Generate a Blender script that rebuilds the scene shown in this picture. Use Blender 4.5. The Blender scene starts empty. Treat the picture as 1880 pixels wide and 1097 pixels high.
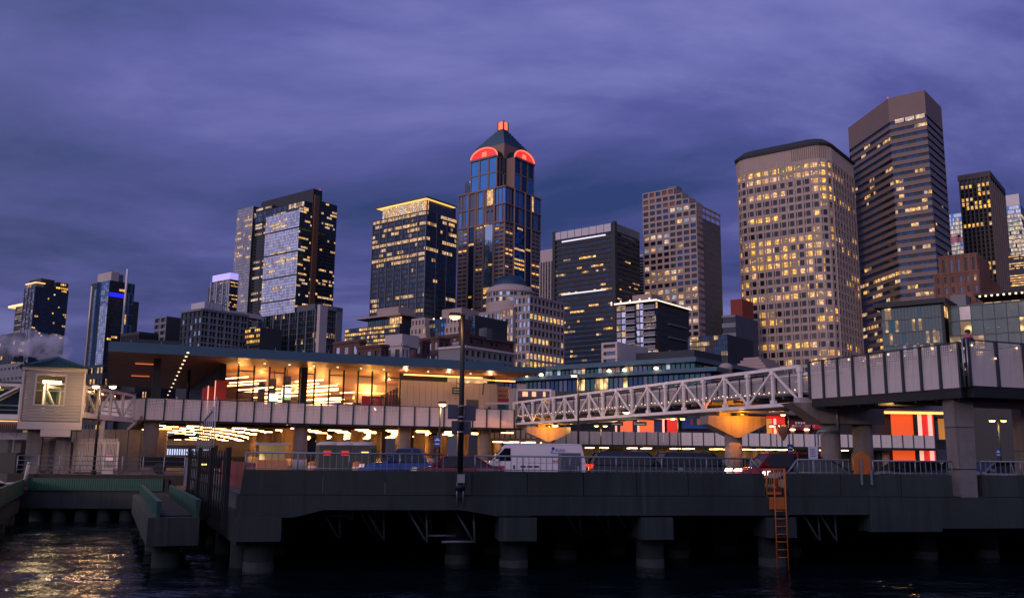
import bpy, math, random
from math import sin, cos, radians, pi

# ------------------------------------------------------------------ camera
FPX, HZ, ROLL, CZ = 1650.0, 833.0, radians(0.6), 4.7      # focal length in photo pixels, horizon row, roll, eye height
TH = math.atan((HZ - 548.5) / FPX)
scene = bpy.context.scene
COL = scene.collection
from mathutils import Matrix, Vector
cd = bpy.data.cameras.new('camera'); cam = bpy.data.objects.new('camera', cd); COL.objects.link(cam)
cd.sensor_width = 36.0; cd.lens = 36.0 * FPX / 1880.0
cd.clip_start = 0.1; cd.clip_end = 20000
cam.matrix_world = Matrix.Translation((0, 0, CZ)) @ Matrix.Rotation(pi/2 + TH, 4, 'X') @ Matrix.Rotation(ROLL, 4, 'Z')
scene.camera = cam
scene.render.resolution_x, scene.render.resolution_y = 1024, 597
scene.render.engine = 'CYCLES'
scene.cycles.use_denoising = True
scene.cycles.max_bounces = 6
scene.cycles.diffuse_bounces = 2
scene.cycles.glossy_bounces = 4
scene.cycles.transparent_max_bounces = 12
scene.cycles.sample_clamp_indirect = 4.0
scene.cycles.volume_bounces = 3
scene.view_settings.view_transform = 'Standard'
scene.view_settings.look = 'None'
scene.view_settings.exposure = 0.0
scene.view_settings.gamma = 1.0

# ------------------------------------------------------------------ sky and dusk light
SUN_AZ = Vector((-0.60, -0.80))            # the afterglow stands behind the viewer, a little to one side
world = bpy.data.worlds.new('World'); scene.world = world; world.use_nodes = True
wt = world.node_tree; wt.nodes.clear()
def WN(t, **k):
    n = wt.nodes.new(t)
    for a, b in k.items(): setattr(n, a, b)
    return n
def WM(op, a, b=None):
    n = WN('ShaderNodeMath', operation=op)
    for i, s in enumerate((a, b)):
        if s is None: continue
        if isinstance(s, (int, float)): n.inputs[i].default_value = s
        else: wt.links.new(s, n.inputs[i])
    return n.outputs[0]
def WMIX(f, a, b, mode='MIX'):
    n = WN('ShaderNodeMix', data_type='RGBA', blend_type=mode)
    for i, s in ((0, f), (6, a), (7, b)):
        if isinstance(s, (int, float)): n.inputs[i].default_value = s
        elif isinstance(s, tuple): n.inputs[i].default_value = s + (1,)
        else: wt.links.new(s, n.inputs[i])
    return n.outputs[2]
tc = WN('ShaderNodeTexCoord'); sp = WN('ShaderNodeSeparateXYZ'); wt.links.new(tc.outputs['Generated'], sp.inputs[0])
zc = WM('ADD', WM('MAXIMUM', sp.outputs[2], 0.0), 0.22)
cx = WM('DIVIDE', sp.outputs[0], zc); cy = WM('DIVIDE', sp.outputs[1], zc)
cb = WN('ShaderNodeCombineXYZ'); wt.links.new(cx, cb.inputs[0]); wt.links.new(cy, cb.inputs[1]); cb.inputs[2].default_value = 3.7
mp = WN('ShaderNodeMapping'); wt.links.new(cb.outputs[0], mp.inputs[0]); mp.inputs['Rotation'].default_value = (0, 0, radians(-24)); mp.inputs['Scale'].default_value = (0.55, 1.0, 1.0)
mp.inputs['Location'].default_value = (0.0, 0.35, 0.0)
nz = WN('ShaderNodeTexNoise'); nz.inputs['Scale'].default_value = 1.05; nz.inputs['Detail'].default_value = 7; nz.inputs['Roughness'].default_value = 0.56; nz.inputs['Distortion'].default_value = 0.35
wt.links.new(mp.outputs[0], nz.inputs['Vector'])
nz2 = WN('ShaderNodeTexNoise'); nz2.inputs['Scale'].default_value = 0.42; nz2.inputs['Detail'].default_value = 2
wt.links.new(mp.outputs[0], nz2.inputs['Vector'])
cl = WM('ADD', WM('MULTIPLY', nz.outputs[0], 0.72), WM('MULTIPLY', nz2.outputs[0], 0.45))
rp = WN('ShaderNodeValToRGB'); wt.links.new(cl, rp.inputs[0])
e = rp.color_ramp.elements
e[0].position = 0.50; e[0].color = (0.030, 0.056, 0.195, 1)
e[1].position = 0.685; e[1].color = (0.235, 0.240, 0.58, 1)
m_ = rp.color_ramp.elements.new(0.585); m_.color = (0.098, 0.107, 0.355, 1)
# the deck of cloud thickens towards the horizon
hz_ = WN('ShaderNodeMapRange'); wt.links.new(sp.outputs[2], hz_.inputs[0]); hz_.inputs[1].default_value = 0.0; hz_.inputs[2].default_value = 0.42; hz_.inputs[3].default_value = 0.52; hz_.inputs[4].default_value = 1.0
cloud = WMIX(1.0, rp.outputs[0], hz_.outputs[0], 'MULTIPLY')
# afterglow, brightest around the set sun
dt = WN('ShaderNodeVectorMath', operation='DOT_PRODUCT'); wt.links.new(tc.outputs['Generated'], dt.inputs[0]); dt.inputs[1].default_value = (SUN_AZ.x*0.95, SUN_AZ.y*0.95, 0.2)
ag = WM('POWER', WM('MAXIMUM', WM('ADD', WM('MULTIPLY', dt.outputs['Value'], 0.5), 0.5), 0.0), 3.0)
cloud = WMIX(WM('MULTIPLY', ag, 0.92), cloud, (0.86, 0.79, 1.22))
sky = WN('ShaderNodeTexSky', sky_type='NISHITA', sun_disc=False, sun_elevation=radians(2.0), sun_rotation=math.atan2(SUN_AZ.x, SUN_AZ.y))
bg1 = WN('ShaderNodeBackground'); wt.links.new(sky.outputs[0], bg1.inputs[0]); bg1.inputs[1].default_value = 0.05 * 0.06
bg2 = WN('ShaderNodeBackground'); wt.links.new(cloud, bg2.inputs[0]); bg2.inputs[1].default_value = 1.0
ad = WN('ShaderNodeAddShader'); wt.links.new(bg1.outputs[0], ad.inputs[0]); wt.links.new(bg2.outputs[0], ad.inputs[1])
wo = WN('ShaderNodeOutputWorld'); wt.links.new(ad.outputs[0], wo.inputs[0])

sl = bpy.data.lights.new('dusk_sun', 'SUN'); sl.energy = 0.76; sl.angle = radians(10); sl.color = (1.0, 0.66, 0.52)
so = bpy.data.objects.new('dusk_sun', sl); COL.objects.link(so)
sdir = Vector((-SUN_AZ.x, -SUN_AZ.y, -math.tan(radians(11))))
so.rotation_euler = sdir.to_track_quat('-Z', 'Y').to_euler(); so.location = (-40, -40, 60)

# ------------------------------------------------------------------ geometry of view: where a photo pixel lies in the place
_c, _s = cos(ROLL), sin(ROLL)
def ray(px, py):
    x = (px - 940) / FPX; y = -(py - 548.5) / FPX
    x, y = _c*x - _s*y, _s*x + _c*y
    return (x, cos(TH) - y*sin(TH), sin(TH) + y*cos(TH))
def atz(px, py, z):
    d = ray(px, py); t = (z - CZ)/d[2]; return (t*d[0], t*d[1], z)
def aty(px, py, Y):
    d = ray(px, py); t = Y/d[1]; return (t*d[0], Y, CZ + t*d[2])
def proj(X, Y, Z):
    z = Z - CZ; fw = Y*cos(TH) + z*sin(TH); up = -Y*sin(TH) + z*cos(TH)
    x, y = X/fw, up/fw; x, y = _c*x + _s*y, -_s*x + _c*y
    return 940 + FPX*x, 548.5 - FPX*y
def zat(py, X, Y):
    lo, hi = -50.0, 400.0
    for _ in range(40):
        m = (lo+hi)/2
        if proj(X, Y, m)[1] > py: lo = m
        else: hi = m
    return lo
class Frame:
    """an upright local frame: u along ang, v away from the viewer, z up"""
    def __init__(s, O, ang):
        s.O = (O[0], O[1]); s.a = radians(ang); s.c, s.s = cos(s.a), sin(s.a)
    def w(s, u, v=0, z=0): return (s.O[0] + u*s.c - v*s.s, s.O[1] + u*s.s + v*s.c, z)
    def at(s, px, py, v=0):                      # (u, z) where a pixel meets the plane v
        d = ray(px, py); n = (-s.s, s.c); P = s.w(0, v)
        t = (P[0]*n[0] + P[1]*n[1]) / (d[0]*n[0] + d[1]*n[1])
        X, Y, Z = t*d[0], t*d[1], CZ + t*d[2]
        return ((X-s.O[0])*s.c + (Y-s.O[1])*s.s, Z)
    def root(s, name, label, cat, group=None, z=0):
        o = empty(name, (s.O[0], s.O[1], z), s.a); tag(o, label, cat, group); return o

# ------------------------------------------------------------------ objects
def tag(o, label=None, cat=None, group=None, kind=None):
    if label: o['label'] = label
    if cat: o['category'] = cat
    if group: o['group'] = group
    if kind: o['kind'] = kind
    return o
def empty(name, loc=(0, 0, 0), rz=0.0):
    o = bpy.data.objects.new(name, None); COL.objects.link(o); o.location = loc; o.rotation_euler = (0, 0, rz); o.empty_display_size = 0.2
    return o
def link(name, me, parent=None, loc=None, rot=None):
    o = bpy.data.objects.new(name, me); COL.objects.link(o)
    if parent is not None: o.parent = parent
    if loc is not None: o.location = loc
    if rot is not None: o.rotation_euler = rot
    return o
def copy_tree(o, parent=None):
    c = o.copy(); COL.objects.link(c)
    if parent is not None: c.parent = parent
    for ch in list(o.children): copy_tree(ch, c)
    return c
class MB:
    def __init__(s): s.v = []; s.f = []; s.m = []; s.sm = []; s.pc = []
    def mark(s): s.pc.append((len(s.v), len(s.f)))
    def pieces(s):
        out = []
        for (v0, f0), (v1, f1) in zip(s.pc, s.pc[1:] + [(len(s.v), len(s.f))]):
            m = MB(); m.v = s.v[v0:v1]; m.f = [tuple(i-v0 for i in f) for f in s.f[f0:f1]]; m.m = s.m[f0:f1]; m.sm = s.sm[f0:f1]; out.append(m)
        return out
    def face(s, pts, mi=0, smooth=False):
        n = len(s.v); s.v.extend(pts); s.f.append(tuple(range(n, n+len(pts)))); s.m.append(mi); s.sm.append(smooth)
    def hexa(s, p, mi=0):
        # p: 4 bottom (ccw from above) + 4 top
        s.mark(); n = len(s.v); s.v.extend(p)
        for q in ((3, 2, 1, 0), (4, 5, 6, 7), (0, 1, 5, 4), (1, 2, 6, 5), (2, 3, 7, 6), (3, 0, 4, 7)):
            s.f.append(tuple(n+i for i in q)); s.m.append(mi); s.sm.append(False)
        return s
    def box(s, x0, x1, y0, y1, z0, z1, mi=0):
        return s.hexa([(x0,y0,z0),(x1,y0,z0),(x1,y1,z0),(x0,y1,z0),(x0,y0,z1),(x1,y0,z1),(x1,y1,z1),(x0,y1,z1)], mi)
    def bar(s, p, q, w, h=None, mi=0, up=(0, 0, 1)):
        h = w if h is None else h
        p, q = Vector(p), Vector(q); d = (q-p).normalized(); up = Vector(up)
        if abs(d.dot(up)) > 0.97: up = Vector((0, 1, 0)) if abs(d.y) < 0.9 else Vector((1, 0, 0))
        r = d.cross(up).normalized(); t = r.cross(d).normalized(); r *= w/2; t *= h/2
        a = [p-r-t, p+r-t, q+r-t, q-r-t, p-r+t, p+r+t, q+r+t, q-r+t]
        return s.hexa([tuple(x) for x in a], mi)
    def tube(s, p, q, r0, r1=None, n=10, mi=0, cap=True):
        r1 = r0 if r1 is None else r1
        p, q = Vector(p), Vector(q); d = (q-p).normalized()
        a = d.orthogonal().normalized(); b = d.cross(a)
        s.mark(); k = len(s.v)
        for c, r in ((p, r0), (q, r1)):
            for i in range(n):
                t = 2*pi*i/n; s.v.append(tuple(c + (a*cos(t) + b*sin(t))*r))
        for i in range(n):
            j = (i+1) % n; s.f.append((k+i, k+j, k+n+j, k+n+i)); s.m.append(mi); s.sm.append(True)
        if cap:
            s.f.append(tuple(k+i for i in range(n))[::-1]); s.m.append(mi); s.sm.append(False)
            s.f.append(tuple(k+n+i for i in range(n))); s.m.append(mi); s.sm.append(False)
        return s
    def path(s, pts, r, n=8, mi=0):
        for a, b in zip(pts, pts[1:]): s.tube(a, b, r, r, n, mi)
        return s
    def prism(s, pts, z0, z1, mi=0, top=None):
        s.mark(); n = len(pts); k = len(s.v)
        s.v.extend((x, y, z0) for x, y in pts); s.v.extend((x, y, z1) for x, y in pts)
        for i in range(n):
            j = (i+1) % n; s.f.append((k+i, k+j, k+n+j, k+n+i)); s.m.append(mi); s.sm.append(False)
        s.f.append(tuple(k+i for i in range(n))[::-1]); s.m.append(mi); s.sm.append(False)
        s.f.append(tuple(k+n+i for i in range(n))); s.m.append(mi if top is None else top); s.sm.append(False)
        return s
    def lathe(s, prof, c=(0, 0), n=16, mi=0, smooth=True):
        s.mark(); k = len(s.v)
        for r, z in prof:
            for i in range(n):
                t = 2*pi*i/n; s.v.append((c[0]+r*cos(t), c[1]+r*sin(t), z))
        for a in range(len(prof)-1):
            for i in range(n):
                j = (i+1) % n; s.f.append((k+a*n+i, k+a*n+j, k+(a+1)*n+j, k+(a+1)*n+i)); s.m.append(mi); s.sm.append(smooth)
        return s
    def mesh(s, name, mats, off=None):
        me = bpy.data.meshes.new(name)
        v = s.v if off is None else [(a-off[0], b-off[1], c-off[2]) for a, b, c in s.v]
        me.from_pydata([tuple(x) for x in v], [], s.f)
        for m in (mats if isinstance(mats, (list, tuple)) else [mats]): me.materials.append(M(m))
        if any(s.m): me.polygons.foreach_set('material_index', s.m)
        if any(s.sm): me.polygons.foreach_set('use_smooth', s.sm)
        me.update(); return me
    def build(s, name, mats, parent=None, off=None, loc=None, rot=None):
        return link(name, s.mesh(name, mats, off), parent, loc, rot)
def rect_pts(cx, cy, w, d): return [(cx-w/2, cy-d/2), (cx+w/2, cy-d/2), (cx+w/2, cy+d/2), (cx-w/2, cy+d/2)]
def circ_pts(cx, cy, r, n=12): return [(cx+r*cos(2*pi*i/n), cy+r*sin(2*pi*i/n)) for i in range(n)]

# ------------------------------------------------------------------ materials
MATS = {}
def M(name): return MATS[name]
class NT:
    def __init__(s, name):
        s.mat = bpy.data.materials.new(name); s.mat.use_nodes = True; s.t = s.mat.node_tree
        s.b = s.t.nodes['Principled BSDF']; s.o = s.t.nodes['Material Output']; MATS[name] = s.mat
    def n(s, ty, **k):
        x = s.t.nodes.new(ty)
        for a, b in k.items(): setattr(x, a, b)
        return x
    def l(s, a, b): s.t.links.new(a, b)
    def math(s, op, *a):
        x = s.n('ShaderNodeMath', operation=op)
        for i, q in enumerate(a):
            if isinstance(q, (int, float)): x.inputs[i].default_value = q
            else: s.l(q, x.inputs[i])
        return x.outputs[0]
    def mix(s, f, a, b, mode='MIX'):
        x = s.n('ShaderNodeMix', data_type='RGBA', blend_type=mode)
        for i, q in ((0, f), (6, a), (7, b)):
            if isinstance(q, (int, float)): x.inputs[i].default_value = q
            elif isinstance(q, tuple): x.inputs[i].default_value = q[:3] + (1,)
            else: s.l(q, x.inputs[i])
        return x.outputs[2]
    def coord(s, scale=(1, 1, 1), which='Object', loc=(0, 0, 0)):
        if which == 'Position':
            c = s.n('ShaderNodeNewGeometry').outputs['Position']
        else: c = s.n('ShaderNodeTexCoord').outputs[which]
        m = s.n('ShaderNodeMapping'); s.l(c, m.inputs[0]); m.inputs['Scale'].default_value = scale; m.inputs['Location'].default_value = loc
        return m.outputs[0]
    def noise(s, co, scale, detail=4, rough=0.55, dist=0.0):
        x = s.n('ShaderNodeTexNoise'); s.l(co, x.inputs['Vector']); x.inputs['Scale'].default_value = scale; x.inputs['Detail'].default_value = detail; x.inputs['Roughness'].default_value = rough; x.inputs['Distortion'].default_value = dist
        return x.outputs[0]
    def ramp(s, f, *els):
        x = s.n('ShaderNodeValToRGB'); s.l(f, x.inputs[0]); r = x.color_ramp
        r.elements[0].position, r.elements[0].color = els[0][0], tuple(els[0][1]) + (1,)
        r.elements[1].position, r.elements[1].color = els[-1][0], tuple(els[-1][1]) + (1,)
        for p, c in els[1:-1]: r.elements.new(p).color = tuple(c) + (1,)
        return x.outputs[0]
    def bump(s, h, strength=0.3, dist=0.05):
        x = s.n('ShaderNodeBump'); s.l(h, x.inputs['Height']); x.inputs['Strength'].default_value = strength; x.inputs['Distance'].default_value = dist
        s.l(x.outputs[0], s.b.inputs['Normal'])
    def set(s, **k):
        for a, v in k.items():
            i = s.b.inputs[a.replace('_', ' ')]
            if hasattr(v, 'links'): s.l(v, i)
            else: i.default_value = v if not isinstance(v, tuple) else v[:3] + (1,)
        return s
def sc(c, k): return tuple(min(1, x*k) for x in c)
def paint(name, c, rough=0.5, metal=0.0, var=0.18, scale=0.8, bump=0.0, spec=0.5):
    n = NT(name); co = n.coord(); f = n.noise(co, scale, 5, 0.6)
    n.set(Base_Color=n.mix(f, sc(c, 1-var*1.4), sc(c, 1+var*1.4)), Roughness=rough, Metallic=metal)
    n.b.inputs['Specular IOR Level'].default_value = spec
    if bump: n.bump(n.noise(co, scale*14, 3), bump, 0.02)
    return n
def concrete(name, c, scale=0.35, streak=0.5, bump=0.25, tide=False):
    n = NT(name); co = n.coord(which='Position')
    a = n.noise(co, scale, 6, 0.62); st = n.noise(n.coord((2.2, 2.2, 0.16), 'Position'), 1.0, 4, 0.6)
    f = n.noise(co, 9, 3)
    col = n.ramp(a, (0.3, sc(c, 0.62)), (0.5, c), (0.72, sc(c, 1.4)))
    col = n.mix(n.math('MULTIPLY', n.ramp(st, (0.48, (0, 0, 0)), (0.68, (1, 1, 1))), streak), col, sc(c, 0.42))
    oi = n.n('ShaderNodeObjectInfo').outputs['Random']; col = n.mix(1.0, col, n.mix(oi, (0.82, 0.82, 0.82), (1, 1, 1)), 'MULTIPLY')
    col = n.mix(0.25, col, n.mix(f, sc(c, .6), sc(c, 1.4)))
    ru = n.noise(n.coord((1.1, 1.1, 0.10), 'Position', (7, 3, 0)), 1.0, 5, 0.65)
    col = n.mix(n.math('MULTIPLY', n.ramp(ru, (0.60, (0, 0, 0)), (0.72, (1, 1, 1))), 0.45*min(1, streak*1.4)), col, (c[0]*1.3, c[1]*0.72, c[2]*0.5))
    dr = n.noise(n.coord((3.2, 3.2, 0.07), 'Position', (1, 9, 0)), 1.0, 3, 0.5)
    col = n.mix(n.math('MULTIPLY', n.ramp(dr, (0.64, (0, 0, 0)), (0.74, (1, 1, 1))), 0.5*min(1, streak*1.4)), col, sc(c, 1.9))
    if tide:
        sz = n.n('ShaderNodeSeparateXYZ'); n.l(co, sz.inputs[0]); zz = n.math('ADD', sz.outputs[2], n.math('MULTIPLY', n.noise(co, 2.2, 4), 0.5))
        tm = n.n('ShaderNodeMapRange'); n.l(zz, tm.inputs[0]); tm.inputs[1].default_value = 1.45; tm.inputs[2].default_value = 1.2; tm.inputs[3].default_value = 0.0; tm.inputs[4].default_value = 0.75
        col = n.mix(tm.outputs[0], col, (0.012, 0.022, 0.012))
    n.set(Base_Color=col, Roughness=0.85); n.bump(n.math('ADD', n.math('MULTIPLY', f, .4), a), bump, 0.03)
    return n
def glass(name, c, rough=0.06, metal=0.0, spec=0.5, wave=0.02, scale=0.25):
    n = NT(name); co = n.coord(which='Position')
    v = n.noise(co, 0.06, 2)
    n.set(Base_Color=n.mix(v, sc(c, 0.75), sc(c, 1.25)), Roughness=rough, Metallic=metal)
    n.b.inputs['Specular IOR Level'].default_value = spec
    if wave: n.bump(n.noise(co, scale, 2), 1.0, wave)
    return n
def lit(name, c, s, base=0.30, vs=0.75, glow=1.0, dots=True):
    """a lit room seen through its window: dim walls with brighter ceiling lamps"""
    n = NT(name); co = n.coord(which='Position')
    nn = n.noise(co, 0.35, 3, 0.6)
    if dots:
        vo = n.n('ShaderNodeTexVoronoi'); n.l(n.coord((1, 1, 1.3), 'Position'), vo.inputs['Vector']); vo.inputs['Scale'].default_value = vs
        d = n.ramp(vo.outputs['Distance'], (0.12, (1, 1, 1)), (0.52, (0, 0, 0)))
        k = n.math('ADD', n.math('MULTIPLY', d, glow), base)
    else: k = n.math('ADD', base, n.math('MULTIPLY', n.noise(co, 1.4, 2), glow))
    k = n.math('MULTIPLY', k, n.math('ADD', n.math('MULTIPLY', nn, 1.5), 0.22))
    k = n.math('MULTIPLY', k, s)
    n.set(Base_Color=(0.02, 0.02, 0.025), Roughness=0.15, Emission_Color=c, Emission_Strength=k)
    return n
def emit(name, c, s, base=(0.8, 0.8, 0.8)):
    n = NT(name); n.set(Base_Color=base, Emission_Color=c, Emission_Strength=s, Roughness=0.5); return n

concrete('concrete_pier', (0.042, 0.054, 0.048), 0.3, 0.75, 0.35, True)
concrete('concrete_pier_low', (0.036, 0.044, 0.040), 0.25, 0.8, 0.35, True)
concrete('concrete_column', (0.22, 0.20, 0.185), 0.5, 0.6)
concrete('concrete_deck', (0.10, 0.098, 0.095), 0.2, 0.0)
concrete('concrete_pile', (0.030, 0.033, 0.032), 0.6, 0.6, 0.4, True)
concrete('barnacle', (0.075, 0.075, 0.068), 2.5, 0.3, 0.9)
concrete('concrete_warm', (0.27, 0.205, 0.16), 0.4, 0.25)
paint('asphalt', (0.035, 0.035, 0.037), 0.8, bump=0.2)
paint('ground_city', (0.03, 0.03, 0.033), 0.9)
paint('steel_white', (0.78, 0.72, 0.69), 0.5, var=0.2, scale=1.4, bump=0.15)
paint('steel_grey', (0.10, 0.12, 0.14), 0.5, 0.3, var=0.2, scale=2)
paint('steel_galv', (0.28, 0.31, 0.34), 0.45, 0.5, var=0.2, scale=3)
paint('steel_dark', (0.015, 0.017, 0.02), 0.5, 0.2)
paint('steel_black', (0.008, 0.008, 0.009), 0.55)
paint('post_blue', (0.02, 0.032, 0.045), 0.5)
paint('roof_metal', (0.045, 0.10, 0.15), 0.42, 0.35, var=0.14, scale=0.25)
paint('roof_green', (0.008, 0.06, 0.055), 0.5, 0.1, var=0.15, scale=0.6)
paint('siding_grey', (0.25, 0.235, 0.22), 0.7, var=0.08)
paint('trim_pale', (0.42, 0.38, 0.37), 0.6, var=0.1)
paint('panel_warm', (0.46, 0.40, 0.36), 0.65, var=0.07, scale=0.5)
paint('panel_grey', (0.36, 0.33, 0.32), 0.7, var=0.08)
paint('fender_green', (0.012, 0.075, 0.05), 0.6, var=0.4, scale=1.3, bump=0.3)
paint('timber_dark', (0.03, 0.022, 0.018), 0.85, var=0.4, scale=2.0, bump=0.4)
paint('timber_brown', (0.16, 0.07, 0.035), 0.8, var=0.4, scale=2.0)
paint('orange_paint', (0.62, 0.16, 0.025), 0.5, var=0.15, scale=3)
paint('red_panel', (0.60, 0.055, 0.028), 0.5, var=0.08)
paint('red_dull', (0.25, 0.05, 0.04), 0.6)
paint('white_paint', (0.72, 0.70, 0.70), 0.45, var=0.05)
paint('sign_blue', (0.01, 0.07, 0.30), 0.4, var=0.05)
paint('sign_green', (0.004, 0.055, 0.032), 0.4, var=0.05)
paint('sign_back', (0.12, 0.12, 0.16), 0.4, 0.5, var=0.15)
paint('sign_white', (0.72, 0.68, 0.74), 0.5, var=0.03)
paint('sign_orange', (0.62, 0.24, 0.09), 0.5, var=0.05)
paint('sign_red', (0.62, 0.02, 0.03), 0.5, var=0.05)
paint('ink_dark', (0.02, 0.02, 0.03), 0.6, var=0)
paint('ink_white', (0.75, 0.75, 0.75), 0.5, var=0)
paint('ink_blue', (0.01, 0.03, 0.35), 0.5, var=0)
paint('ink_red', (0.5, 0.03, 0.05), 0.5, var=0)
paint('booth_green', (0.06, 0.075, 0.065), 0.6)
paint('rubber', (0.012, 0.012, 0.013), 0.8, var=0.1)
paint('rim', (0.35, 0.35, 0.37), 0.35, 0.8, var=0.05)
paint('car_white', (0.68, 0.64, 0.66), 0.28, var=0.03, spec=0.6)
paint('car_red', (0.28, 0.008, 0.014), 0.25, 0.2, var=0.05, spec=0.7)
paint('car_maroon', (0.13, 0.006, 0.014), 0.25, 0.2, var=0.05, spec=0.7)
paint('car_blue', (0.012, 0.05, 0.24), 0.25, 0.3, var=0.05, spec=0.7)
paint('car_navy', (0.012, 0.02, 0.045), 0.22, 0.3, var=0.05, spec=0.8)
paint('car_black', (0.008, 0.009, 0.011), 0.2, 0.2, var=0.05, spec=0.8)
paint('car_silver', (0.36, 0.37, 0.39), 0.25, 0.7, var=0.04)
glass('car_glass', (0.006, 0.010, 0.014), 0.05, 0.0, 0.35, 0)
emit('head_light', (1.0, 0.93, 0.8), 3); emit('tail_light', (1.0, 0.04, 0.02), 1.6, (0.3, 0.01, 0.01)); emit('amber_light', (1.0, 0.55, 0.12), 4)
# facades
paint('stone_cream', (0.40, 0.31, 0.265), 0.75, var=0.10, scale=0.12)
paint('stone_brown', (0.20, 0.145, 0.125), 0.7, var=0.10, scale=0.1)
paint('stone_third', (0.22, 0.145, 0.115), 0.65, var=0.10, scale=0.1)
paint('stone_tan', (0.33, 0.25, 0.225), 0.7, var=0.10, scale=0.1)
paint('stone_pale', (0.42, 0.36, 0.355), 0.75, var=0.08, scale=0.15)
paint('stone_dome', (0.36, 0.29, 0.27), 0.75, var=0.10, scale=0.15)
paint('slate_dark', (0.026, 0.030, 0.038), 0.7, 0.0, var=0.2, scale=0.1)
paint('slate_mid', (0.075, 0.082, 0.095), 0.6, var=0.15, scale=0.1)
paint('slate_grey', (0.16, 0.165, 0.185), 0.65, var=0.10, scale=0.2)
paint('metal_light', (0.50, 0.48, 0.50), 0.5, 0.2, var=0.08, scale=0.3)
paint('mullion', (0.15, 0.15, 0.17), 0.45, 0.5, var=0.08)
paint('mullion_dark', (0.022, 0.026, 0.031), 0.65, 0.0, var=0.1)
paint('fin_brown', (0.15, 0.075, 0.045), 0.5, 0.3, var=0.1, scale=0.1)
paint('fin_black', (0.040, 0.034, 0.033), 0.6, var=0.15, scale=0.1)
paint('copper_blue', (0.012, 0.055, 0.105), 0.45, 0.3, var=0.2, scale=0.2)
paint('roof_dark', (0.025, 0.03, 0.035), 0.7)
paint('roof_grey', (0.10, 0.11, 0.12), 0.7)
concrete('brick_old', (0.21, 0.10, 0.07), 0.12, 0.4, 0.1)
concrete('brick_dark', (0.095, 0.045, 0.042), 0.15, 0.2, 0.1)
paint('brick_red', (0.22, 0.035, 0.025), 0.8)
glass('glass_dark', (0.010, 0.014, 0.020), 0.08, 0.0, 0.5)
glass('glass_mid', (0.10, 0.12, 0.16), 0.07, 0.85, 0.5, 0.03)
glass('glass_mirror', (0.80, 0.80, 0.86), 0.07, 0.95, 0.5, 0.045, 0.18)
glass('glass_lilac', (0.55, 0.54, 0.60), 0.09, 0.9, 0.5, 0.05, 0.2)
glass('glass_blue', (0.07, 0.24, 0.52), 0.08, 0.8, 0.5, 0.04, 0.2)
glass('glass_deep', (0.022, 0.06, 0.13), 0.08, 0.6, 0.5, 0.03)
glass('glass_sky', (0.42, 0.58, 0.70), 0.10, 0.9, 0.5, 0.06, 0.22)
glass('glass_teal', (0.045, 0.11, 0.115), 0.08, 0.75, 0.5, 0.05)
glass('glass_hotel', (0.085, 0.115, 0.108), 0.14, 0.4, 0.5, 0.05)
glass('glass_pale', (0.34, 0.33, 0.35), 0.3, 0.3, 0.5, 0.06)
lit('lit_gold', (1.0, 0.50, 0.09), 2.0, 0.34, 0.62, 0.9)
lit('lit_warm', (1.0, 0.56, 0.24), 1.4, 0.42, 0.7, 0.8)
lit('lit_pale', (1.0, 0.74, 0.54), 1.1, 0.45, 0.6, 0.7)
lit('lit_dim', (1.0, 0.62, 0.30), 0.75, 0.25, 0.6, 0.9)
lit('lit_cool', (0.75, 0.85, 1.0), 0.7, 0.35, 0.6, 0.6)
lit('lit_room', (1.0, 0.60, 0.24), 1.3, 0.15, 0.5, 1.5)
emit('led_red', (1.0, 0.02, 0.03), 1.3, (0.3, 0.02, 0.02))
emit('led_coral', (1.0, 0.16, 0.07), 1.6, (0.4, 0.05, 0.02))
emit('led_blue', (0.01, 0.01, 1.0), 1.8, (0.02, 0.02, 0.3))
emit('led_violet', (0.45, 0.36, 1.0), 0.85, (0.4, 0.4, 0.5))
emit('led_warm_line', (1.0, 0.78, 0.55), 1.6)
emit('led_white_line', (0.85, 0.85, 1.0), 0.7)
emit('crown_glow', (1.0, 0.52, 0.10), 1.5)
emit('lamp_sodium', (1.0, 0.44, 0.11), 4.0)
emit('lamp_warm', (1.0, 0.62, 0.24), 30)
emit('lamp_white', (1.0, 0.50, 0.16), 13)
emit('lamp_hall', (1.0, 0.52, 0.18), 9)
emit('lamp_orange', (1.0, 0.33, 0.06), 3)
emit('lamp_coral', (1.0, 0.34, 0.18), 1.1)
emit('tiny_lamp', (1.0, 0.68, 0.38), 2.2)
emit('screen_white', (0.92, 0.95, 1.0), 1.7)
emit('screen_green', (0.30, 0.75, 0.18), 0.8)
emit('led_text', (1.0, 0.25, 0.05), 1.6)
emit('glow_strip_blue', (0.45, 0.6, 1.0), 0.9)
glass('puddle', (0.02, 0.02, 0.02), 0.02, 0.0, 1.0, 0)
emit('kiosk_coral', (1.0, 0.16, 0.05), 0.75, (0.55, 0.12, 0.05)); emit('kiosk_red', (1.0, 0.03, 0.02), 0.55, (0.5, 0.03, 0.03)); emit('kiosk_orange', (1.0, 0.10, 0.015), 0.65, (0.55, 0.1, 0.03)); emit('kiosk_amber', (1.0, 0.36, 0.05), 0.42, (0.5, 0.25, 0.08))
paint('red_maroon', (0.12, 0.008, 0.03), 0.5); paint('scarf_pink', (0.62, 0.10, 0.22), 0.8); paint('skin_tone', (0.36, 0.19, 0.13), 0.6)
emit('lamp_slot', (1.0, 0.20, 0.03), 0.8)
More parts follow.
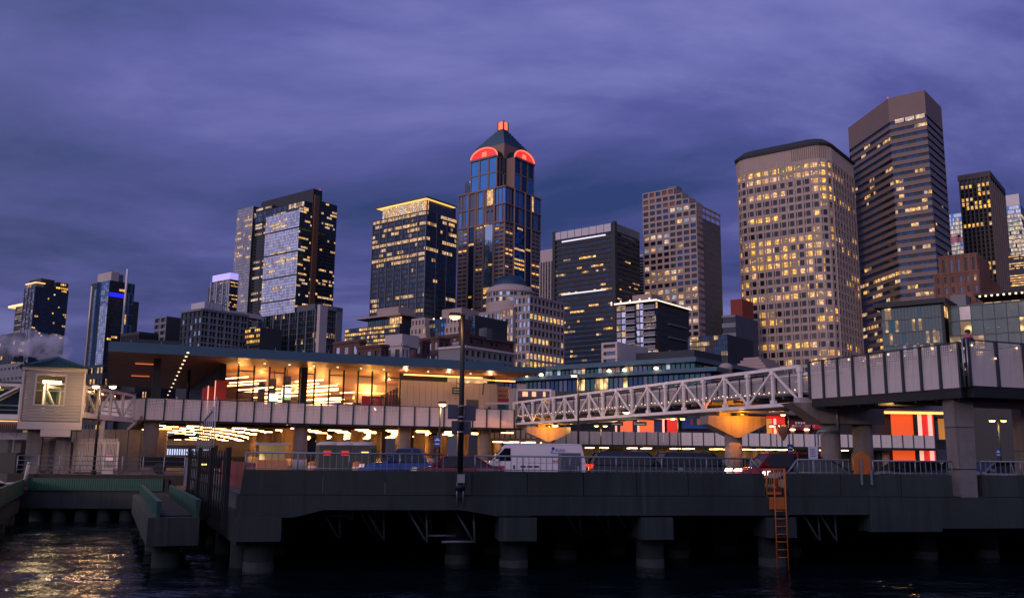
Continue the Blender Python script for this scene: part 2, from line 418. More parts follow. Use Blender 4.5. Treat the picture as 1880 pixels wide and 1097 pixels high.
def person_mix():
    n = NT('person_mix'); s_ = n.n('ShaderNodeSeparateXYZ'); n.l(n.n('ShaderNodeTexCoord').outputs['Object'], s_.inputs[0])
    skin = n.math('GREATER_THAN', s_.outputs[2], 1.535); hand = n.math('GREATER_THAN', s_.outputs[1], 0.37); leg = n.math('LESS_THAN', s_.outputs[2], 0.92)
    c = n.mix(leg, (0.025, 0.018, 0.025), (0.01, 0.012, 0.02)); c = n.mix(n.math('MAXIMUM', skin, hand), c, (0.36, 0.19, 0.13)); n.set(Base_Color=c, Roughness=0.75)
person_mix()
def wood_soffit():
    n = NT('wood_soffit'); co = n.coord()
    sep = n.n('ShaderNodeSeparateXYZ'); n.l(co, sep.inputs[0])
    g = n.math('FRACT', n.math('MULTIPLY', sep.outputs[1], 1.0/0.42))
    groove = n.math('LESS_THAN', g, 0.07)
    idx = n.math('FLOOR', n.math('MULTIPLY', sep.outputs[1], 1.0/0.42))
    wn = n.n('ShaderNodeTexWhiteNoise', noise_dimensions='1D'); n.l(idx, wn.inputs['W'])
    gr = n.noise(n.coord((0.6, 9, 9)), 1.0, 5, 0.6)
    c = n.mix(gr, (0.30, 0.12, 0.05), (0.50, 0.23, 0.10))
    c = n.mix(n.math('MULTIPLY', wn.outputs[0], 0.45), c, (0.12, 0.04, 0.018))
    c = n.mix(groove, c, (0.015, 0.006, 0.004))
    n.set(Base_Color=c, Roughness=0.5)
wood_soffit()
def perforated(name, c, period, r_top, r_low, h):
    """sheet metal with punched round holes, large at the top and dying out downwards"""
    n = NT(name); co = n.n('ShaderNodeTexCoord').outputs['Object']
    sep = n.n('ShaderNodeSeparateXYZ'); n.l(co, sep.inputs[0])
    fx = n.math('SUBTRACT', n.math('FRACT', n.math('MULTIPLY', sep.outputs[0], 1/period)), 0.5)
    fz = n.math('SUBTRACT', n.math('FRACT', n.math('MULTIPLY', sep.outputs[2], 1/period)), 0.5)
    d = n.math('SQRT', n.math('ADD', n.math('MULTIPLY', fx, fx), n.math('MULTIPLY', fz, fz)))
    t = n.math('MULTIPLY', sep.outputs[2], 1/h)
    r = n.math('ADD', n.math('MULTIPLY', t, r_top - r_low), r_low)
    hole = n.math('LESS_THAN', d, r)
    v = n.noise(n.coord(), 1.2, 4)
    n.set(Base_Color=n.mix(v, sc(c, .85), sc(c, 1.12)), Roughness=0.5, Metallic=0.15)
    tr = n.n('ShaderNodeBsdfTransparent'); mx = n.n('ShaderNodeMixShader')
    n.l(hole, mx.inputs[0]); n.l(n.b.outputs[0], mx.inputs[1]); n.l(tr.outputs[0], mx.inputs[2]); n.l(mx.outputs[0], n.o.inputs[0])
perforated('screen_metal', (0.88, 0.72, 0.62), 0.115, 0.36, 0.02, 1.62)
perforated('screen_metal_near', (0.62, 0.56, 0.53), 0.105, 0.44, 0.06, 1.86)
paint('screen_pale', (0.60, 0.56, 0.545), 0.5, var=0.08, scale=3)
def window_glass():
    n = NT('clear_glass'); tr = n.n('ShaderNodeBsdfTransparent'); tr.inputs[0].default_value = (0.93, 0.95, 0.95, 1)
    gl = n.n('ShaderNodeBsdfGlossy'); gl.inputs['Roughness'].default_value = 0.03; gl.inputs['Color'].default_value = (0.9, 0.95, 1, 1)
    fr = n.n('ShaderNodeFresnel'); fr.inputs[0].default_value = 1.45
    mx = n.n('ShaderNodeMixShader'); n.l(fr.outputs[0], mx.inputs[0]); n.l(tr.outputs[0], mx.inputs[1]); n.l(gl.outputs[0], mx.inputs[2]); n.l(mx.outputs[0], n.o.inputs[0])
window_glass()
def water_mat():
    n = NT('sea_water'); co = n.coord(which='Position')
    a = n.noise(n.coord((1.0, 1.7, 1), 'Position'), 1.25, 3, 0.5, 0.4); b = n.noise(n.coord((1.0, 1.6, 1), 'Position'), 4.2, 3, 0.55, 0.3)
    n.set(Base_Color=(0.0015, 0.006, 0.009), Roughness=0.03); n.b.inputs['IOR'].default_value = 1.33
    n.bump(n.math('ADD', n.math('MULTIPLY', a, 1.0), n.math('MULTIPLY', b, 0.26)), 1.0, 0.065)
water_mat()
# ------------------------------------------------------------------ the ground and the water
GRID = 52.0                                     # street grid: right-hand fronts run at 52 degrees
WZ = 0.33
def build_ground():
    mb = MB()
    xs = [-6000, -900, -300, 0, 300, 900, 6000]; ys = [118, 150, 260, 420, 700, 1500, 12000]; zs = [3.0, 3.0, 7, 18, 30, 32, 32]
    for i in range(len(xs)-1):
        for j in range(len(ys)-1):
            mb.face([(xs[i], ys[j], zs[j]), (xs[i+1], ys[j], zs[j]), (xs[i+1], ys[j+1], zs[j+1]), (xs[i], ys[j+1], zs[j+1])])
    mb.face([(-6000, 118, -2), (6000, 118, -2), (6000, 118, 3.0), (-6000, 118, 3.0)])
    tag(mb.build('ground', 'ground_city'), 'dark city ground rising behind the waterfront', kind='structure')
    rng = random.Random(3)
    def ax(a, b, st, lo, hi):
        out = [lo, lo*0.4+a*0.6]; v = a
        while v <= b: out.append(v); v += st
        return out + [b*0.5+hi*0.5, hi]
    X = ax(-34, 34, 0.42, -9000, 9000); Y = ax(12, 62, 0.36, -9000, 117.9)
    W = [(rng.uniform(-pi, pi), rng.uniform(0.8, 2.8), rng.uniform(0.006, 0.016), rng.uniform(0, 6)) for _ in range(14)]
    v = []; f = []
    for y in Y:
        for x in X:
            z = WZ
            if -35 < x < 35 and 11 < y < 63:
                z += sum(a*sin((x*cos(t)+1.5*y*sin(t))*k + p) for t, k, a, p in W)
            v.append((x, y, z))
    n = len(X)
    for j in range(len(Y)-1):
        for i in range(n-1): f.append((j*n+i, j*n+i+1, (j+1)*n+i+1, (j+1)*n+i))
    me = bpy.data.meshes.new('water'); me.from_pydata(v, [], f); me.materials.append(M('sea_water'))
    me.polygons.foreach_set('use_smooth', [True]*len(f)); me.update()
    tag(link('water', me), 'dark rippled harbour water under the pier', kind='structure')
build_ground()

# ------------------------------------------------------------------ buildings
def lit_grid(nx, ny, p, seed, runs=3.0, rows=None):
    r = random.Random(seed); g = []
    for j in range(ny):
        w = r.choice([0.05, 0.15, 0.5, 1.0, 1.6, 2.4]) if rows is None else rows(j/ny, r)
        q = min(0.97, p*w); row = []; on = r.random() < q
        for i in range(nx):
            if r.random() < 1.0/runs: on = r.random() < q
            row.append(on)
        g.append(row)
    return g
class Bld:
    """a building on the street grid: a runs back along the left-hand front, b back along the right-hand one"""
    def __init__(s, name, label, cat, px, py, zt, ang=GRID, group=None, base=0.0):
        C = atz(px, py, zt); s.x, s.y, s.zt = C[0], C[1], zt
        s.e1 = (cos(radians(ang+90)), sin(radians(ang+90))); s.e2 = (cos(radians(ang)), sin(radians(ang)))
        s.base = base; s.root = empty(name, (s.x, s.y, base)); tag(s.root, label, cat, group)
        s.mb = {}; s.win = []; s.maxwin = 300; s.minpx = 7.4
    def P(s, a, b, z=0): return (s.x + a*s.e1[0] + b*s.e2[0], s.y + a*s.e1[1] + b*s.e2[1], z)
    def Z(s, py, a=0, b=0): q = s.P(a, b); return zat(py, q[0], q[1])
    def _sol(s, px, z, fn, hi=200.0, sgn=1):
        lo = -60.0
        for _ in range(50):
            m = (lo+hi)/2; q = fn(m)
            if (proj(q[0], q[1], z)[0] - px)*sgn < 0: lo = m
            else: hi = m
        return lo
    def A(s, px, py=None, b=0, z=None):
        z = s.zt if z is None else z
        return s._sol(px, z, lambda a: s.P(a, b), sgn=-1)
    def B(s, px, a=0, z=None):
        z = s.zt if z is None else z
        return s._sol(px, z, lambda b: s.P(a, b))
    def g(s, part, mat):
        k = (part, mat)
        if k not in s.mb: s.mb[k] = MB()
        return s.mb[k]
    def front(s, p0, p1, z0, z1, sp):
        """one wall from p0 to p1 (left to right as seen from outside), with real openings"""
        L = math.hypot(p1[0]-p0[0], p1[1]-p0[1]); u = ((p1[0]-p0[0])/L, (p1[1]-p0[1])/L); n = (u[1], -u[0])
        wall = sp.get('wall', 'stone_tan'); mb = s.g(sp.get('part', 'wall'), wall)
        def pt(x, z, o=0.0): return (p0[0]+u[0]*x+n[0]*o, p0[1]+u[1]*x+n[1]*o, z)
        def quad(xa, xb, za, zb, o=0.0, m=mb): m.face([pt(xa, za, o), pt(xb, za, o), pt(xb, zb, o), pt(xa, zb, o)])
        if not sp.get('nx'): quad(0, L, z0, z1); return
        nx, ny = sp['nx'], sp['ny']; d = sp.get('d', 0.25); fz = sp.get('fz', 0.55); pat = sp.get('pat') or [(0.5, sp.get('fx', 0.6))]
        cw = L/nx; ch = (z1-z0)/ny; wh = ch*fz; sill = (ch-wh)*sp.get('sill', 0.5)
        lg = lit_grid(nx, ny, sp.get('p', 0.1), sp.get('seed', 1), sp.get('runs', 3.0), sp.get('rows'))
        rr = random.Random(sp.get('seed', 1)+77); lm = sp.get('lit', ['lit_warm']); dk = sp.get('dark', ['glass_dark']); fn = sp.get('fn')
        full = len(pat) == 1 and pat[0][1] >= 0.999
        for j in range(ny+1):
            a = z0 if j == 0 else z0+(j-1)*ch+sill+wh; b = z1 if j == ny else z0+j*ch+sill
            if b-a > 1e-4: quad(0, L, a, b)
        for j in range(ny):
            za, zb = z0+j*ch+sill, z0+j*ch+sill+wh; x = 0.0
            for i in range(nx):
                for k, (c, w) in enumerate(pat):
                    xa, xb = (i+c-w/2)*cw, (i+c+w/2)*cw
                    if not full:
                        if xa-x > 1e-4: quad(x, xa, za, zb)
                        if d > 0.1:
                            mb.face([pt(xa, za), pt(xa, za, -d), pt(xa, zb, -d), pt(xa, zb)]); mb.face([pt(xb, za, -d), pt(xb, za), pt(xb, zb), pt(xb, zb, -d)])
                    if d > 0.1:
                        mb.face([pt(xa, zb), pt(xa, zb, -d), pt(xb, zb, -d), pt(xb, zb)]); mb.face([pt(xa, za, -d), pt(xa, za), pt(xb, za), pt(xb, za, -d)])
                    x = xb
                    m = fn(i, j, k, rr) if fn else None
                    if m is None:
                        on = lg[j][i] and (k == 0 or rr.random() < 0.8)
                        m = rr.choice(lm) if on else rr.choice(dk)
                    s.win.append((pt((xa+xb)/2, (za+zb)/2, -d), xb-xa, zb-za, math.atan2(u[1], u[0]), m))
            if not full and L-x > 1e-4: quad(x, L, za, zb)
        mu = sp.get('mull')                             # thin bars standing proud: (every n cells, width, depth, material)
        if mu:
            m2 = s.g('mullion', mu[3])
            for i in range(0, nx+1, mu[0]):
                x = i*cw; w, o = mu[1]/2, mu[2]
                q = [pt(x-w, z0, -0.05), pt(x-w, z0, o), pt(x+w, z0, o), pt(x+w, z0, -0.05)]
                m2.hexa(q + [(a, b, z1) for a, b, _ in q])
        hb = sp.get('bars')                             # string courses: (every n floors, height, depth, material)
        if hb:
            m2 = s.g('string_course', hb[3])
            for j in range(0, ny+1, hb[0]):
                z = z0+j*ch; h, o = hb[1]/2, hb[2]
                q = [pt(0, z-h, -0.05), pt(0, z-h, o), pt(L, z-h, o), pt(L, z-h, -0.05)]
                m2.hexa(q + [(a, b, z+h) for a, b, _ in q])
    def block(s, a0, a1, b0, b1, z1, z0=None, left=None, right=None, wall='stone_tan', roof='roof_dark', zv=None, parapet=0.0, back=True, part='wall'):
        z0 = s.base if z0 is None else z0; zv = z0 if zv is None else zv
        p = [s.P(a1, b0), s.P(a0, b0), s.P(a0, b1), s.P(a1, b1)]
        for q0, q1, sp in ((p[0], p[1], left), (p[1], p[2], right), (p[2], p[3], None), (p[3], p[0], None)):
            sp = dict(sp or {}); sp.setdefault('wall', wall); sp.setdefault('part', part)
            if sp.get('nx') and zv > z0:
                s.front(q0, q1, z0, zv, {'wall': sp['wall'], 'part': part}); s.front(q0, q1, zv, z1, sp)
            else: s.front(q0, q1, z0, z1, sp)
        s.g('roof', roof).face([(x, y, z1) for x, y, _ in p])
        if parapet:
            for q0, q1 in ((p[0], p[1]), (p[1], p[2]), (p[2], p[3]), (p[3], p[0])):
                s.g('parapet', wall).bar((q0[0], q0[1], z1+parapet/2+0.02), (q1[0], q1[1], z1+parapet/2+0.02), 0.5, parapet)
    def poly(s, pts, z0, z1, specs, wall, roof='roof_dark', zv=None):
        zv = z0 if zv is None else zv; n = len(pts)
        for i in range(n):
            sp = dict((specs[i] if i < len(specs) else None) or {}); sp.setdefault('wall', wall); q0, q1 = pts[i], pts[(i+1) % n]
            if sp.get('nx') and zv > z0:
                s.front(q0, q1, z0, zv, {'wall': wall}); s.front(q0, q1, zv, z1, sp)
            else: s.front(q0, q1, z0, z1, sp)
        s.g('roof', roof).face([(p[0], p[1], z1) for p in pts])
    def slab(s, part, mat, a0, a1, b0, b1, z0, z1):
        p = [s.P(a0, b0), s.P(a0, b1), s.P(a1, b1), s.P(a1, b0)]
        s.g(part, mat).hexa([(x, y, z0) for x, y, _ in p] + [(x, y, z1) for x, y, _ in p]); return s
    def done(s):
        off = (s.x, s.y, s.base); W = []
        for w in s.win:
            c = w[0]; x, y = proj(*c); d = math.hypot(c[0], c[1]); f = abs(sin(w[3]-math.atan2(c[1], c[0])))
            pw = w[1]*f*FPX/d; ph = w[2]*FPX/d; W.append((min(pw, ph*1.3), x, y, w))
        W.sort(key=lambda t: -t[0]); cache = {}; rest = {}; k = 0
        for q, x, y, (c, w, h, r, m) in W:
            if q >= s.minpx and k < s.maxwin and -20 < x < 1900 and y < 840:
                key = (round(w, 2), round(h, 2), m)
                if key not in cache:
                    cache[key] = MB(); cache[key].face([(-w/2, 0, -h/2), (w/2, 0, -h/2), (w/2, 0, h/2), (-w/2, 0, h/2)]); cache[key] = cache[key].mesh('window', m)
                link('window', cache[key], s.root, (c[0]-off[0], c[1]-off[1], c[2]-off[2]), (0, 0, r)); k += 1
            else:
                u = (cos(r)*w/2, sin(r)*w/2)
                rest.setdefault(m, MB()).face([(c[0]-u[0], c[1]-u[1], c[2]-h/2), (c[0]+u[0], c[1]+u[1], c[2]-h/2), (c[0]+u[0], c[1]+u[1], c[2]+h/2), (c[0]-u[0], c[1]-u[1], c[2]+h/2)])
        if rest:
            ms = sorted(rest); mb = MB()
            for i, m in enumerate(ms):
                for fc in rest[m].f: mb.face([rest[m].v[q] for q in fc], i)
            tag(mb.build('glazing', ms, s.root, off), kind='stuff')
        fine = ('mullion', 'rib', 'louvre', 'dome_rib', 'roof_lamp', 'curtain_rail', 'rail_post', 'mast', 'pyramid_core', 'vault_rim')
        for (part, mat), mb in s.mb.items():
            if not mb.f: continue
            pcs = mb.pieces() if mb.pc and mb.pc[0] == (0, 0) else []
            if len(pcs) > 1 and part not in fine and len(pcs) <= 60:
                for p in pcs: p.build(part, mat, s.root, off)
            else:
                o = mb.build(part, mat, s.root, off)
                if part in fine or len(pcs) > 60: o['kind'] = 'stuff'
        return s.root
def mast(b, a, bb, z0, h, r=0.12): 
    q = b.P(a, bb); b.g('mast', 'steel_grey').tube((q[0], q[1], z0), (q[0], q[1], z0+h), r, r*0.5, 6)

# --- the rounded cream tower
def rounded_tower():
    z = 168.0; b = Bld('office_tower', 'cream concrete tower with rounded corners, gold lit windows and dark hipped rim', 'tower', 1515, 262, z)
    A1 = b.A(1343); B1 = b.B(1566); R = 8.5
    def arc(ca, cb, t0, t1, n):
        return [b.P(ca + R*cos(radians(t0+(t1-t0)*i/n)), cb + R*sin(radians(t0+(t1-t0)*i/n))) for i in range(n+1)]
    path = arc(A1-R, R, 0, -90, 3) + arc(R, R, -90, -180, 3)      # around the far end, then the near corner
    path = path[:]                                                 # (a,b) angles: 0 = +a, -90 = -b
    path += [b.P(0, B1), b.P(A1, B1)]
    zv = b.Z(700); ztop = b.Z(290); ny = 27
    gold = ['lit_gold', 'lit_gold', 'lit_warm', 'lit_dim']
    def fnm(i, j, k, r):
        if j == 5: return 'slate_mid'
        if k == 0 and r.random() < 0.05: return 'lit_dim'
    def rows(t, r): return r.choice([0.05, 0.3, 0.9, 1.3, 1.8, 2.3])
    pat = [(0.09, 0.13), (0.53, 0.52)]
    main = dict(ny=ny, fz=0.64, d=0.4, lit=gold, dark=['glass_dark'], p=0.52, runs=3.2, rows=rows, pat=pat, fn=fnm, wall='stone_cream')
    specs = []
    for i in range(len(path)-1):
        L = math.hypot(path[i+1][0]-path[i][0], path[i+1][1]-path[i][1])
        sp = dict(main); sp['seed'] = 21 + i
        if L > 12: sp['nx'] = 8 if i < 6 else 8; sp['mull'] = (1, 0.45, 0.35, 'stone_cream')
        else: sp['nx'] = 1
        if i == 3: sp['seed'] = 20; sp['nx'] = 8
        if i >= 7: sp['p'] = 0.22; sp['nx'] = 8
        specs.append(sp)
    specs = [s if i < 8 else None for i, s in enumerate(specs)]
    b.poly(path, b.base, ztop, specs, 'stone_cream', zv=zv)
    # blank crown with fine ribs and louvres, dark hipped rim
    pts = path
    b.poly(pts, ztop, z, [None]*9, 'stone_cream')
    for i in range(len(pts)-2):
        p0, p1 = pts[i], pts[i+1]; L = math.hypot(p1[0]-p0[0], p1[1]-p0[1]); n = max(2, int(L/1.0)); u = ((p1[0]-p0[0])/L, (p1[1]-p0[1])/L); nn = (u[1], -u[0])
        for k in range(n):
            x = (k+0.5)*L/n; c = (p0[0]+u[0]*x+nn[0]*0.05, p0[1]+u[1]*x+nn[1]*0.05)
            lou = i in (3, 4, 5) and (i > 3 or x > L*0.72)
            b.g('louvre' if lou else 'rib', 'stone_brown' if lou else 'stone_cream').bar((c[0], c[1], ztop+0.4+(1 if lou else 0)), (c[0], c[1], z-0.4), 0.45, 0.2)
    cen = b.P(A1/2, B1/2)
    def out(k, zz): return [(cen[0]+(p[0]-cen[0])*k, cen[1]+(p[1]-cen[1])*k, zz) for p in pts]
    lo, mid, hi = out(1.03, z), out(1.045, z+1.2), out(0.90, z+4.6); n = len(pts); mb = b.g('roof_rim', 'roof_dark')
    mb.face(lo[::-1])
    for i in range(n):
        j = (i+1) % n; mb.face([lo[i], lo[j], mid[j], mid[i]]); mb.face([mid[i], mid[j], hi[j], hi[i]])
    mb.face(hi)
    q = b.P(A1*0.35, B1*0.3); b.g('vent', 'roof_dark').lathe([(0.3, z+4), (1.1, z+5.5), (1.1, z+7), (0.2, z+8)], q[:2], 8)
    q = b.P(A1*0.22, B1*0.3); b.g('vent', 'roof_dark').lathe([(0.4, z+4), (0.5, z+7.5), (0.1, z+8)], q[:2], 8)
    b.done()
rounded_tower()

# --- the tall banded tower behind it
def banded_tower():
    z = 197.0; b = Bld('office_tower', 'tallest brown tower with long dark window bands and a chamfered corner', 'tower', 1697, 165, z)
    p = [atz(1557, 235, z), atz(1630, 181, z), atz(1697, 165, z), atz(1728, 197, z)]
    p += [(p[3][0]-14, p[3][1]+30, 0), (p[0][0]+12, p[0][1]+26, 0)]
    zt2 = zat(206, p[2][0], p[2][1]); zv = zat(665, p[1][0], p[1][1]); ny = 32
    L = [math.hypot(p[i+1][0]-p[i][0], p[i+1][1]-p[i][1]) for i in range(3)]
    sp = []
    for i in range(3):
        def rows(t, r, i=i): return (1.9 if t > 0.97 else r.choice([0.0, 0.0, 0.15, 0.5, 1.0]) if t > 0.36 else r.choice([0.1, 0.8, 1.6, 2.4])) * (0.25 if i == 2 else 1)
        sp.append(dict(nx=max(8, int(L[i]/1.25)), ny=ny, fz=0.46, fx=1.0, d=0.5, p=0.36, rows=rows, runs=3.0, seed=40+i, lit=['lit_gold', 'lit_warm', 'lit_pale', 'lit_warm', 'lit_dim', 'lit_dim'], dark=['glass_deep', 'glass_dark'] if i < 2 else ['glass_deep'], wall='stone_brown'))
    b.poly(p, b.base, zt2, sp, 'stone_brown', zv=zv)
    b.poly(p, zt2, z, [None]*6, 'stone_brown', 'roof_dark')
    # top floor, tall lit openings on the chamfer
    u = ((p[2][0]-p[1][0])/L[1], (p[2][1]-p[1][1])/L[1]); nn = (u[1], -u[0])
    for k in range(3):
        x = L[1]*(0.16+k*0.28); c = (p[1][0]+u[0]*x+nn[0]*0.06, p[1][1]+u[1]*x+nn[1]*0.06)
        mb = MB(); w = L[1]*0.24; zz = zt2-2.6
        mb.face([(c[0], c[1], zz), (c[0]+u[0]*w, c[1]+u[1]*w, zz), (c[0]+u[0]*w, c[1]+u[1]*w, zz+2.2), (c[0], c[1], zz+2.2)])
        mb.build('window', 'lit_pale', b.root, (b.x, b.y, b.base))
    q = p[1]; b.g('beacon', 'led_red').box(q[0]-.25, q[0]+.25, q[1]-.25, q[1]+.25, z, z+0.8)
    b.done()
banded_tower()

# --- the postmodern tower with barrel vaults
def vault_tower():
    zs = 198.0; b = Bld('office_tower', 'brown granite tower with red lit barrel vaults and pyramid roof', 'tower', 928, 340, zs)
    A1, B1 = b.A(842), b.B(993); zv = b.Z(620)
    zm = b.Z(405)                                             # band where the lower pattern ends
    wl = 'stone_third'; blue = ['glass_blue', 'glass_blue', 'glass_deep']
    a_ = [0, b.A(908), b.A(889), b.A(874), b.A(861), A1]; b_ = [0, b.B(944), b.B(964), b.B(975), B1]
    nL = 27; nU = 7
    def seg_left(a0, a1, z0, z1, sp): b.front(b.P(a1, 0), b.P(a0, 0), z0, z1, sp)
    def seg_right(b0, b1, z0, z1, sp): b.front(b.P(0, b0), b.P(0, b1), z0, z1, sp)
    punched = lambda seed, dk, p: dict(nx=1, ny=nL, pat=[(0.27, 0.36), (0.70, 0.36)], fz=0.42, d=0.3, p=p, seed=seed, dark=dk, lit=['lit_warm', 'lit_gold'], wall=wl)
    strip = lambda seed, dk, nx, p, ny=nL*2: dict(nx=nx, ny=ny, fx=0.93, fz=0.95, d=0.12, p=p, seed=seed, dark=dk, lit=['lit_warm', 'lit_gold'], wall='mullion_dark', part='curtain_frame')
    def rows(t, r): return 2.2 if r.random() < 0.10 else 0.02
    for s_, a0, a1, sp in (('L', a_[0], a_[1], punched(1, ['glass_blue', 'glass_mid', 'glass_deep'], .10)), ('L', a_[1], a_[2], strip(2, ['glass_sky'], 6, .4)), ('L', a_[2], a_[3], punched(3, ['glass_blue', 'glass_mid'], .2)), ('L', a_[3], a_[4], strip(4, ['glass_deep'], 5, .4)), ('L', a_[4], a_[5], punched(5, ['glass_blue', 'glass_lilac', 'glass_mid'], .08)),
                           ('R', b_[0], b_[1], punched(6, ['glass_deep'], .18)), ('R', b_[1], b_[2], strip(7, ['glass_deep', 'glass_blue'], 6, .4)), ('R', b_[2], b_[3], strip(8, ['glass_deep'], 3, .3)), ('R', b_[3], b_[4], punched(9, ['glass_deep', 'glass_mid'], .08))):
        if sp['nx'] > 1: sp['rows'] = rows
        (seg_left if s_ == 'L' else seg_right)(a0, a1, zv, zm, sp)
    # between the bands: shoulder floors with paired strips
    for (a0, a1) in ((a_[0], a_[1]), (a_[1], a_[4]), (a_[4], a_[5])): seg_left(a0, a1, zm, zs, dict(nx=3, ny=2, fx=0.74, fz=0.90, d=0.3, p=.05, seed=int(a0)+11, dark=['glass_blue', 'glass_mid'], wall=wl))
    for (c0, c1) in ((b_[0], b_[1]), (b_[1], b_[3]), (b_[3], b_[4])): seg_right(c0, c1, zm, zs, dict(nx=3, ny=2, fx=0.74, fz=0.90, d=0.3, p=.08, seed=int(c0)+31, dark=['glass_deep', 'glass_blue'], wall=wl))
    # dark emblem panels
    for a, w in ((a_[1]+(a_[2]-a_[1])*0.72, 1), (a_[1]+(a_[2]-a_[1])*0.30, 1)):
        q = b.P(a, -0.25)
        for t in range(4):
            b.g('emblem', 'stone_brown').bar((q[0]+b.e1[0]*0.75*cos(t*pi/2), q[1]+b.e1[1]*0.75*cos(t*pi/2), b.Z(382)+0.75*sin(t*pi/2)), (q[0]+b.e1[0]*0.75*cos(t*pi/2)+.02, q[1]+b.e1[1]*.75*cos(t*pi/2), b.Z(382)+0.75*sin(t*pi/2)+1.0), 0.9, 0.5)
    for pa in ((b.P(A1, 0), b.P(0, 0)), (b.P(0, 0), b.P(0, B1))): b.front(pa[0], pa[1], b.base, zv, dict(wall=wl))
    b.front(b.P(0, B1), b.P(A1, B1), b.base, zs, dict(wall=wl)); b.front(b.P(A1, B1), b.P(A1, 0), b.base, zs, dict(wall=wl))
    b.g('roof', 'roof_dark').face([b.P(0, 0, zs), b.P(0, B1, zs), b.P(A1, B1, zs), b.P(A1, 0, zs)])
    # string courses
    for z, h in ((zm, 1.0), (zs-0.5, 1.0), ((zm+zs)/2, 0.8)):
        b.g('string_course', wl).bar(b.P(A1, -0.3, z), b.P(-0.3, -0.3, z), 0.8, h); b.g('string_course', wl).bar(b.P(-0.3, -0.3, z), b.P(-0.3, B1, z), 0.8, h)
    for a in (a_[1], a_[2], a_[3], a_[4]): b.g('pier', wl).bar(b.P(a, -0.35, zv), b.P(a, -0.35, zs), 1.5, 1.0)
    for c in (b_[1], b_[2], b_[3]): b.g('pier', wl).bar(b.P(-0.35, c, zv), b.P(-0.35, c, zs), 1.0, 1.5)
    # upper cross-shaped shaft: two bays carrying barrel vaults and a core set back at the corner
    zb = b.Z(281); La0, La1 = b.A(912), b.A(863); Rb0, Rb1 = b.B(945, z=zb), b.B(981, z=zb); cw = max(2.0, La0*0.9)
    up = lambda nx, seed, dk, wall=wl: dict(nx=nx, ny=2, pat=[(0.5, 0.80)], fz=0.93, d=0.4, p=0.0, seed=seed, dark=dk, wall=wall)
    b.front(b.P(La1, 0), b.P(La0, 0), zs, zb, up(3, 51, ['glass_blue'])); b.front(b.P(La0, 0), b.P(La0, cw), zs, zb, up(2, 52, ['glass_deep']))
    b.front(b.P(La0, cw), b.P(cw, cw), zs, zb, up(2, 53, ['glass_deep'])) if La0 > cw+1 else None
    b.front(b.P(cw, cw), b.P(cw, Rb0), zs, zb, up(1, 54, ['glass_deep'])) if Rb0 > cw+1 else None
    b.front(b.P(cw, Rb0), b.P(0, Rb0), zs, zb, dict(wall=wl)); b.front(b.P(0, Rb0), b.P(0, Rb1), zs, zb, up(3, 55, ['glass_deep', 'glass_blue']))
    b.front(b.P(0, Rb1), b.P(6, Rb1), zs, zb, dict(wall=wl)); b.front(b.P(6, Rb1), b.P(6, B1-2), zs, zb, dict(wall=wl)); b.front(b.P(6, B1-2), b.P(A1-4, B1-2), zs, zb, dict(wall=wl))
    b.front(b.P(A1-4, B1-2), b.P(A1-4, 3), zs, zb-14, dict(wall='mullion_dark', nx=4, ny=9, fx=.9, fz=.8, p=.3, seed=58, lit=['lit_warm', 'lit_pale'], dark=['glass_mid'], d=.1)); b.front(b.P(La1, 3), b.P(La1, 0), zs, zb, dict(wall=wl))
    b.front(b.P(A1-4, 3), b.P(La1, 3), zs, zb-14, dict(wall='mullion_dark', nx=2, ny=9, fx=.9, fz=.8, p=.3, seed=59, lit=['lit_warm', 'lit_pale'], dark=['glass_mid'], d=.1))
    b.g('roof', 'roof_dark').face([b.P(0, Rb0, zb), b.P(0, Rb1, zb), b.P(6, Rb1, zb), b.P(6, B1-2, zb), b.P(La1, B1-2, zb), b.P(La1, 0, zb), b.P(La0, 0, zb), b.P(La0, cw, zb), b.P(cw, cw, zb), b.P(cw, Rb0, zb)][::-1])
    def vault(p0, p1, inw, depth, name):
        L = math.hypot(p1[0]-p0[0], p1[1]-p0[1]); R = L/2; n = 14; rise = R*0.62; fr = []; bk = []
        for i in range(n+1):
            t = pi*i/n; x = R - R*cos(t); z = zb + rise*sin(t)
            c = (p0[0]+(p1[0]-p0[0])*x/L, p0[1]+(p1[1]-p0[1])*x/L); fr.append((c[0], c[1], z)); bk.append((c[0]+inw[0]*depth, c[1]+inw[1]*depth, z))
        g = b.g('vault_window', 'led_red'); g.mark(); inn = [(p[0]+inw[0]*1.2, p[1]+inw[1]*1.2, p[2]) for p in fr]; g.face(inn[::-1])
        rim = b.g('vault_roof', 'copper_blue'); rim.mark()
        for i in range(n): rim.face([fr[i], fr[i+1], bk[i+1], bk[i]][::-1]); rim.face([fr[i], fr[i+1], bk[i+1], bk[i]])
        for i in range(n): b.g('vault_rim', 'led_coral').bar(fr[i], fr[i+1], 0.9, 0.9)
        m = ((p0[0]+p1[0])/2+inw[0]*0.5, (p0[1]+p1[1])/2+inw[1]*0.5); uu = ((p1[0]-p0[0])/L, (p1[1]-p0[1])/L)
        b.g('vault_emblem', 'led_coral').bar((m[0]-uu[0]*2, m[1]-uu[1]*2, zb+rise*.42), (m[0]+uu[0]*2, m[1]+uu[1]*2, zb+rise*.42), 0.8, 3.4)
        b.g('vault_sill', wl).bar((p0[0], p0[1], zb), (p1[0], p1[1], zb), 1.4, 1.6)
    vault(b.P(La1, 0), b.P(La0, 0), b.e2, 16, 'l'); vault(b.P(0, Rb0), b.P(0, Rb1), b.e1, 16, 'r')
    # core, stepped pyramid and lantern
    z2 = b.Z(262, cw, cw); c0, c1, d0, d1 = cw+0.3, La1+2, cw+0.3, Rb1+4
    b.block(c0, c1, d0, d1, z2, zb, wall=wl)
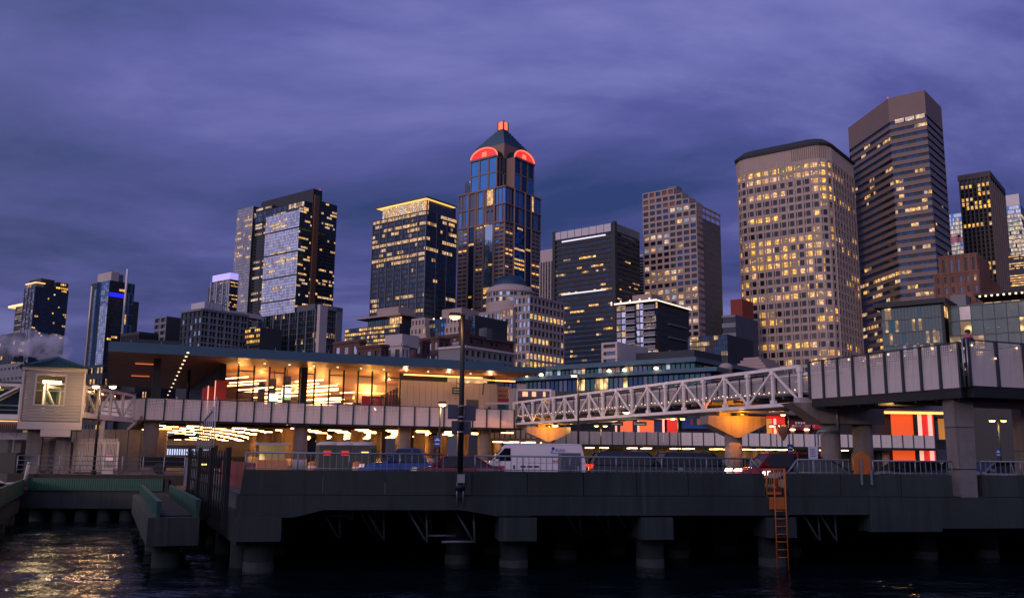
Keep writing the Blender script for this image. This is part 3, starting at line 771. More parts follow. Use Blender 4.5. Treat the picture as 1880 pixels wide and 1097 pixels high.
    apex = b.Z(240, (c0+c1)/2, (d0+d1)/2); n = 9; ma, md = (c0+c1)/2, (d0+d1)/2
    for i in range(n):
        k0 = 1-i/n*0.88; z0 = z2+(apex-z2)*i/n; z1 = z2+(apex-z2)*(i+0.72)/n
        b.slab('pyramid_tier', 'roof_metal', ma-(c1-c0)/2*k0, ma+(c1-c0)/2*k0, md-(d1-d0)/2*k0, md+(d1-d0)/2*k0, z0, z1)
        b.slab('pyramid_core', 'roof_dark', ma-(c1-c0)/2*k0*.93, ma+(c1-c0)/2*k0*.93, md-(d1-d0)/2*k0*.93, md+(d1-d0)/2*k0*.93, z1, z1+(apex-z2)*0.28/n)
    lw = 2.7; lz = b.Z(226, ma, md)
    b.slab('lantern', 'led_coral', ma-lw, ma+lw, md-lw, md+lw, apex, lz)
    for i in (-1, 1):
        for j in (-1, 1): b.slab('lantern_post', wl, ma+i*lw-.5, ma+i*lw+.5, md+j*lw-.5, md+j*lw+.5, apex, lz+.6)
    b.done()
vault_tower()

# --- glass tower with dark crown screen and brown fin
def screen_tower():
    z = 187.0; b = Bld('office_tower', 'lilac mirror glass tower with dark crown screen and brown side fin', 'tower', 576, 346, z)
    b.minpx = 99
    zv = b.Z(640)
    def rows(t, r): return r.choice([0.1, 0.2, 0.5, 1.2]) if not 0.60 < t < 0.95 else r.choice([0.8, 1.5, 2.2, 0.4])
    # main glass face: a volume standing forward of the core slab
    b0 = b.B(553, a=0.3); aD = b.A(491, b=b0); zmain = b.Z(384, 0.3, b0); a1 = b.A(480, b=-1); aM = 0.3
    main = dict(nx=22, ny=46, fx=0.93, fz=0.90, d=0.06, p=0.11, rows=rows, runs=3, seed=61, dark=['glass_mirror', 'glass_mirror', 'glass_lilac'], lit=['lit_pale', 'lit_pale', 'lit_warm', 'lit_dim'], wall='mullion', bars=(8, 0.9, 0.25, 'mullion_dark'))
    side = dict(nx=9, ny=46, fx=0.9, fz=0.62, d=0.06, p=0.20, runs=3, seed=62, dark=['glass_deep', 'glass_dark', 'glass_teal'], lit=['lit_warm', 'lit_gold', 'lit_pale'], wall='mullion_dark')
    p = [b.P(aD, b0), b.P(aM, b0), b.P(aM, 0), b.P(aD, 0)]
    b.front(p[0], p[1], zv, zmain, main); b.front(p[1], p[2], zv, zmain, side); b.g('roof', 'roof_dark').face([(q[0], q[1], zmain) for q in p])
    b.front(p[0], p[1], b.base, zv, dict(wall='mullion_dark')); b.front(p[1], p[2], b.base, zv, dict(wall='mullion_dark'))
    # upper setback floors
    zu = b.Z(368, 1, b0+4); b.block(1.0, a1, b0+4, -.1, zu, zmain-1, left=dict(nx=20, ny=2, fx=.9, fz=.8, d=.1, p=.3, seed=63, dark=['glass_deep', 'glass_mid'], lit=['lit_pale', 'lit_dim'], wall='mullion_dark'), right=dict(nx=5, ny=2, fx=.9, fz=.8, d=.1, p=.2, seed=64, wall='mullion_dark'), wall='mullion_dark')
    # dark slot and the left slab
    aL = b.A(437, b=b0+3); zl = b.Z(378, a1, b0+3)
    b.block(a1, aL, b0+3, 8, zl, left=dict(nx=14, ny=50, fx=0.90, fz=0.86, d=0.06, p=0.14, rows=rows, seed=65, dark=['glass_lilac', 'glass_lilac', 'glass_mirror'], lit=['lit_warm', 'lit_pale'], wall='mullion', mull=(1, .22, .25, 'metal_light')), wall='mullion_dark', zv=zv)
    b.block(aD, a1, b0+5, -.1, zl-2, left=dict(nx=2, ny=46, fx=.8, fz=.7, d=.2, p=.35, seed=66, dark=['glass_dark'], lit=['lit_pale', 'lit_dim'], wall='mullion_dark'), wall='mullion_dark', zv=zv)
    # core slab rising into the crown screen, with a brown fin on its end
    bR = b.B(592); b.block(0, b.A(480), 0, bR, z, wall='slate_dark', right=dict(nx=4, ny=48, fx=.9, fz=.6, d=.1, p=.05, seed=67, dark=['glass_dark'], wall='mullion_dark'), zv=zv)
    f0, f1 = b.B(577.5), b.B(586); b.slab('fin', 'fin_brown', -1.2, 0.4, f0, f1, zv-30, b.Z(357))
    # right-hand dark block
    c0, c1 = bR, b.B(619, a=1.0, z=b.Z(372)); zr = b.Z(369, 1, c0)
    b.front(b.P(1.0, c0), b.P(1.0, c1), zv, zr, dict(nx=10, ny=44, fx=.9, fz=.55, d=.1, p=.15, runs=2, seed=68, dark=['glass_deep', 'glass_dark'], lit=['lit_warm', 'lit_pale', 'lit_gold'], wall='mullion_dark'))
    b.block(1.25, 20, c0+.05, c1-.05, zr, zv-40, wall='slate_dark')
    for i in range(14): q = b.P(2+i*3.1, 2.3); b.g('rail_post', 'steel_grey').tube((q[0], q[1], z), (q[0], q[1], z+1.6), .08, .08, 5)
    q = b.P(0.5, bR-2); b.g('beacon', 'led_red').box(q[0]-.3, q[0]+.3, q[1]-.3, q[1]+.3, z, z+.8)
    b.done()
screen_tower()

# --- office tower with a glowing overhanging roof
def lantern_tower():
    z = 170.0; b = Bld('office_tower', 'dark glass office tower with amber glowing overhanging roof', 'tower', 783, 363, z); b.minpx = 99
    aR = b.A(690); bR = b.B(838); zv = b.Z(640)
    b.slab('roof_overhang', 'roof_grey', -0.5, aR, -0.5, bR, z, z+1.1)
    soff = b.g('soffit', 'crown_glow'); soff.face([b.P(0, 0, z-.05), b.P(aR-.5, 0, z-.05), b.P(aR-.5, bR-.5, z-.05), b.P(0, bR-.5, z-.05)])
    a0, b0 = 2.2, 2.6; a1 = b.A(684.5, b=b0, z=b.Z(402)); b1 = b.B(839, a=a0, z=z-6); zp = b.Z(385, a0, b0)
    aP = b.A(702, b=b0)
    def rows(t, r): return r.choice([1.2, 1.7, 2.2]) if t > 0.60 else r.choice([0.05, 0.3, 1.3]) if t > .3 else r.choice([0.02, .3, .9])
    sp = dict(nx=6*7, ny=27, fx=.94, fz=.62, d=.12, p=.42, rows=rows, runs=4, seed=71, dark=['glass_mid', 'glass_deep', 'glass_mid'], lit=['lit_warm', 'lit_warm', 'lit_pale', 'lit_dim'], wall='slate_dark', mull=(6, .55, .35, 'mullion'))
    sr = dict(sp); sr.update(nx=15, seed=72, p=.33, dark=['glass_deep', 'glass_dark'], mull=(5, .5, .35, 'mullion'))
    b.block(a0, a1, b0, b1, zp, left=sp, right=sr, wall='slate_dark', zv=zv)
    pl = dict(nx=26, ny=1, fx=.9, fz=.94, d=.15, p=2.0, rows=lambda t, r: 1.0, seed=73, lit=['lit_warm', 'lit_pale'], wall='mullion', dark=['glass_mid'])
    pr = dict(pl); pr.update(p=.25, dark=['glass_deep'], seed=74)
    b.block(a0+.3, aP, b0+.3, b1-1, z, zp, left=pl, right=pr, wall='slate_dark')
    b.block(6, aP*.6, 8, 18, z+3.0, z+1.1, wall='slate_grey'); 
    for i in range(5): mast(b, 8+i*2, 9, z+3, 2+(i % 3), .1)
    b.done()
lantern_tower()

# --- black slab with pale crown panels
def black_slab():
    z = 122.0; b = Bld('office_tower', 'black slab tower with pale metal crown panels and bright line lights', 'tower', 1128, 408, z)
    a1 = b.A(1017); b1 = b.B(1174); zv = b.Z(690); zc = b.Z(424, 0, 0)
    def rows(t, r): return r.choice([0.0, 0.3, .8, 1.8, 2.4]) if t < .86 else .3
    sp = dict(nx=26, ny=29, fx=1.0, fz=.42, d=.45, p=.15, rows=rows, runs=2.0, seed=81, dark=['glass_dark', 'glass_deep', 'glass_dark'], lit=['lit_gold', 'lit_warm', 'lit_dim'], wall='slate_dark')
    sr = dict(sp); sr.update(nx=14, p=.05, seed=82, fz=.3)
    b.block(0, a1, 0, b1, zc, left=sp, right=sr, wall='slate_dark', zv=zv)
    b.block(0.6, a1-.6, .6, b1-.6, z, zc, wall='slate_dark')
    n = 8
    for i in range(n):
        w = (a1-2)/n; b.slab('crown_panel', 'metal_light', 2+i*w+.15, 2+(i+1)*w-.15, -.1, .3, zc+.3, z-.2)
        w = (b1-2)/n; b.slab('crown_panel', 'slate_grey', -.1, .3, 2+i*w+.15, 2+(i+1)*w-.15, zc+.3, z-.2)
    for zz, k0, k1 in ((b.Z(437, a1*.4), .14, .86), (b.Z(536, a1*.4), .14, .86)):
        b.slab('line_light', 'led_white_line', a1*k0, a1*k1, -.25, -.05, zz, zz+.7); b.slab('line_light', 'slate_grey', -.25, -.05, b1*.25, b1*.75, zz, zz+.7)
    b.slab('corner_post', 'slate_dark', -.6, 1.4, -.6, 1.4, b.base, z+.6); b.slab('corner_post', 'slate_dark', a1-1, a1+.6, -.6, 1.2, b.base, z+.3)
    b.done()
black_slab()

# --- tan grid tower with stepped top
def grid_tower():
    z = 134.0; b = Bld('office_tower', 'tan gridded tower with stepped top and open frame on its dark side', 'tower', 1278, 372, z); b.minpx = 8.0
    a1 = b.A(1180); b1 = b.B(1322); zv = b.Z(690); nb = 8; w = a1/nb; zt = b.Z(336, w*3.4)
    fh = (z-zv)/27
    def rows(t, r): return r.choice([.1, .3, .7, 1.4, 2.0]) if t < .75 else r.choice([.05, .5, 1.0])
    sp = dict(nx=nb, ny=27, pat=[(.5, .74)], fz=.62, d=.5, p=.22, rows=rows, runs=2.6, seed=91, dark=['glass_dark', 'glass_deep', 'glass_dark'], lit=['lit_warm', 'lit_pale', 'lit_dim', 'lit_dim', 'lit_cool'], wall='stone_tan')
    sr = dict(nx=14, ny=27, fx=1.0, fz=.52, d=.4, p=.22, rows=rows, runs=2.2, seed=92, dark=['glass_dark', 'glass_deep'], lit=['lit_warm', 'lit_pale'], wall='slate_mid')
    zo = z-fh*2
    sr2 = dict(sr); sr2['ny'] = 25
    b.block(0, a1, 0.02, b1*.25, z, left=sp, wall='stone_tan', zv=zv)
    b.front(b.P(0, 0), b.P(0, b1), zv, zo, sr2); b.block(.05, a1, b1*.25, b1, zo, wall='slate_mid')
    # open frame at the far top
    for i in range(5):
        bb = b1*(.2+.8*i/4); b.slab('frame_post', 'stone_tan', -.1, .5, bb-.35, bb+.05, zo, z)
    b.slab('frame_beam', 'stone_tan', -.1, .6, .1, b1, z-.7, z); b.slab('frame_beam', 'stone_tan', -.1, .6, .1, b1, zo+fh*.8, zo+fh*1.1)
    # steps up
    st = [(w*1, fh), (w*2, fh*2), (w*3.2, fh*3.1)]
    for k, (a, h) in enumerate(st):
        zz0 = z + (st[k-1][1] if k else 0); n = nb-int(round(a/w))
        b.block(a, a1, 0.0-.01*k, b1*.55, z+h, zz0, left=dict(nx=n, ny=1, pat=[(.5, .74)], fz=.62, d=.5, p=.0, seed=95+k, dark=['glass_deep', 'fin_brown', 'glass_dark'], wall='stone_tan'), wall='stone_tan')
    b.block(w*3.6, w*5, 6, 12, z+fh*3.1+3, z+fh*3.1, wall='slate_grey')
    b.done()
grid_tower()

# --- black finned tower, blue glass block behind, pale ribbed slab
def finned():
    z = 182.0; b = Bld('office_tower', 'slim black tower with vertical fins and scattered gold windows', 'tower', 1815, 314, z)
    a1 = b.A(1761); b1 = b.B(1843); zv = b.Z(560)
    def rows(t, r): return r.choice([0, .1, .8, 2.2])
    b.block(0, a1, 0, b1, z-1, left=dict(nx=7, ny=30, pat=[(.5, .62)], fz=.8, d=.5, p=.28, rows=rows, runs=2, seed=101, dark=['glass_dark'], lit=['lit_gold', 'lit_warm'], wall='fin_black', mull=(1, .9, .8, 'fin_black')), right=dict(nx=7, ny=1, fx=.3, fz=.98, d=.4, seed=102, p=0, dark=['fin_black'], wall='stone_brown', mull=(1, .5, .6, 'stone_brown')), wall='fin_black', zv=zv)
    b.block(-.9, a1+.9, -.9, b1, z, z-3.5, wall='fin_black'); b.done()
    z = 190.0; b = Bld('office_tower', 'pale blue glass block with rows of white lights behind the finned tower', 'tower', 1871, 355, z)
    a1 = b.A(1741); zv = b.Z(580); b1 = 26
    def rows(t, r): return 2.2 if r.random() < .75 and t < .9 else .1
    b.block(0, a1, 0, b1, z-8, left=dict(nx=46, ny=26, fx=.92, fz=.8, d=.06, p=.42, rows=rows, runs=1.6, seed=103, dark=['glass_sky', 'glass_lilac', 'glass_blue'], lit=['lit_pale', 'lit_cool', 'lit_pale'], wall='mullion'), right=dict(nx=12, ny=26, fx=.92, fz=.8, d=.06, p=.3, rows=rows, seed=104, dark=['glass_blue'], lit=['lit_pale'], wall='mullion'), wall='mullion', zv=zv)
    b.block(0.3, b.A(1846), .3, 12, z, z-8, wall='metal_light'); b.done()
    z = 120.0; b = Bld('office_tower', 'pale slab tower with vertical ribs beside the black slab tower', 'tower', 1042, 452, z)
    a1 = b.A(992); zv = b.Z(590); zc = b.Z(479, a1*.6)
    b.block(0, a1, 0, 20, z, zc, wall='stone_pale')
    b.block(0, a1, 0, 20, zc, left=dict(nx=10, ny=16, pat=[(.5, .6)], fz=.99, d=.4, p=.3, rows=lambda t, r: 3 if t < .16 else .05, seed=105, dark=['glass_dark', 'slate_dark'], lit=['lit_gold', 'lit_dim'], wall='stone_pale', mull=(1, .55, .5, 'stone_pale')), wall='stone_pale', zv=zv); b.done()
    z = 118.0; b = Bld('office_tower', 'narrow blue glass tower with white floor lines in the gap', 'tower', 1181, 461, z)
    b.block(0, 22, 0, 20, z, left=dict(nx=8, ny=30, fx=1, fz=.7, d=.1, p=.05, seed=106, dark=['glass_mid', 'glass_sky'], wall='metal_light'), right=dict(nx=8, ny=30, fx=1, fz=.7, d=.1, p=.05, seed=107, dark=['glass_mid'], wall='metal_light'), wall='metal_light', zv=b.Z(620)); b.done()
finned()
# ------------------------------------------------------------------ lower and farther buildings
def rows_mix(*c): return lambda t, r: r.choice(c)
def domed():
    z = 73.0; b = Bld('domed_building', 'cream stepped office building with a dark blue dome', 'building', 973, 543, z); b.minpx = 8.0
    b1 = b.B(1036); zv = b.Z(690); aA = b.A(944); fh = 3.55
    def nf(z1): return max(1, int(round((z1-zv)/fh)))
    blue = ['glass_sky', 'glass_sky', 'glass_teal', 'glass_mid']
    rr = dict(nx=9, pat=[(.5, .72)], fz=.66, d=.4, runs=4, seed=112, p=.5, rows=lambda t, r: 2.0 if .08 < t < .3 else .15, dark=['glass_dark', 'glass_teal', 'glass_dark'], lit=['lit_warm', 'lit_pale', 'lit_gold'], wall='stone_dome')
    def L(nx, seed, dk=blue, p=.15): return dict(nx=nx, pat=[(.5, .70)], fz=.66, d=.4, seed=seed, p=p, runs=2, dark=dk, lit=['lit_warm', 'lit_dim', 'lit_pale'], wall='stone_dome')
    l = L(4, 111); l['ny'] = nf(z); rr['ny'] = nf(z)
    b.block(0, aA, 0, b1, z, left=l, right=rr, wall='stone_dome', zv=zv, parapet=.5)
    aB = b.A(921, b=-2); z2 = b.Z(566, aA, -2); l = L(3, 113, ['glass_teal', 'glass_dark', 'glass_sky'], .35); l['ny'] = nf(z2)
    b.block(aA-1, aB, -2, 24, z2, left=l, right=dict(wall='stone_dome'), wall='stone_dome', zv=zv, parapet=.5)
    aC = b.A(858, b=-.5); z3 = b.Z(571, aB, -.5); l = L(9, 114, ['glass_mid', 'glass_sky'], .4); l['ny'] = nf(z3)
    b.block(aB, aC, -.5, 24, z3, left=l, wall='stone_dome', zv=zv, parapet=.5)
    z4 = b.Z(597, aB, -3); l = L(8, 115, ['glass_sky', 'glass_sky', 'glass_teal'], .05); l['ny'] = max(1, nf(z4))
    b.block(b.A(905, b=-4), aC, -4, 2, z4, left=l, right=dict(wall='stone_dome'), wall='stone_dome', zv=zv)
    b.slab('line_light', 'led_white_line', b.A(918, b=-3), aC, -4.3, -4.1, z4+.2, z4+.7)
    # drum and dome
    cpx, R = 938, 0
    q = b.P(b.A(936, b=11), 11); d = math.hypot(q[0], q[1]); R = 44/FPX*d; zd = b.Z(560, b.A(936, b=11), 11); zd1 = b.Z(540, b.A(936, b=11), 11); zd2 = b.Z(528, b.A(936, b=11), 11); zt = b.Z(506, b.A(936, b=11), 11)
    n = 40
    for k, (za, zb) in enumerate(((zd, zd1), (zv, zd))):
        if k: b.g('drum', 'stone_dome').lathe([(R, za), (R, zb)], q[:2], 32); continue
        for i in range(n):
            t0, t1 = 2*pi*i/n, 2*pi*(i+1)/n
            p0 = (q[0]+R*cos(t0), q[1]+R*sin(t0)); p1 = (q[0]+R*cos(t1), q[1]+R*sin(t1))
            if sin((t0+t1)/2) > .4: continue
            b.front(p0, p1, za, zb, dict(nx=1, ny=2, fx=.8, fz=.66, d=.3, seed=i, p=.15, dark=['glass_sky', 'glass_teal', 'glass_dark'], lit=['lit_pale', 'lit_dim'], wall='stone_dome'))
    b.g('drum', 'stone_dome').lathe([(R*1.03, zd1), (R*1.03, zd1+.8), (R*.97, zd1+1.0), (R*.92, zd2-.6), (R*.76, zd2), (R*.72, zd2+.4)], q[:2], 40)
    prof = [(R*.72*cos(t*pi/2/10), zd2+.4+(zt-zd2-.4)*sin(t*pi/2/10)) for t in range(10)] + [(0.05, zt)]
    b.g('dome', 'copper_blue').lathe(prof, q[:2], 36)
    for i in range(36):
        t = 2*pi*i/36
        for (r0, z0), (r1, z1) in zip(prof[:7], prof[1:8]): b.g('dome_rib', 'copper_blue').bar((q[0]+r0*cos(t), q[1]+r0*sin(t), z0), (q[0]+r1*cos(t), q[1]+r1*sin(t), z1), .22, .3)
    b.done()
domed()

def balcony_block():
    z = 45.0; b = Bld('apartment_building', 'glass apartment block with stacked balconies and a bright roof line', 'building', 1204, 553, z); b.minpx = 8.0
    a1 = b.A(1131); b1 = b.B(1265); zv = b.Z(665); nf = 9
    cols = ['glass_pale', 'bal', 'glass_pale', 'bal']; xs = [0, b.A(1181), b.A(1167), b.A(1149), a1]
    def dk(i, j, k, r): return None
    for k in range(4):
        bal = k in (0, 2)
        mats = ['glass_pale', 'glass_mirror', 'glass_lilac'] if not bal else ['glass_mid', 'glass_teal', 'glass_dark']
        b.front(b.P(xs[k+1], 1.0 if bal else 0), b.P(xs[k], 1.0 if bal else 0), zv, z, dict(nx=2, ny=nf, fx=.86, fz=.78, d=.1, p=.35 if bal else .12, seed=120+k, dark=mats, lit=['lit_pale', 'lit_dim', 'lit_warm'], wall='mullion_dark'))
        fh = (z-zv)/nf
        if bal:
            for j in range(nf):
                b.slab('balcony_slab', 'metal_light', xs[k]+.1, xs[k+1]-.1, -.6, 1.0, zv+j*fh-.1, zv+j*fh+.12)
                b.slab('balcony_front', 'slate_grey', xs[k]+.1, xs[k+1]-.1, -.6, -.52, zv+j*fh+.25, zv+j*fh+1.0)
    def rows(t, r): return r.choice([.2, .6, 1.4]) if t < .5 else r.choice([0, .1, .3])
    b.front(b.P(0, 0), b.P(0, b1), zv, z, dict(nx=16, ny=nf, fx=.92, fz=.85, d=.08, p=.22, rows=rows, runs=1.6, seed=125, dark=['glass_dark', 'glass_deep'], lit=['lit_warm', 'lit_dim', 'lit_gold'], wall='mullion_dark'))
    b.block(.05, a1, 1.1, b1-.05, z-.1, wall='slate_dark')
    for j in (2, 4, 6): b.slab('ledge', 'slate_grey', -.4, 0, b1*.35, b1*.9, zv+j*(z-zv)/nf, zv+j*(z-zv)/nf+.3)
    b.slab('roof_edge', 'slate_grey', -.7, a1+.3, -.9, b1+.3, z, z+.5)
    b.slab('line_light', 'led_warm_line', -.75, a1, -.98, -.85, z+.05, z+.45); b.slab('line_light', 'led_warm_line', -.85, -.72, -.9, b1, z+.05, z+.32)
    zp = b.Z(540, 4, 4); b.block(3, a1*.72, 3, b1*.5, zp, z+.5, wall='stone_tan')
    for i in range(5): q = b.P(3.5+i*3, 2.8); b.g('wall_light', 'tiny_lamp').box(q[0]-.15, q[0]+.15, q[1]-.15, q[1], zp-2.2, zp-1.2)
    b.done()
    z = 22.5; b = Bld('office_block', 'small pale concrete office block against the balcony apartments', 'building', 1133, 627, z); zv = b.Z(668)
    b.block(0, b.A(1104), 0, 10, z, left=dict(nx=1, ny=3, fx=.76, fz=.5, d=.4, p=.1, seed=128, dark=['glass_dark', 'glass_mid'], wall='stone_pale'), wall='stone_pale', zv=zv); b.done()
balcony_block()

def hotel():
    z = 34.5; b = Bld('hotel_building', 'green glass hotel with lit rooms below a string of roof lights', 'building', 1727, 547, z); b.minpx = 7.5
    a1 = b.A(1617); zv = b.Z(725); nf = 7
    def fn(i, j, k, r):
        x = r.random()
        if j <= 3 and x < .6: return r.choice(['glass_pale', 'glass_hotel', 'glass_pale', 'glass_hotel', 'lit_dim'])
        if x < .10: return 'lit_room'
        if x < .2: return 'lit_dim'
        if x < .3: return 'glass_teal'
        return 'glass_hotel'
    b.block(0, a1, 0, 7, z-1.0, left=dict(nx=18, ny=nf, fx=.94, fz=.9, d=.05, seed=131, fn=fn, wall='mullion_dark', bars=(1, .12, .12, 'slate_grey')), right=dict(nx=4, ny=nf, fx=.94, fz=.9, d=.05, seed=132, dark=['glass_teal'], p=.1, wall='mullion_dark'), wall='slate_dark', zv=zv)
    b.slab('roof_edge', 'roof_dark', -1.0, a1+1.2, -1.2, 9, z-1.0, z-.1)
    b.slab('corner_post', 'slate_dark', -.35, .1, -.2, .5, zv, z-1)
    # right wing, set back a little
    aR = -52.0; z2 = b.Z(562, -2, 3); nx = 26
    def fn2(i, j, k, r):
        x = r.random()
        if j == nf-2 and 10 < i < 20 and i % 4 < 2: return 'glass_pale'
        if x < .13: return 'lit_room'
        if x < .22: return 'lit_dim'
        if x < .28: return 'glass_pale'
        return 'glass_hotel'
    b.block(aR, -.4, 3.0, 20, z2, left=dict(nx=nx, ny=nf-1, fx=.95, fz=.9, d=.05, seed=133, fn=fn2, wall='mullion_dark', bars=(1, .14, .12, 'slate_grey')), wall='slate_dark', zv=zv)
    z3 = b.Z(553, -6, 6); zz = z3+.9
    b.front(b.P(-6, 7), b.P(aR, 7), z2, z3, dict(nx=30, ny=1, fx=.9, fz=.8, d=.2, seed=134, p=.6, lit=['lit_dim', 'lit_warm'], dark=['glass_dark'], wall='slate_dark'))
    b.slab('roof_edge', 'roof_dark', aR, -5, 3.6, 14, zz-.1, zz+.35)
    for i in range(46): q = b.P(-6-i*1.0, 3.7, zz-.35); b.g('roof_lamp', 'tiny_lamp').box(q[0]-.13, q[0]+.13, q[1]-.13, q[1]+.13, zz-.42, zz-.12)
    rr = random.Random(5)
    for i in range(34):
        a = rr.uniform(aR*.6, a1-1); q = b.P(a, -.25 if a > 0 else 2.75); zz = zv+(rr.randint(1, nf-2))*(z-1-zv)/nf; b.g('curtain_rail', 'metal_light').box(q[0]-.22, q[0]+.22, q[1]-.05, q[1]+.02, zz-.1, zz+.1)
    b.done()
hotel()

def brick_hall():
    z = 72.0; b = Bld('brick_building', 'stepped old brick building with a flag on its roof', 'building', 1793, 466, z, base=10); b.minpx = 8
    a1 = b.A(1725); b1 = b.B(1832, z=66); zv = b.Z(560)
    zA = b.Z(500, 0, 0); sp = dict(nx=5, ny=1, fx=.36, fz=.74, d=.4, p=.0, seed=141, dark=['glass_mid', 'glass_dark'], wall='brick_old', mull=(1, .7, .4, 'brick_old'))
    sr = dict(nx=8, ny=1, fx=.25, fz=.6, d=.3, p=0, seed=142, dark=['glass_dark'], wall='brick_old', mull=(1, .8, .4, 'brick_old'))
    b.block(0, a1, 0, b1*.55, z, zA, left=sp, right=sr, wall='brick_old', parapet=.5)
    aB = b.A(1713, b=-2); sp2 = dict(nx=6, ny=3, fx=.34, fz=.55, d=.4, p=.08, seed=143, dark=['glass_mid', 'glass_dark'], lit=['lit_room'], wall='brick_old', mull=(1, .6, .35, 'brick_old'))
    b.block(-.6, aB, -2, b1, zA, left=sp2, right=dict(nx=12, ny=3, fx=.25, fz=.5, d=.3, seed=144, p=0, wall='brick_old', mull=(1, .7, .35, 'brick_old')), wall='brick_old', zv=b.Z(560), parapet=.6)
    zC = b.Z(534, -8, -4); b.block(-60, -.8, -3.5, b1, zC, left=dict(nx=22, ny=1, fx=.4, fz=.6, d=.3, seed=145, p=.05, lit=['lit_dim'], wall='brick_old'), wall='brick_old', zv=zC-4)
    b.block(aB*.2, aB*.55, -9, -2.1, b.Z(541, aB*.4, -9), wall='slate_grey')
    b.done()
    q = b.P(a1*.4, 4); f = empty('flag', (q[0], q[1], z+.05)); tag(f, 'striped red flag on a pole above the brick building', 'flag')
    MB().tube((0, 0, 0), (0, 0, 9), .12, .07, 6).build('pole', 'steel_galv', f)
    mb = MB(); n = 10; cols = 7
    for j in range(cols):
        for i in range(n):
            x0, x1 = i*.42, (i+1)*.42; w = lambda x: .35*sin(x*2.1)
            z0, z1 = 6.0+j*.36-.28*0, 6.0+(j+1)*.36
            dr = lambda x: -x*.35
            mb.face([(-x0, w(x0), z0+dr(x0)), (-x1, w(x1), z0+dr(x1)), (-x1, w(x1), z1+dr(x1)), (-x0, w(x0), z1+dr(x0))], 2 if (i < 4 and j > 3) else j % 2)
    mb.build('cloth', ['ink_red', 'stone_pale', 'car_navy'], f)
brick_hall()

def waterfront_glass():
    z = 19.2; b = Bld('waterfront_building', 'long low glass building with flat dark roofs above the truss bridge', 'building', 1275, 656, z); b.minpx = 8
    a1 = b.A(1000); b1 = b.B(1332); z1 = b.Z(664, 4, 1); zl = b.Z(680, 0, 0)
    sp = dict(nx=34, ny=1, fx=.92, fz=.86, d=.15, p=.0, seed=151, wall='mullion_dark', fn=lambda i, j, k, r: ('lit_warm' if r.random() < .7 else 'lit_dim') if 8 < i < 21 and r.random() < .75 else r.choice(['lit_cool', 'glass_teal', 'glass_mid']) if i >= 21 else r.choice(['glass_teal', 'glass_mid', 'lit_cool']))
    b.block(0, a1, 0, 26, z-.7, zl, left=sp, right=dict(nx=9, ny=1, fx=.9, fz=.8, d=.1, p=0, seed=152, dark=['glass_deep', 'glass_dark'], wall='mullion_dark'), wall='slate_dark')
    b.slab('roof_edge', 'roof_metal', -.8, a1+.8, -1.2, 27, z-.7, z)
    zg = b.Z(722, 0, -3); aE = b.A(925, b=-3, z=zl)
    sp = dict(nx=44, ny=1, fx=.94, fz=.88, d=.15, p=0, seed=153, wall='mullion_dark', fn=lambda i, j, k, r: 'lit_room' if i in (17, 18, 21, 22, 23, 27) else r.choice(['glass_deep', 'glass_deep', 'glass_mid', 'glass_teal']))
    b.block(-4, aE, -3, 26, zl-.6, zg, left=sp, wall='slate_dark')
    b.slab('roof_ledge', 'roof_metal', -5.5, aE+.5, -4.2, 0, zl-.6, zl)
    b.block(-4, aE, -2.5, 26, zg, wall='slate_dark', left=dict(nx=44, ny=2, fx=.93, fz=.8, d=.1, p=.03, seed=154, dark=['glass_deep'], wall='mullion_dark'), zv=b.Z(775, 0, -3))
    b.slab('terrace_rail', 'mullion_dark', -4, aE, -4.6, -4.5, zg-.2, zg+.9)
    for i, a in enumerate((aE*.12, aE*.28, aE*.36, aE*.74, aE*.83, aE*.97)):
        q = b.P(a, -4.4); b.g('ledge_lamp', 'lamp_warm').lathe([(.02, zl+.05), (.30, zl+.1), (.25, zl+.33), (.02, zl+.4)], q[:2], 8)
    b.block(3, 14, 6, 16, z+2, z, wall='slate_dark'); b.done()
waterfront_glass()

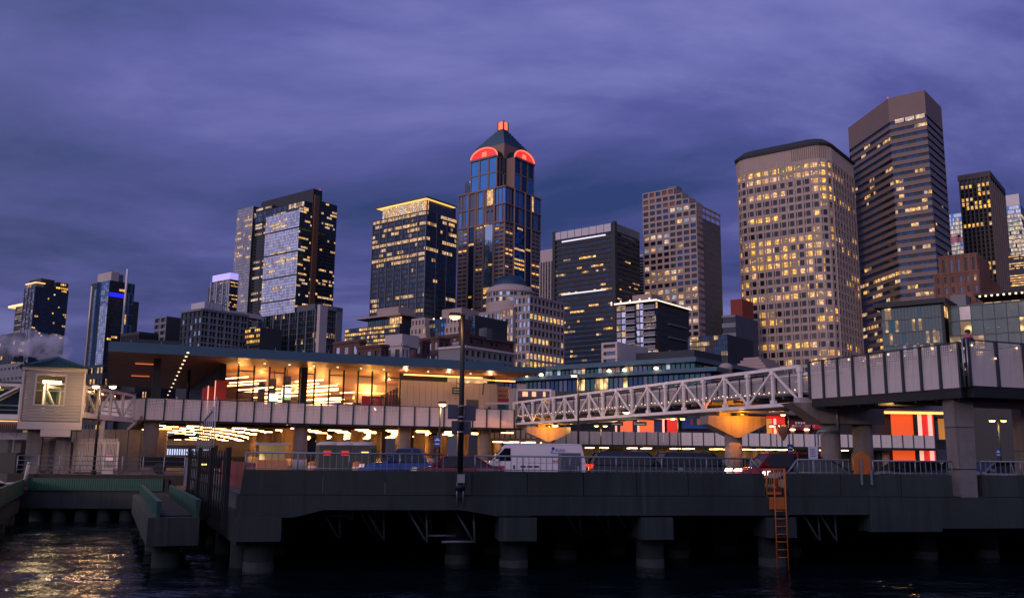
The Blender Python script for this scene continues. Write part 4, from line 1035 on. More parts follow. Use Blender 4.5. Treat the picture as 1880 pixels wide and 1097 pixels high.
def low_rises():
    # brown brick apartments
    z = 33.0; b = Bld('brick_apartments', 'dark brown brick apartments with white bay windows behind the lamp post', 'building', 851, 606, z); b.minpx = 7
    a1 = b.A(806); b1 = b.B(943, z=31); zv = b.Z(668); zr = z-1.4
    b.block(0, a1, 0, b1, zr, left=dict(nx=4, ny=4, fx=.5, fz=.62, d=.25, p=0, seed=161, dark=['glass_pale', 'glass_lilac', 'glass_mid'], wall='brick_dark'), right=dict(nx=10, ny=4, fx=.42, fz=.55, d=.25, p=.04, seed=162, dark=['glass_mid', 'glass_lilac', 'glass_dark'], lit=['lit_dim'], wall='brick_dark'), wall='brick_dark', zv=zv, parapet=.7)
    for a in (a1*.2, a1*.72): b.block(a-1.4, a+1.4, -1.0, .1, zr-1, left=dict(nx=1, ny=4, fx=.8, fz=.6, d=.12, p=0, seed=163, dark=['glass_pale'], wall='brick_dark'), wall='brick_dark', zv=zv)
    b.block(-.9, .8, -.8, 1.2, z+2.5, wall='brick_dark'); b.block(-.4, 2, 8, 10, z+1.5, zr, wall='slate_mid')
    q = b.P(a1*.45, -1.4); b.g('flue', 'rim').tube((q[0], q[1], zr-8), (q[0], q[1], zr-2.2), .55, .55, 12); b.done()
    z = 22.5; b = Bld('terrace_house', 'lavender rendered low building with dark openings below the brick apartments', 'building', 853, 638, z)
    b.block(0, 6, 0, b.B(943), z, left=dict(wall='slate_grey'), right=dict(nx=9, ny=2, fx=.6, fz=.6, d=.3, p=0, seed=165, dark=['glass_dark', 'glass_mid'], wall='slate_grey'), wall='stone_pale', zv=b.Z(672), parapet=.4); b.done()
    # row of brown roofs towards the tower
    for i, (xc, yc, xl, xr, zz, wl) in enumerate(((806, 622, 772, 826, 30, 'brick_dark'), (775, 628, 735, 790, 28, 'brick_dark'), (738, 634, 690, 752, 26, 'stone_pale'), (700, 636, 655, 714, 25, 'brick_dark'), (660, 628, 612, 672, 27, 'brick_dark'))):
        b = Bld('row_house', ['brown row house with a white upper window under the cream gables', 'brown row house with twin white windows', 'pale row house with plain parapet behind the terminal roof', 'brown row house with low white parapet windows', 'brown row house beside the teal apartments'][i], 'house', xc, yc, zz)
        b.minpx = 7
        b.block(0, b.A(xl), 0, b.B(xr), zz, left=dict(nx=3, ny=3, fx=.5, fz=.55, d=.2, p=0, seed=170+i, dark=['glass_pale', 'glass_lilac', 'glass_dark'], wall=wl), right=dict(nx=2, ny=3, fx=.4, fz=.5, d=.2, p=0, seed=180+i, dark=['glass_dark'], wall=wl), wall=wl, zv=zz-9, parapet=.5)
        if i == 2: b.block(1, 6, 1, 6, zz+2.6, zz, wall='stone_pale')
        b.done()
    # cream gabled building
    z = 54.0; b = Bld('gabled_building', 'cream stone building with stepped gables and blue glass corners', 'building', 862, 576, z); b.minpx = 7.5
    a1 = b.A(750); zv = b.Z(640)
    b.block(0, a1, 3, 22, z, left=dict(nx=22, ny=8, fx=.86, fz=.8, d=.08, p=.04, seed=191, dark=['glass_deep', 'glass_mid', 'glass_blue'], lit=['lit_dim'], wall='mullion_dark'), wall='slate_dark', zv=zv)
    for k, (x0, x1) in enumerate(((752, 787), (815, 860))):
        aL, aR = b.A(x0, b=1), b.A(x1, b=1); w = aL-aR; zt = b.Z(582 if k == 0 else 577, aR, 1); steps = 4
        for t in range(steps):
            ins = w*.06*t; zz1 = zt - (steps-1-t)*3.4; zz0 = zt - (steps-t)*3.4 if t else zv
            ins2 = w*(.0 if t == 0 else .05*t)
            b.block(aR+ins2, aL-ins2, .5, 8, zz1, zz0 if t else b.base, left=dict(nx=4 if k == 0 else 5, ny=max(1, int(round((zz1-zz0)/3.4))), fx=.42, fz=.5, d=.25, p=.05, seed=193+k*7+t, dark=['glass_dark', 'glass_mid'], lit=['lit_warm'], wall='stone_cream'), wall='stone_cream', zv=None if t else zv)
    b.block(a1*.3, a1*.62, 6, 16, z+4, z, wall='stone_tan')
    for i in range(6): q = b.P(a1*(.2+.12*i), 3.5); b.g('roof_lamp', 'tiny_lamp').box(q[0]-.25, q[0]+.25, q[1]-.25, q[1]+.25, z+.1, z+.6)
    b.done()
    # flat-roofed pavilion
    z = 58.0; b = Bld('pavilion_building', 'dark glass building with a thin projecting flat roof and amber offices', 'building', 728, 577, z); b.minpx = 99
    aR = b.A(658); b.slab('roof_overhang', 'stone_tan', -4, aR, -2, 14, z-.6, z); b.block(0, b.A(689), 1, 10, z+3.4, z, wall='stone_tan')
    b.block(-2, b.A(676, b=1), 1, 13, z-.6, z-7, left=dict(nx=14, ny=2, fx=.9, fz=.85, d=.1, p=.1, seed=201, dark=['glass_mid', 'glass_teal'], wall='mullion_dark'), wall='slate_dark')
    a1 = b.A(634, b=-4); z2 = b.Z(600, a1*.5, -4)
    b.block(-6, a1, -4, 16, z2, left=dict(nx=26, ny=7, fx=.9, fz=.6, d=.1, p=.38, rows=rows_mix(.2, .8, 1.6, 2.0), runs=2.2, seed=202, dark=['glass_dark', 'glass_deep', 'glass_mid'], lit=['lit_gold', 'lit_warm', 'lit_dim'], wall='slate_dark'), wall='slate_dark', zv=b.Z(652)); b.done()
low_rises()

def left_group():
    # teal condo with white end frame
    z = 48.5; b = Bld('apartment_building', 'teal glass apartments with a white concrete end frame', 'building', 590, 559, z); b.minpx = 7.5
    a1 = b.A(475); b1 = b.B(628); zv = b.Z(650); nf = 8
    cols = []
    def fn(i, j, k, r):
        x = r.random()
        if x < .07: return 'lit_dim'
        if x < .10: return 'lit_warm'
        return r.choice(['glass_teal', 'glass_blue', 'glass_teal', 'glass_mid']) if i % 4 in (0, 1) else r.choice(['glass_dark', 'glass_deep', 'glass_teal'])
    b.block(1, a1, 0, b1, z-1.2, left=dict(nx=22, ny=nf, fx=.86, fz=.8, d=.3, seed=211, fn=fn, wall='slate_dark', mull=(3, .3, .35, 'slate_grey')), right=dict(nx=1, ny=1, fx=.02, fz=.02, d=.1, p=0, wall='slate_dark'), wall='slate_dark', zv=zv)
    b.block(-.3, 1.0, -.6, b.B(601), z, wall='stone_pale'); b2 = b.B(601)
    b.front(b.P(-.1, b2), b.P(-.1, b.B(618)), zv, z-1.3, dict(nx=4, ny=nf, fx=.8, fz=.8, d=.4, p=.1, seed=212, dark=['glass_dark', 'glass_teal'], lit=['lit_dim', 'lit_room'], wall='slate_mid'))
    b.slab('end_frame', 'slate_grey', -.4, .8, b.B(617), b1, 3, z); b.slab('end_frame', 'slate_grey', -.4, .8, b2, b1, z-1.3, z)
    for i in range(4): mast(b, 2+i*1.5, 3, z-1, 2.5, .12)
    b.block(a1*.22, a1*.5, 3, 10, z+1.4, z-1.2, wall='slate_mid'); b.done()
    # grey gridded condo
    z = 45.5; b = Bld('apartment_building', 'grey gridded apartments with white rooftop plant room', 'building', 371, 569, z); b.minpx = 7.5
    a1 = b.A(333); b1 = b.B(456); zv = b.Z(640)
    b.block(0, a1, 0, b1, z, left=dict(nx=5, ny=6, fx=.7, fz=.74, d=.25, p=.08, seed=215, dark=['glass_dark', 'glass_sky', 'glass_teal', 'glass_deep'], lit=['lit_warm', 'lit_room'], wall='slate_dark'), right=dict(nx=6, ny=6, pat=[(.3, .36), (.70, .36)], fz=.76, d=.7, p=.07, seed=216, dark=['glass_dark', 'glass_deep', 'glass_teal'], lit=['lit_dim', 'lit_room'], wall='slate_grey'), wall='slate_grey', zv=zv, parapet=.6)
    b.block(2, 9, 2, 8, z+3, z, wall='metal_light'); b.block(1, 5, 10, 22, z+1.4, z, wall='stone_pale')
    for i in range(5): mast(b, 1+i, 3+i*2, z+1, 2.2, .08)
    b.done()
    z = 46.5; b = Bld('apartment_building', 'small dark apartments with pale balcony ledges beside the grey grid', 'building', 306, 580, z); zv = b.Z(640); fh = 3.3
    b.block(0, b.A(284), 0, b.B(333), z, left=dict(nx=2, ny=5, fx=.8, fz=.6, d=.5, p=.02, seed=218, dark=['glass_mid', 'glass_dark'], wall='slate_grey'), wall='slate_dark', zv=zv); b.done()
    b = Bld('link_building', 'dark low block with two rows of amber windows between the apartments', 'building', 478, 600, 41); b.minpx = 99
    b.block(0, b.A(450), 0, 8, 41, left=dict(nx=8, ny=5, fx=.85, fz=.5, d=.1, p=1.0, rows=lambda t, r: .75 if t > .3 else .1, runs=1.5, seed=219, dark=['glass_dark'], lit=['lit_gold'], wall='slate_dark'), wall='slate_dark', zv=b.Z(650)); b.done()
    # tower with violet crown
    z = 91.0; b = Bld('apartment_tower', 'pale glass tower with a violet lit crown', 'tower', 423, 500, z); b.minpx = 99
    zc = b.Z(512, 0, 0); a1 = b.A(390.5); b1 = b.B(438)
    b.block(0, a1, 0, b1, z, zc, wall='led_violet'); zv = b.Z(600)
    aL = b.A(376.5, z=80); b.block(-.2, a1+.3, -.2, b1, zc, left=dict(nx=9, ny=26, fx=.82, fz=.8, d=.2, p=.05, seed=221, dark=['glass_lilac', 'glass_mid', 'glass_sky'], lit=['lit_warm', 'lit_dim'], wall='slate_grey', mull=(3, .5, .4, 'metal_light')), right=dict(nx=6, ny=26, fx=.9, fz=.6, d=.2, p=.25, seed=222, dark=['glass_dark', 'glass_deep'], lit=['lit_gold', 'lit_warm'], wall='slate_dark'), wall='slate_dark', zv=zv)
    b.block(a1, aL, 1.5, 14, b.Z(526, a1), left=dict(nx=3, ny=24, fx=.8, fz=.7, d=.2, p=.03, seed=223, dark=['glass_mid', 'glass_dark'], wall='slate_grey'), wall='slate_dark', zv=zv); b.done()
    # blue tower with white fins
    z = 107.0; b = Bld('apartment_tower', 'blue glass tower with white fins, pale crown and a blue light band', 'tower', 201.5, 514, z); b.minpx = 99
    zv = b.Z(690); aM = b.A(168); b1 = b.B(231); aS = b.A(184)
    b.front(b.P(aS, 0), b.P(0, 0), zv, z, dict(nx=5, ny=42, fx=.92, fz=.88, d=.05, p=.04, seed=231, dark=['glass_mirror', 'glass_sky', 'glass_mirror'], lit=['lit_cool', 'lit_pale'], wall='mullion', fn=lambda i, j, k, r: r.choice(['glass_mirror', 'glass_sky']) if j < 31 else r.choice(['glass_lilac', 'glass_blue'])))
    b.front(b.P(aS+.6, -1.5), b.P(aS, 0), zv, z, dict(wall='glass_deep'))
    z5 = b.Z(534, aM, 0)
    p0, p1, p2 = b.P(aM+2.5, 6), b.P(aM-.5, 1.0), b.P(aS+.6, -1.5)
    for i, (q0, q1) in enumerate(((p0, p1), (p1, p2))):
        b.front(q0, q1, zv, z5, dict(nx=3+i*2, ny=42, fx=.95, fz=.9, d=.05, p=.02, seed=232+i, dark=['glass_blue', 'glass_blue', 'glass_sky'] if i else ['glass_deep', 'glass_blue'], lit=['lit_gold'], wall='mullion', bars=(2, .3, .5, 'metal_light') if i == 0 else None))
    b.g('fin', 'metal_light').bar((p1[0]-.4, p1[1]-.6, zv-10), (p1[0]-.4, p1[1]-.6, z5+3), .9, .9)
    b.block(0, aM, .1, b1, z, zv-60, right=dict(nx=8, ny=40, fx=.92, fz=.85, d=.05, p=.035, seed=235, dark=['glass_deep', 'glass_dark'], lit=['lit_gold', 'lit_warm'], wall='mullion_dark', rows=lambda t, r: .1 if t > .9 else 1), wall='slate_dark', zv=zv)
    zb0, zb1 = b.Z(544, 0, 3), b.Z(537, 0, 3); b.slab('light_band', 'led_blue', -.2, .05, .5, b1-1, zb0, zb1)
    b.block(1.5, b.A(174), 1.5, b1*.62, b.Z(498, 1, 2), z, wall='stone_pale'); b.block(1.5, 8, b1*.62, b1-1, b.Z(503, 1, 6), z, wall='slate_mid')
    q = b.P(-.7, b1); b.g('fin', 'metal_light').bar((q[0], q[1], zv-20), (q[0], q[1], b.Z(494, 0, b1)), 1.0, 1.2)
    c1 = b.B(248); zz = b.Z(519, 0, b1); b.front(b.P(0, b1+.7), b.P(0, c1), zv, zz, dict(nx=4, ny=9, fx=.9, fz=.93, d=.05, p=.1, seed=237, dark=['glass_blue', 'glass_deep'], lit=['lit_gold', 'lit_dim'], wall='mullion')); b.block(.1, 20, b1+.7, c1, zz-.1, wall='slate_dark')
    c2 = b.B(258); zz = b.Z(553, 0, c1); b.front(b.P(0, c1), b.P(0, c2), zv, zz, dict(nx=4, ny=24, fx=.8, fz=.6, d=.2, p=.12, seed=238, dark=['glass_dark', 'glass_mid'], lit=['lit_gold'], wall='slate_dark')); b.block(.1, 20, c1, c2, zz-.1, wall='slate_dark')
    for i in range(5): mast(b, 3+i, 3, b.Z(498, 1, 2), 1.5+(i % 2), .1)
    b.done()
    # dark condo tower behind the steam
    z = 98.0; b = Bld('apartment_tower', 'dark blue tower with an amber edged penthouse rising out of the steam', 'tower', 66, 517, z); b.minpx = 99
    zv = b.Z(700); a1 = b.A(47); b1 = b.B(127)
    b.block(0, a1, 0, b1, b.Z(527, 0, 4), left=dict(nx=6, ny=40, fx=.9, fz=.85, d=.05, p=.01, seed=241, dark=['glass_mid', 'glass_lilac', 'glass_mid'], wall='mullion', mull=(2, .4, .3, 'mullion')), right=dict(nx=18, ny=40, fx=.8, fz=.7, d=.1, p=.035, runs=1.3, seed=242, dark=['glass_dark', 'glass_deep', 'glass_deep'], lit=['lit_gold', 'lit_room', 'lit_warm'], wall='slate_dark'), wall='slate_dark', zv=zv)
    zz = b.Z(527, 0, 4); b.block(.6, a1-.5, .6, b1*.26, z-.5, zz, left=dict(nx=4, ny=1, fx=.9, fz=.8, d=.1, p=.5, seed=243, lit=['lit_dim'], dark=['glass_mid'], wall='slate_grey'), wall='slate_grey')
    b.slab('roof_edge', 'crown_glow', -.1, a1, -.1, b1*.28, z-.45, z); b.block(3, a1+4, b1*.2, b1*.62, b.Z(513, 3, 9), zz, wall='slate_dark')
    b.block(0.5, 10, b1*.62, b1-.3, b.Z(520, 0, 17), zz, right=dict(nx=6, ny=2, fx=.8, fz=.5, d=.1, p=.4, seed=244, lit=['lit_gold'], dark=['glass_dark'], wall='slate_dark'), wall='slate_dark'); b.done()
    z = 88.0; b = Bld('apartment_tower', 'white gridded tower with an amber flat roof behind the dark blue tower', 'tower', 46, 560, z); b.minpx = 99
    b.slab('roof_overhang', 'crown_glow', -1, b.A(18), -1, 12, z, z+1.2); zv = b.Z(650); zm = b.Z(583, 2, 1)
    b.block(0, b.A(29), 0, 10, z, left=dict(nx=7, ny=22, fx=.7, fz=.62, d=.3, p=.1, seed=246, rows=lambda t, r: 6 if t > .72 else .6, dark=['glass_dark'], lit=['lit_pale', 'lit_warm'], wall='slate_mid'), wall='slate_mid', zv=zv); b.done()
    for i, (xc, yc, xl, xr, zz, p, lab) in enumerate(((30, 610, -30, 48, 62, .35, 'dark low tower with coral windows at the foot of the white gridded tower'), (44, 664, -40, 60, 33, .12, 'blue grey hall with white window slits behind the gatehouse'), (190, 668, 118, 206, 30, .22, 'dark office block with amber windows below the blue tower'), (256, 608, 222, 292, 40, .1, 'long dark block with a thin roof under the blue tower'))):
        b = Bld('office_block', lab, 'building', xc, yc, zz); b.minpx = 99
        b.block(0, b.A(xl), 0, b.B(xr), zz, left=dict(nx=12, ny=7, fx=.6, fz=.5 if i != 1 else .25, d=.15, p=p, runs=1.7, seed=250+i, dark=['glass_dark', 'glass_mid'], lit=['lit_warm', 'lit_gold'] if i != 1 else ['lit_cool'], wall='slate_dark' if i != 1 else 'slate_grey'), right=dict(nx=8, ny=7, fx=.6, fz=.5, d=.15, p=p, runs=1.5, seed=260+i, dark=['glass_dark'], lit=['lit_warm', 'lit_gold'] if i != 1 else ['lit_cool'], wall='slate_dark'), wall='slate_dark', zv=zz-24); b.done()
left_group()

def right_fill():
    z = 40.0; b = Bld('office_block', 'dark office block with pale floor bands between the gridded and rounded towers', 'building', 1350, 577, z); b.minpx = 99; zv = b.Z(690)
    b.block(0, b.A(1325), 0, 14, z, left=dict(nx=5, ny=6, fx=1, fz=.55, d=.3, p=.08, seed=271, dark=['glass_dark'], lit=['lit_dim'], wall='slate_grey'), wall='slate_mid', zv=zv); b.done()
    z = 84.0; b = Bld('brick_tower', 'plain red brick tower top peeping past the rounded tower', 'tower', 1362, 548, z); b.block(0, b.A(1341), 0, 14, z, wall='brick_red'); b.done()
    z = 31.0; b = Bld('office_block', 'black glass block with warm atrium below the gridded tower', 'building', 1335, 613, z); b.minpx = 99
    b.block(0, b.A(1262), 0, 14, z, left=dict(nx=18, ny=6, fx=.94, fz=.8, d=.1, p=.05, seed=273, dark=['glass_dark', 'glass_deep'], lit=['lit_dim'], wall='mullion_dark', fn=lambda i, j, k, r: r.choice(['lit_room', 'lit_dim', None]) if 0 < i < 5 and j > 2 else None), wall='slate_dark', zv=b.Z(672)); b.done()
    # weathered stone gable and its chimney in front of the rounded tower
    z = 24.0; b = Bld('stone_gable', 'weathered grey stone gable at the foot of the rounded tower', 'building', 1395, 655, z)
    q0, q1, q2 = b.P(b.A(1358), 0), b.P(b.A(1366), 0), b.P(0, 0)
    n = 7
    for k in range(n):
        zt = z-k*.55; a0 = -k*.45; a1 = b.A(1366)+k*.6
        b.slab('stone_course', 'stone_tan', a0, a1, -.3-k*.12, 8, zt-.5, zt)
    b.block(-2.5, b.A(1358), -.5, 8, z-n*.55, wall='stone_tan'); b.done()
    b = Bld('chimney', 'small round topped stone chimney above the truss', 'chimney', 1332, 668, 18.5); c = b.P(0, 0)
    b.g('shaft', 'stone_tan').lathe([(.95, 3.05), (.95, 17.6), (1.1, 17.7), (1.05, 18.2), (.6, 18.6), (.05, 18.7)], c[:2], 14); b.done()
    z = 110; b = Bld('office_block', 'black office block with amber floors beyond the finned tower', 'building', 1935, 460, z); b.minpx = 99
    b.block(0, b.A(1851), 0, 20, z, left=dict(nx=26, ny=22, fx=1, fz=.5, d=.2, p=.4, rows=rows_mix(0, .2, 1.5, 2.2), runs=2, seed=276, dark=['glass_dark'], lit=['lit_gold', 'lit_warm'], wall='slate_dark'), wall='slate_dark', zv=b.Z(560)); b.done()
    # filler streets far off, low and dark
right_fill()
# ------------------------------------------------------------------ the ferry terminal hall
T = Frame((-28.2, 70.0), 24.0)
DECK = 3.15
def disc_lamp(parent, loc, energy, color, r=0.1, name='lamp_light'):
    l = bpy.data.lights.new(name, 'POINT'); l.energy = energy; l.color = color; l.shadow_soft_size = r
    o = bpy.data.objects.new(name, l); COL.objects.link(o); o.location = loc
    if parent is not None: o.parent = parent
    return o
def screen_row(root, p0, p1, z0, h, n, mat, name='screen_panel', post='post_blue', lip=True, t=0.03):
    """n bays of upright metal sheets, two sheets to a bay, dark posts between; p0/p1 in the root's own coordinates"""
    p0, p1 = Vector(p0), Vector(p1); d = p1-p0; L = d.length; r = math.atan2(d.y, d.x); w = L/n; a = (w-0.10)/2
    pm = MB().box(0, a-0.012, 0, t, 0, h).mesh(name, mat)
    qm = MB().box(-0.05, 0.05, -0.10, 0.06, -0.02, h+0.03).mesh('screen_post', post)
    u = d.normalized()
    for i in range(n+1):
        q = p0+u*(w*i); link('screen_post', qm, root, (q.x, q.y, z0), (0, 0, r))
        if i < n:
            for k in (0, 1):
                q = p0+u*(w*i+0.05+a*k+0.006); link(name, pm, root, (q.x, q.y, z0), (0, 0, r))
    if lip:
        n_ = Vector((-u.y, u.x, 0)); MB().bar(tuple(p0+Vector((0, 0, z0-p0.z+h+0.045))+n_*.02), tuple(p1+Vector((0, 0, z0-p1.z+h+0.045))+n_*.02), 0.07, 0.05).build('screen_rail', post, root)
def terminal():
    R = T.root('terminal_building', 'ferry terminal hall with wood soffit roof and glowing glass front', 'building')
    W = 34.0
    # upper floor and edge beam
    MB().box(-0.4, W-1.5, 0.35, 44, 6.95, 7.30).build('floor_slab', 'concrete_warm', R)
    MB().box(-0.2, W-2.0, 0.06, 0.34, 6.86, 7.02).build('edge_beam', 'steel_dark', R)
    screen_row(R, (-0.05, 0, 0), (31.2, 0, 0), 7.03, 1.62, 23, 'screen_metal')
    screen_row(R, (-0.05, 0.1, 0), (-4.0, 9.0, 0), 7.03, 1.62, 5, 'screen_metal')
    # roof: fascia, deck, soffit
    MB().box(-3.05, W+.2, -0.45, -0.20, 12.12, 12.62).build('roof_fascia', 'roof_metal', R)
    MB().box(-3.05, W-4, -0.19, .15, 12.62, 12.92).build('roof_gutter', 'roof_metal', R)
    MB().box(-3.02, W+.1, -0.18, 42, 12.30, 12.60).build('roof_deck', 'roof_metal', R)
    MB().box(-2.98, W, -0.19, 41.8, 12.13, 12.29).build('soffit', 'wood_soffit', R)
    MB().box(8, W-1.0, 42.01, 60, 12.13, 12.6).build('soffit', 'wood_soffit', R); MB().box(6, W-1.5, 44.01, 100, 6.95, 7.28).build('floor_slab', 'concrete_warm', R)
    MB().box(-3.06, -2.99, -.19, 42, 12.12, 12.61).build('roof_fascia', 'roof_metal', R)
    for i in range(17): MB().box(-1.5+i*2.2, -1.46+i*2.2, -.12, -.08, 12.92, 13.12).build('roof_anchor', 'steel_galv', R)
    # mechanical box on the roof
    MB().box(-2.0, 2.5, 6, 12, 12.61, 13.9).build('roof_plant', 'slate_dark', R)
    V = 6.0                                          # plane of the glass front
    uL = T.at(408, 690, V)[0]; uG = T.at(734, 700, V)[0]; uE = T.at(912, 720, V)[0]
    # steel columns
    for px, v in ((287, 4.0), (408, V-.1), (558, V-.5)):
        u = T.at(px, 690, v)[0]; MB().box(u-.28, u+.28, v-.25, v+.25, 7.30, 12.12).build('column', 'steel_dark', R)
    for px, py, v in ((347, 690, 14),): 
        u = T.at(px, py, v)[0]; MB().tube((u, v, 9.5), (u, v, 12.12), .14, .14, 8).build('hanger', 'steel_dark', R)
    # glass front: mullions, transoms, one pane for each bay
    n = 12; w = (uG-uL)/n; rg = random.Random(8)
    pane = MB(); pane.face([(0, 0, 0), (w-.12, 0, 0), (w-.12, 0, 1), (0, 0, 1)]); pane = pane.mesh('pane', 'clear_glass')
    mull = MB().box(-.06, .06, -.12, .12, 7.30, 12.12).mesh('mullion', 'steel_black')
    for i in range(n+1): link('mullion', mull, R, (uL+i*w, V, 0))
    for i in range(n):
        zs = [7.30, 9.0] + ([9.75] if i % 3 == 1 else []) + ([11.6] if i % 2 == 1 else []) + [12.12]
        for a, b in zip(zs, zs[1:]):
            o = link('pane', pane, R, (uL+i*w+.06, V, a+.04)); o.scale = (1, 1, b-a-.08)
            if b < 12: MB().box(uL+i*w+.06, uL+(i+1)*w-.06, V-.08, V+.08, b-.04, b+.04).build('transom', 'steel_black', R)
    # pale panelled wall with door
    n = 16; w = (uE-uG-.2)/n; zt = 11.45
    pan = MB().box(.012, w-.012, 0, .12, 7.30, zt).mesh('wall_panel', 'panel_warm')
    ud = T.at(860, 720, V)[0]
    for i in range(n): link('wall_panel', pan, R, (uG+.15+i*w, V, 0))
    MB().box(uG+.15, uE, V+.13, V+.4, 7.30, zt-.05).build('wall_core', 'steel_dark', R)
    d = MB().box(ud-.2, ud+1.05, V-.04, V+.02, 7.30, 9.85).build('door', 'slate_mid', R); MB().box(ud+.8, ud+.92, V-.10, V-.03, 8.3, 8.45).build('handle', 'rim', d)
    MB().box(uE-.05, uE+.1, V, V+20, 7.30, zt).build('side_wall', 'panel_warm', R)
    MB().box(uG+.2, uE, V+.5, V+.7, zt, 12.12).build('clerestory', 'slate_dark', R)
    # linear lamps tucked along the soffit
    u0, u1 = T.at(742, 681, 5.2)[0], T.at(885, 690, 5.2)[0]; MB().box(u0, u1, 5.1, 5.3, 11.86, 11.98).build('slot_lamp', 'lamp_orange', R)
    u0 = T.at(892, 690, 6.5)[0]; MB().box(u0, u0+3.2, 6.5, 6.7, 11.8, 11.92).build('slot_lamp', 'lamp_orange', R)
    MB().box(uE-5.0, uE-.9, V+.35, V+.45, 11.5, 12.0).build('slot_window', 'lit_warm', R)
    for px, py, v in ((285, 668, 8), (270, 722, 22)):
        u = T.at(px, py, v)[0]; MB().box(u-1.6, u+.1, v, v+.08, 11.98, 12.05).build('slot_lamp', 'lamp_slot', R)
    # downlights in the soffit, a diagonal string of them over the terrace and a row along the edge
    dl = MB().lathe([(.02, -.02), (.09, 0), (.09, .08)], (0, 0), 8).mesh('downlight', 'tiny_lamp')
    for i in range(13):
        t = i/12; px = 345-40*t; py = 648+84*t; p = atz(px, py, 12.06); x, y = p[0]-T.O[0], p[1]-T.O[1]
        link('downlight', dl, R, (x*T.c+y*T.s, -x*T.s+y*T.c, 12.06))
    for i in range(12):
        o = link('downlight', dl, R, (uL+1+i*2.1, 3.2, 12.06))
        if i in (7, 9, 11): disc_lamp(R, (uL+1+i*2.1, 3.4, 11.7), 85, (1, .58, .34), .12)
    # red portal
    u0, u1 = T.at(386, 720, 5)[0], T.at(414, 720, 5)[0]; zt = T.at(400, 698, 5)[1]
    MB().box(u0+.35, u1, 4.6, 5.4, 7.30, zt).build('red_portal', 'red_panel', R); MB().box(u0-.3, u0+.34, 5.6, 9, 7.30, zt-.5).build('red_portal', 'red_panel', R)
    for u, z in ((u0+.33, zt-.05), (u0-.22, zt-.5)): MB().box(u-.04, u+.04, 4.52, 4.58, 7.30, z).build('portal_lamp', 'lamp_coral', R)
    # interior of the hall
    MB().box(uL-.12, uL-.02, V+.15, 58, 7.30, 12.12).build('side_wall', 'steel_dark', R)  # opaque wall added to stop the hall lamps lighting the terrace soffit
    MB().box(uL-.3, uE+14, 58, 58.3, 7.30, 12.1).build('back_wall', 'panel_warm', R)
    a = radians(139-24); du = (cos(a), sin(a)); rr = random.Random(11)
    for row in range(15):
        v0 = 7.5+row*3.3
        for cidx in range(4):
            u = uL+2.5+cidx*6.6+rr.uniform(-1.2, 1.2)+row*.9; v = v0+rr.uniform(-1.0, 1.0); L = rr.uniform(3.5, 7.5); z = 11.35+rr.uniform(-.3, .15)
            if u > uG+row*1.4 or (u > uG-3 and v < 14): continue
            while L > 1 and u+du[0]*L < uL+.2: L -= .5
            if L <= 1.2 or v+du[1]*L > 57: continue
            MB().bar((u, v, z), (u+du[0]*L, v+du[1]*L, z), .13, .09).build('strip_lamp', 'lamp_hall', R)
    for px, py, v in ((528, 680, 16), (500, 700, 20), (480, 715, 26), (640, 720, 12), (655, 730, 10)):
        u = T.at(px, py, v)[0]; MB().box(u-.35, u+.35, v-.3, v+.3, 7.30, 12.1 if px < 560 else 9.4).build('interior_column', 'steel_dark', R)
    # stair enclosure with glowing slats
    u0, u1 = T.at(655, 730, 9)[0], T.at(733, 730, 9)[0]
    for i in range(15):
        t = i/14; u = u0+(u1-u0)*t; top = 8.95+t*2.1
        MB().box(u-.10, u+.12, 8.9, 9.1, 7.4+(0 if i % 5 in (0, 4) else .35), top).build('stair_slat', 'timber_brown', R)
    MB().box(u0, u1+.3, 9.9, 10.0, 7.30, 11.2).build('stair_wall', 'panel_warm', R)
    MB().box(u0+.6, u1-1.2, 9.35, 9.45, 7.45, 7.55).build('stair_lamp', 'lamp_orange', R); MB().box(u0+.2, u1, 9.35, 9.45, 8.75, 8.85).build('stair_lamp', 'lamp_orange', R)
    MB().box(u0+.2, u1, 9.35, 9.45, 10.3, 10.4).build('stair_lamp', 'lamp_orange', R)
    # lower level: round columns, beams, ceiling fittings
    colm = MB().tube((0, 0, DECK), (0, 0, 6.95), .58, .58, 20).mesh('column', 'concrete_warm'); band = MB().tube((0, 0, DECK+.02), (0, 0, DECK+.95), .60, .60, 20).mesh('column_band', 'panel_warm')
    for px, v in ((277, .9), (552, 1.2), (742, 1.4), (889, 1.6)):
        u = T.at(px, 800, v)[0]; c = link('column', colm, R, (u, v, 0)); link('column_band', band, c)
    for px, v in ((655, 9), (690, 15), (620, 15), (590, 22), (652, 22), (528, 9), (510, 16), (495, 23), (480, 30), (465, 37), (770, 9), (812, 15), (850, 9), (735, 23), (790, 26), (900, 12)):
        u = T.at(px, 815, v)[0]; c = link('column', colm, R, (u, v, 0)); link('column_band', band, c)
    for i in range(16): MB().box(-.2 if i < 7 else 7, W-2, 3.6+i*6.1, 3.9+i*6.1, 6.70, 6.945).build('ceiling_beam', 'timber_dark', R)
    lm = MB(); lm.box(-.58, .58, -.10, .10, 0, .07); lm = lm.mesh('ceiling_lamp', 'lamp_white')
    for j in range(17):
        for i in range(14):
            u, v = 1.0+i*2.75+(j % 2)*1.2, 1.6+j*3.4*(1+j*.05)
            if rr.random() < .12 or u > W-2.2 or (v > 43 and u < 8): continue
            link('ceiling_lamp', lm, R, (u, v, 6.60))
    for u, v in ((5, 8), (12, 6), (20, 5), (28, 5), (8, 20), (17, 18), (26, 16), (14, 34), (24, 32), (30, 26)): disc_lamp(R, (u, v, 5.9), 230, (1, .40, .09), .25)
    for u, v in ((2, 9), (8, 9), (14, 9), (5, 17), (11, 17), (18, 18), (8, 27), (15, 27), (12, 38), (20, 38), (17, 49), (24, 49)): disc_lamp(R, (uL+u, v, 10.7), 400, (1, .43, .10), .25)
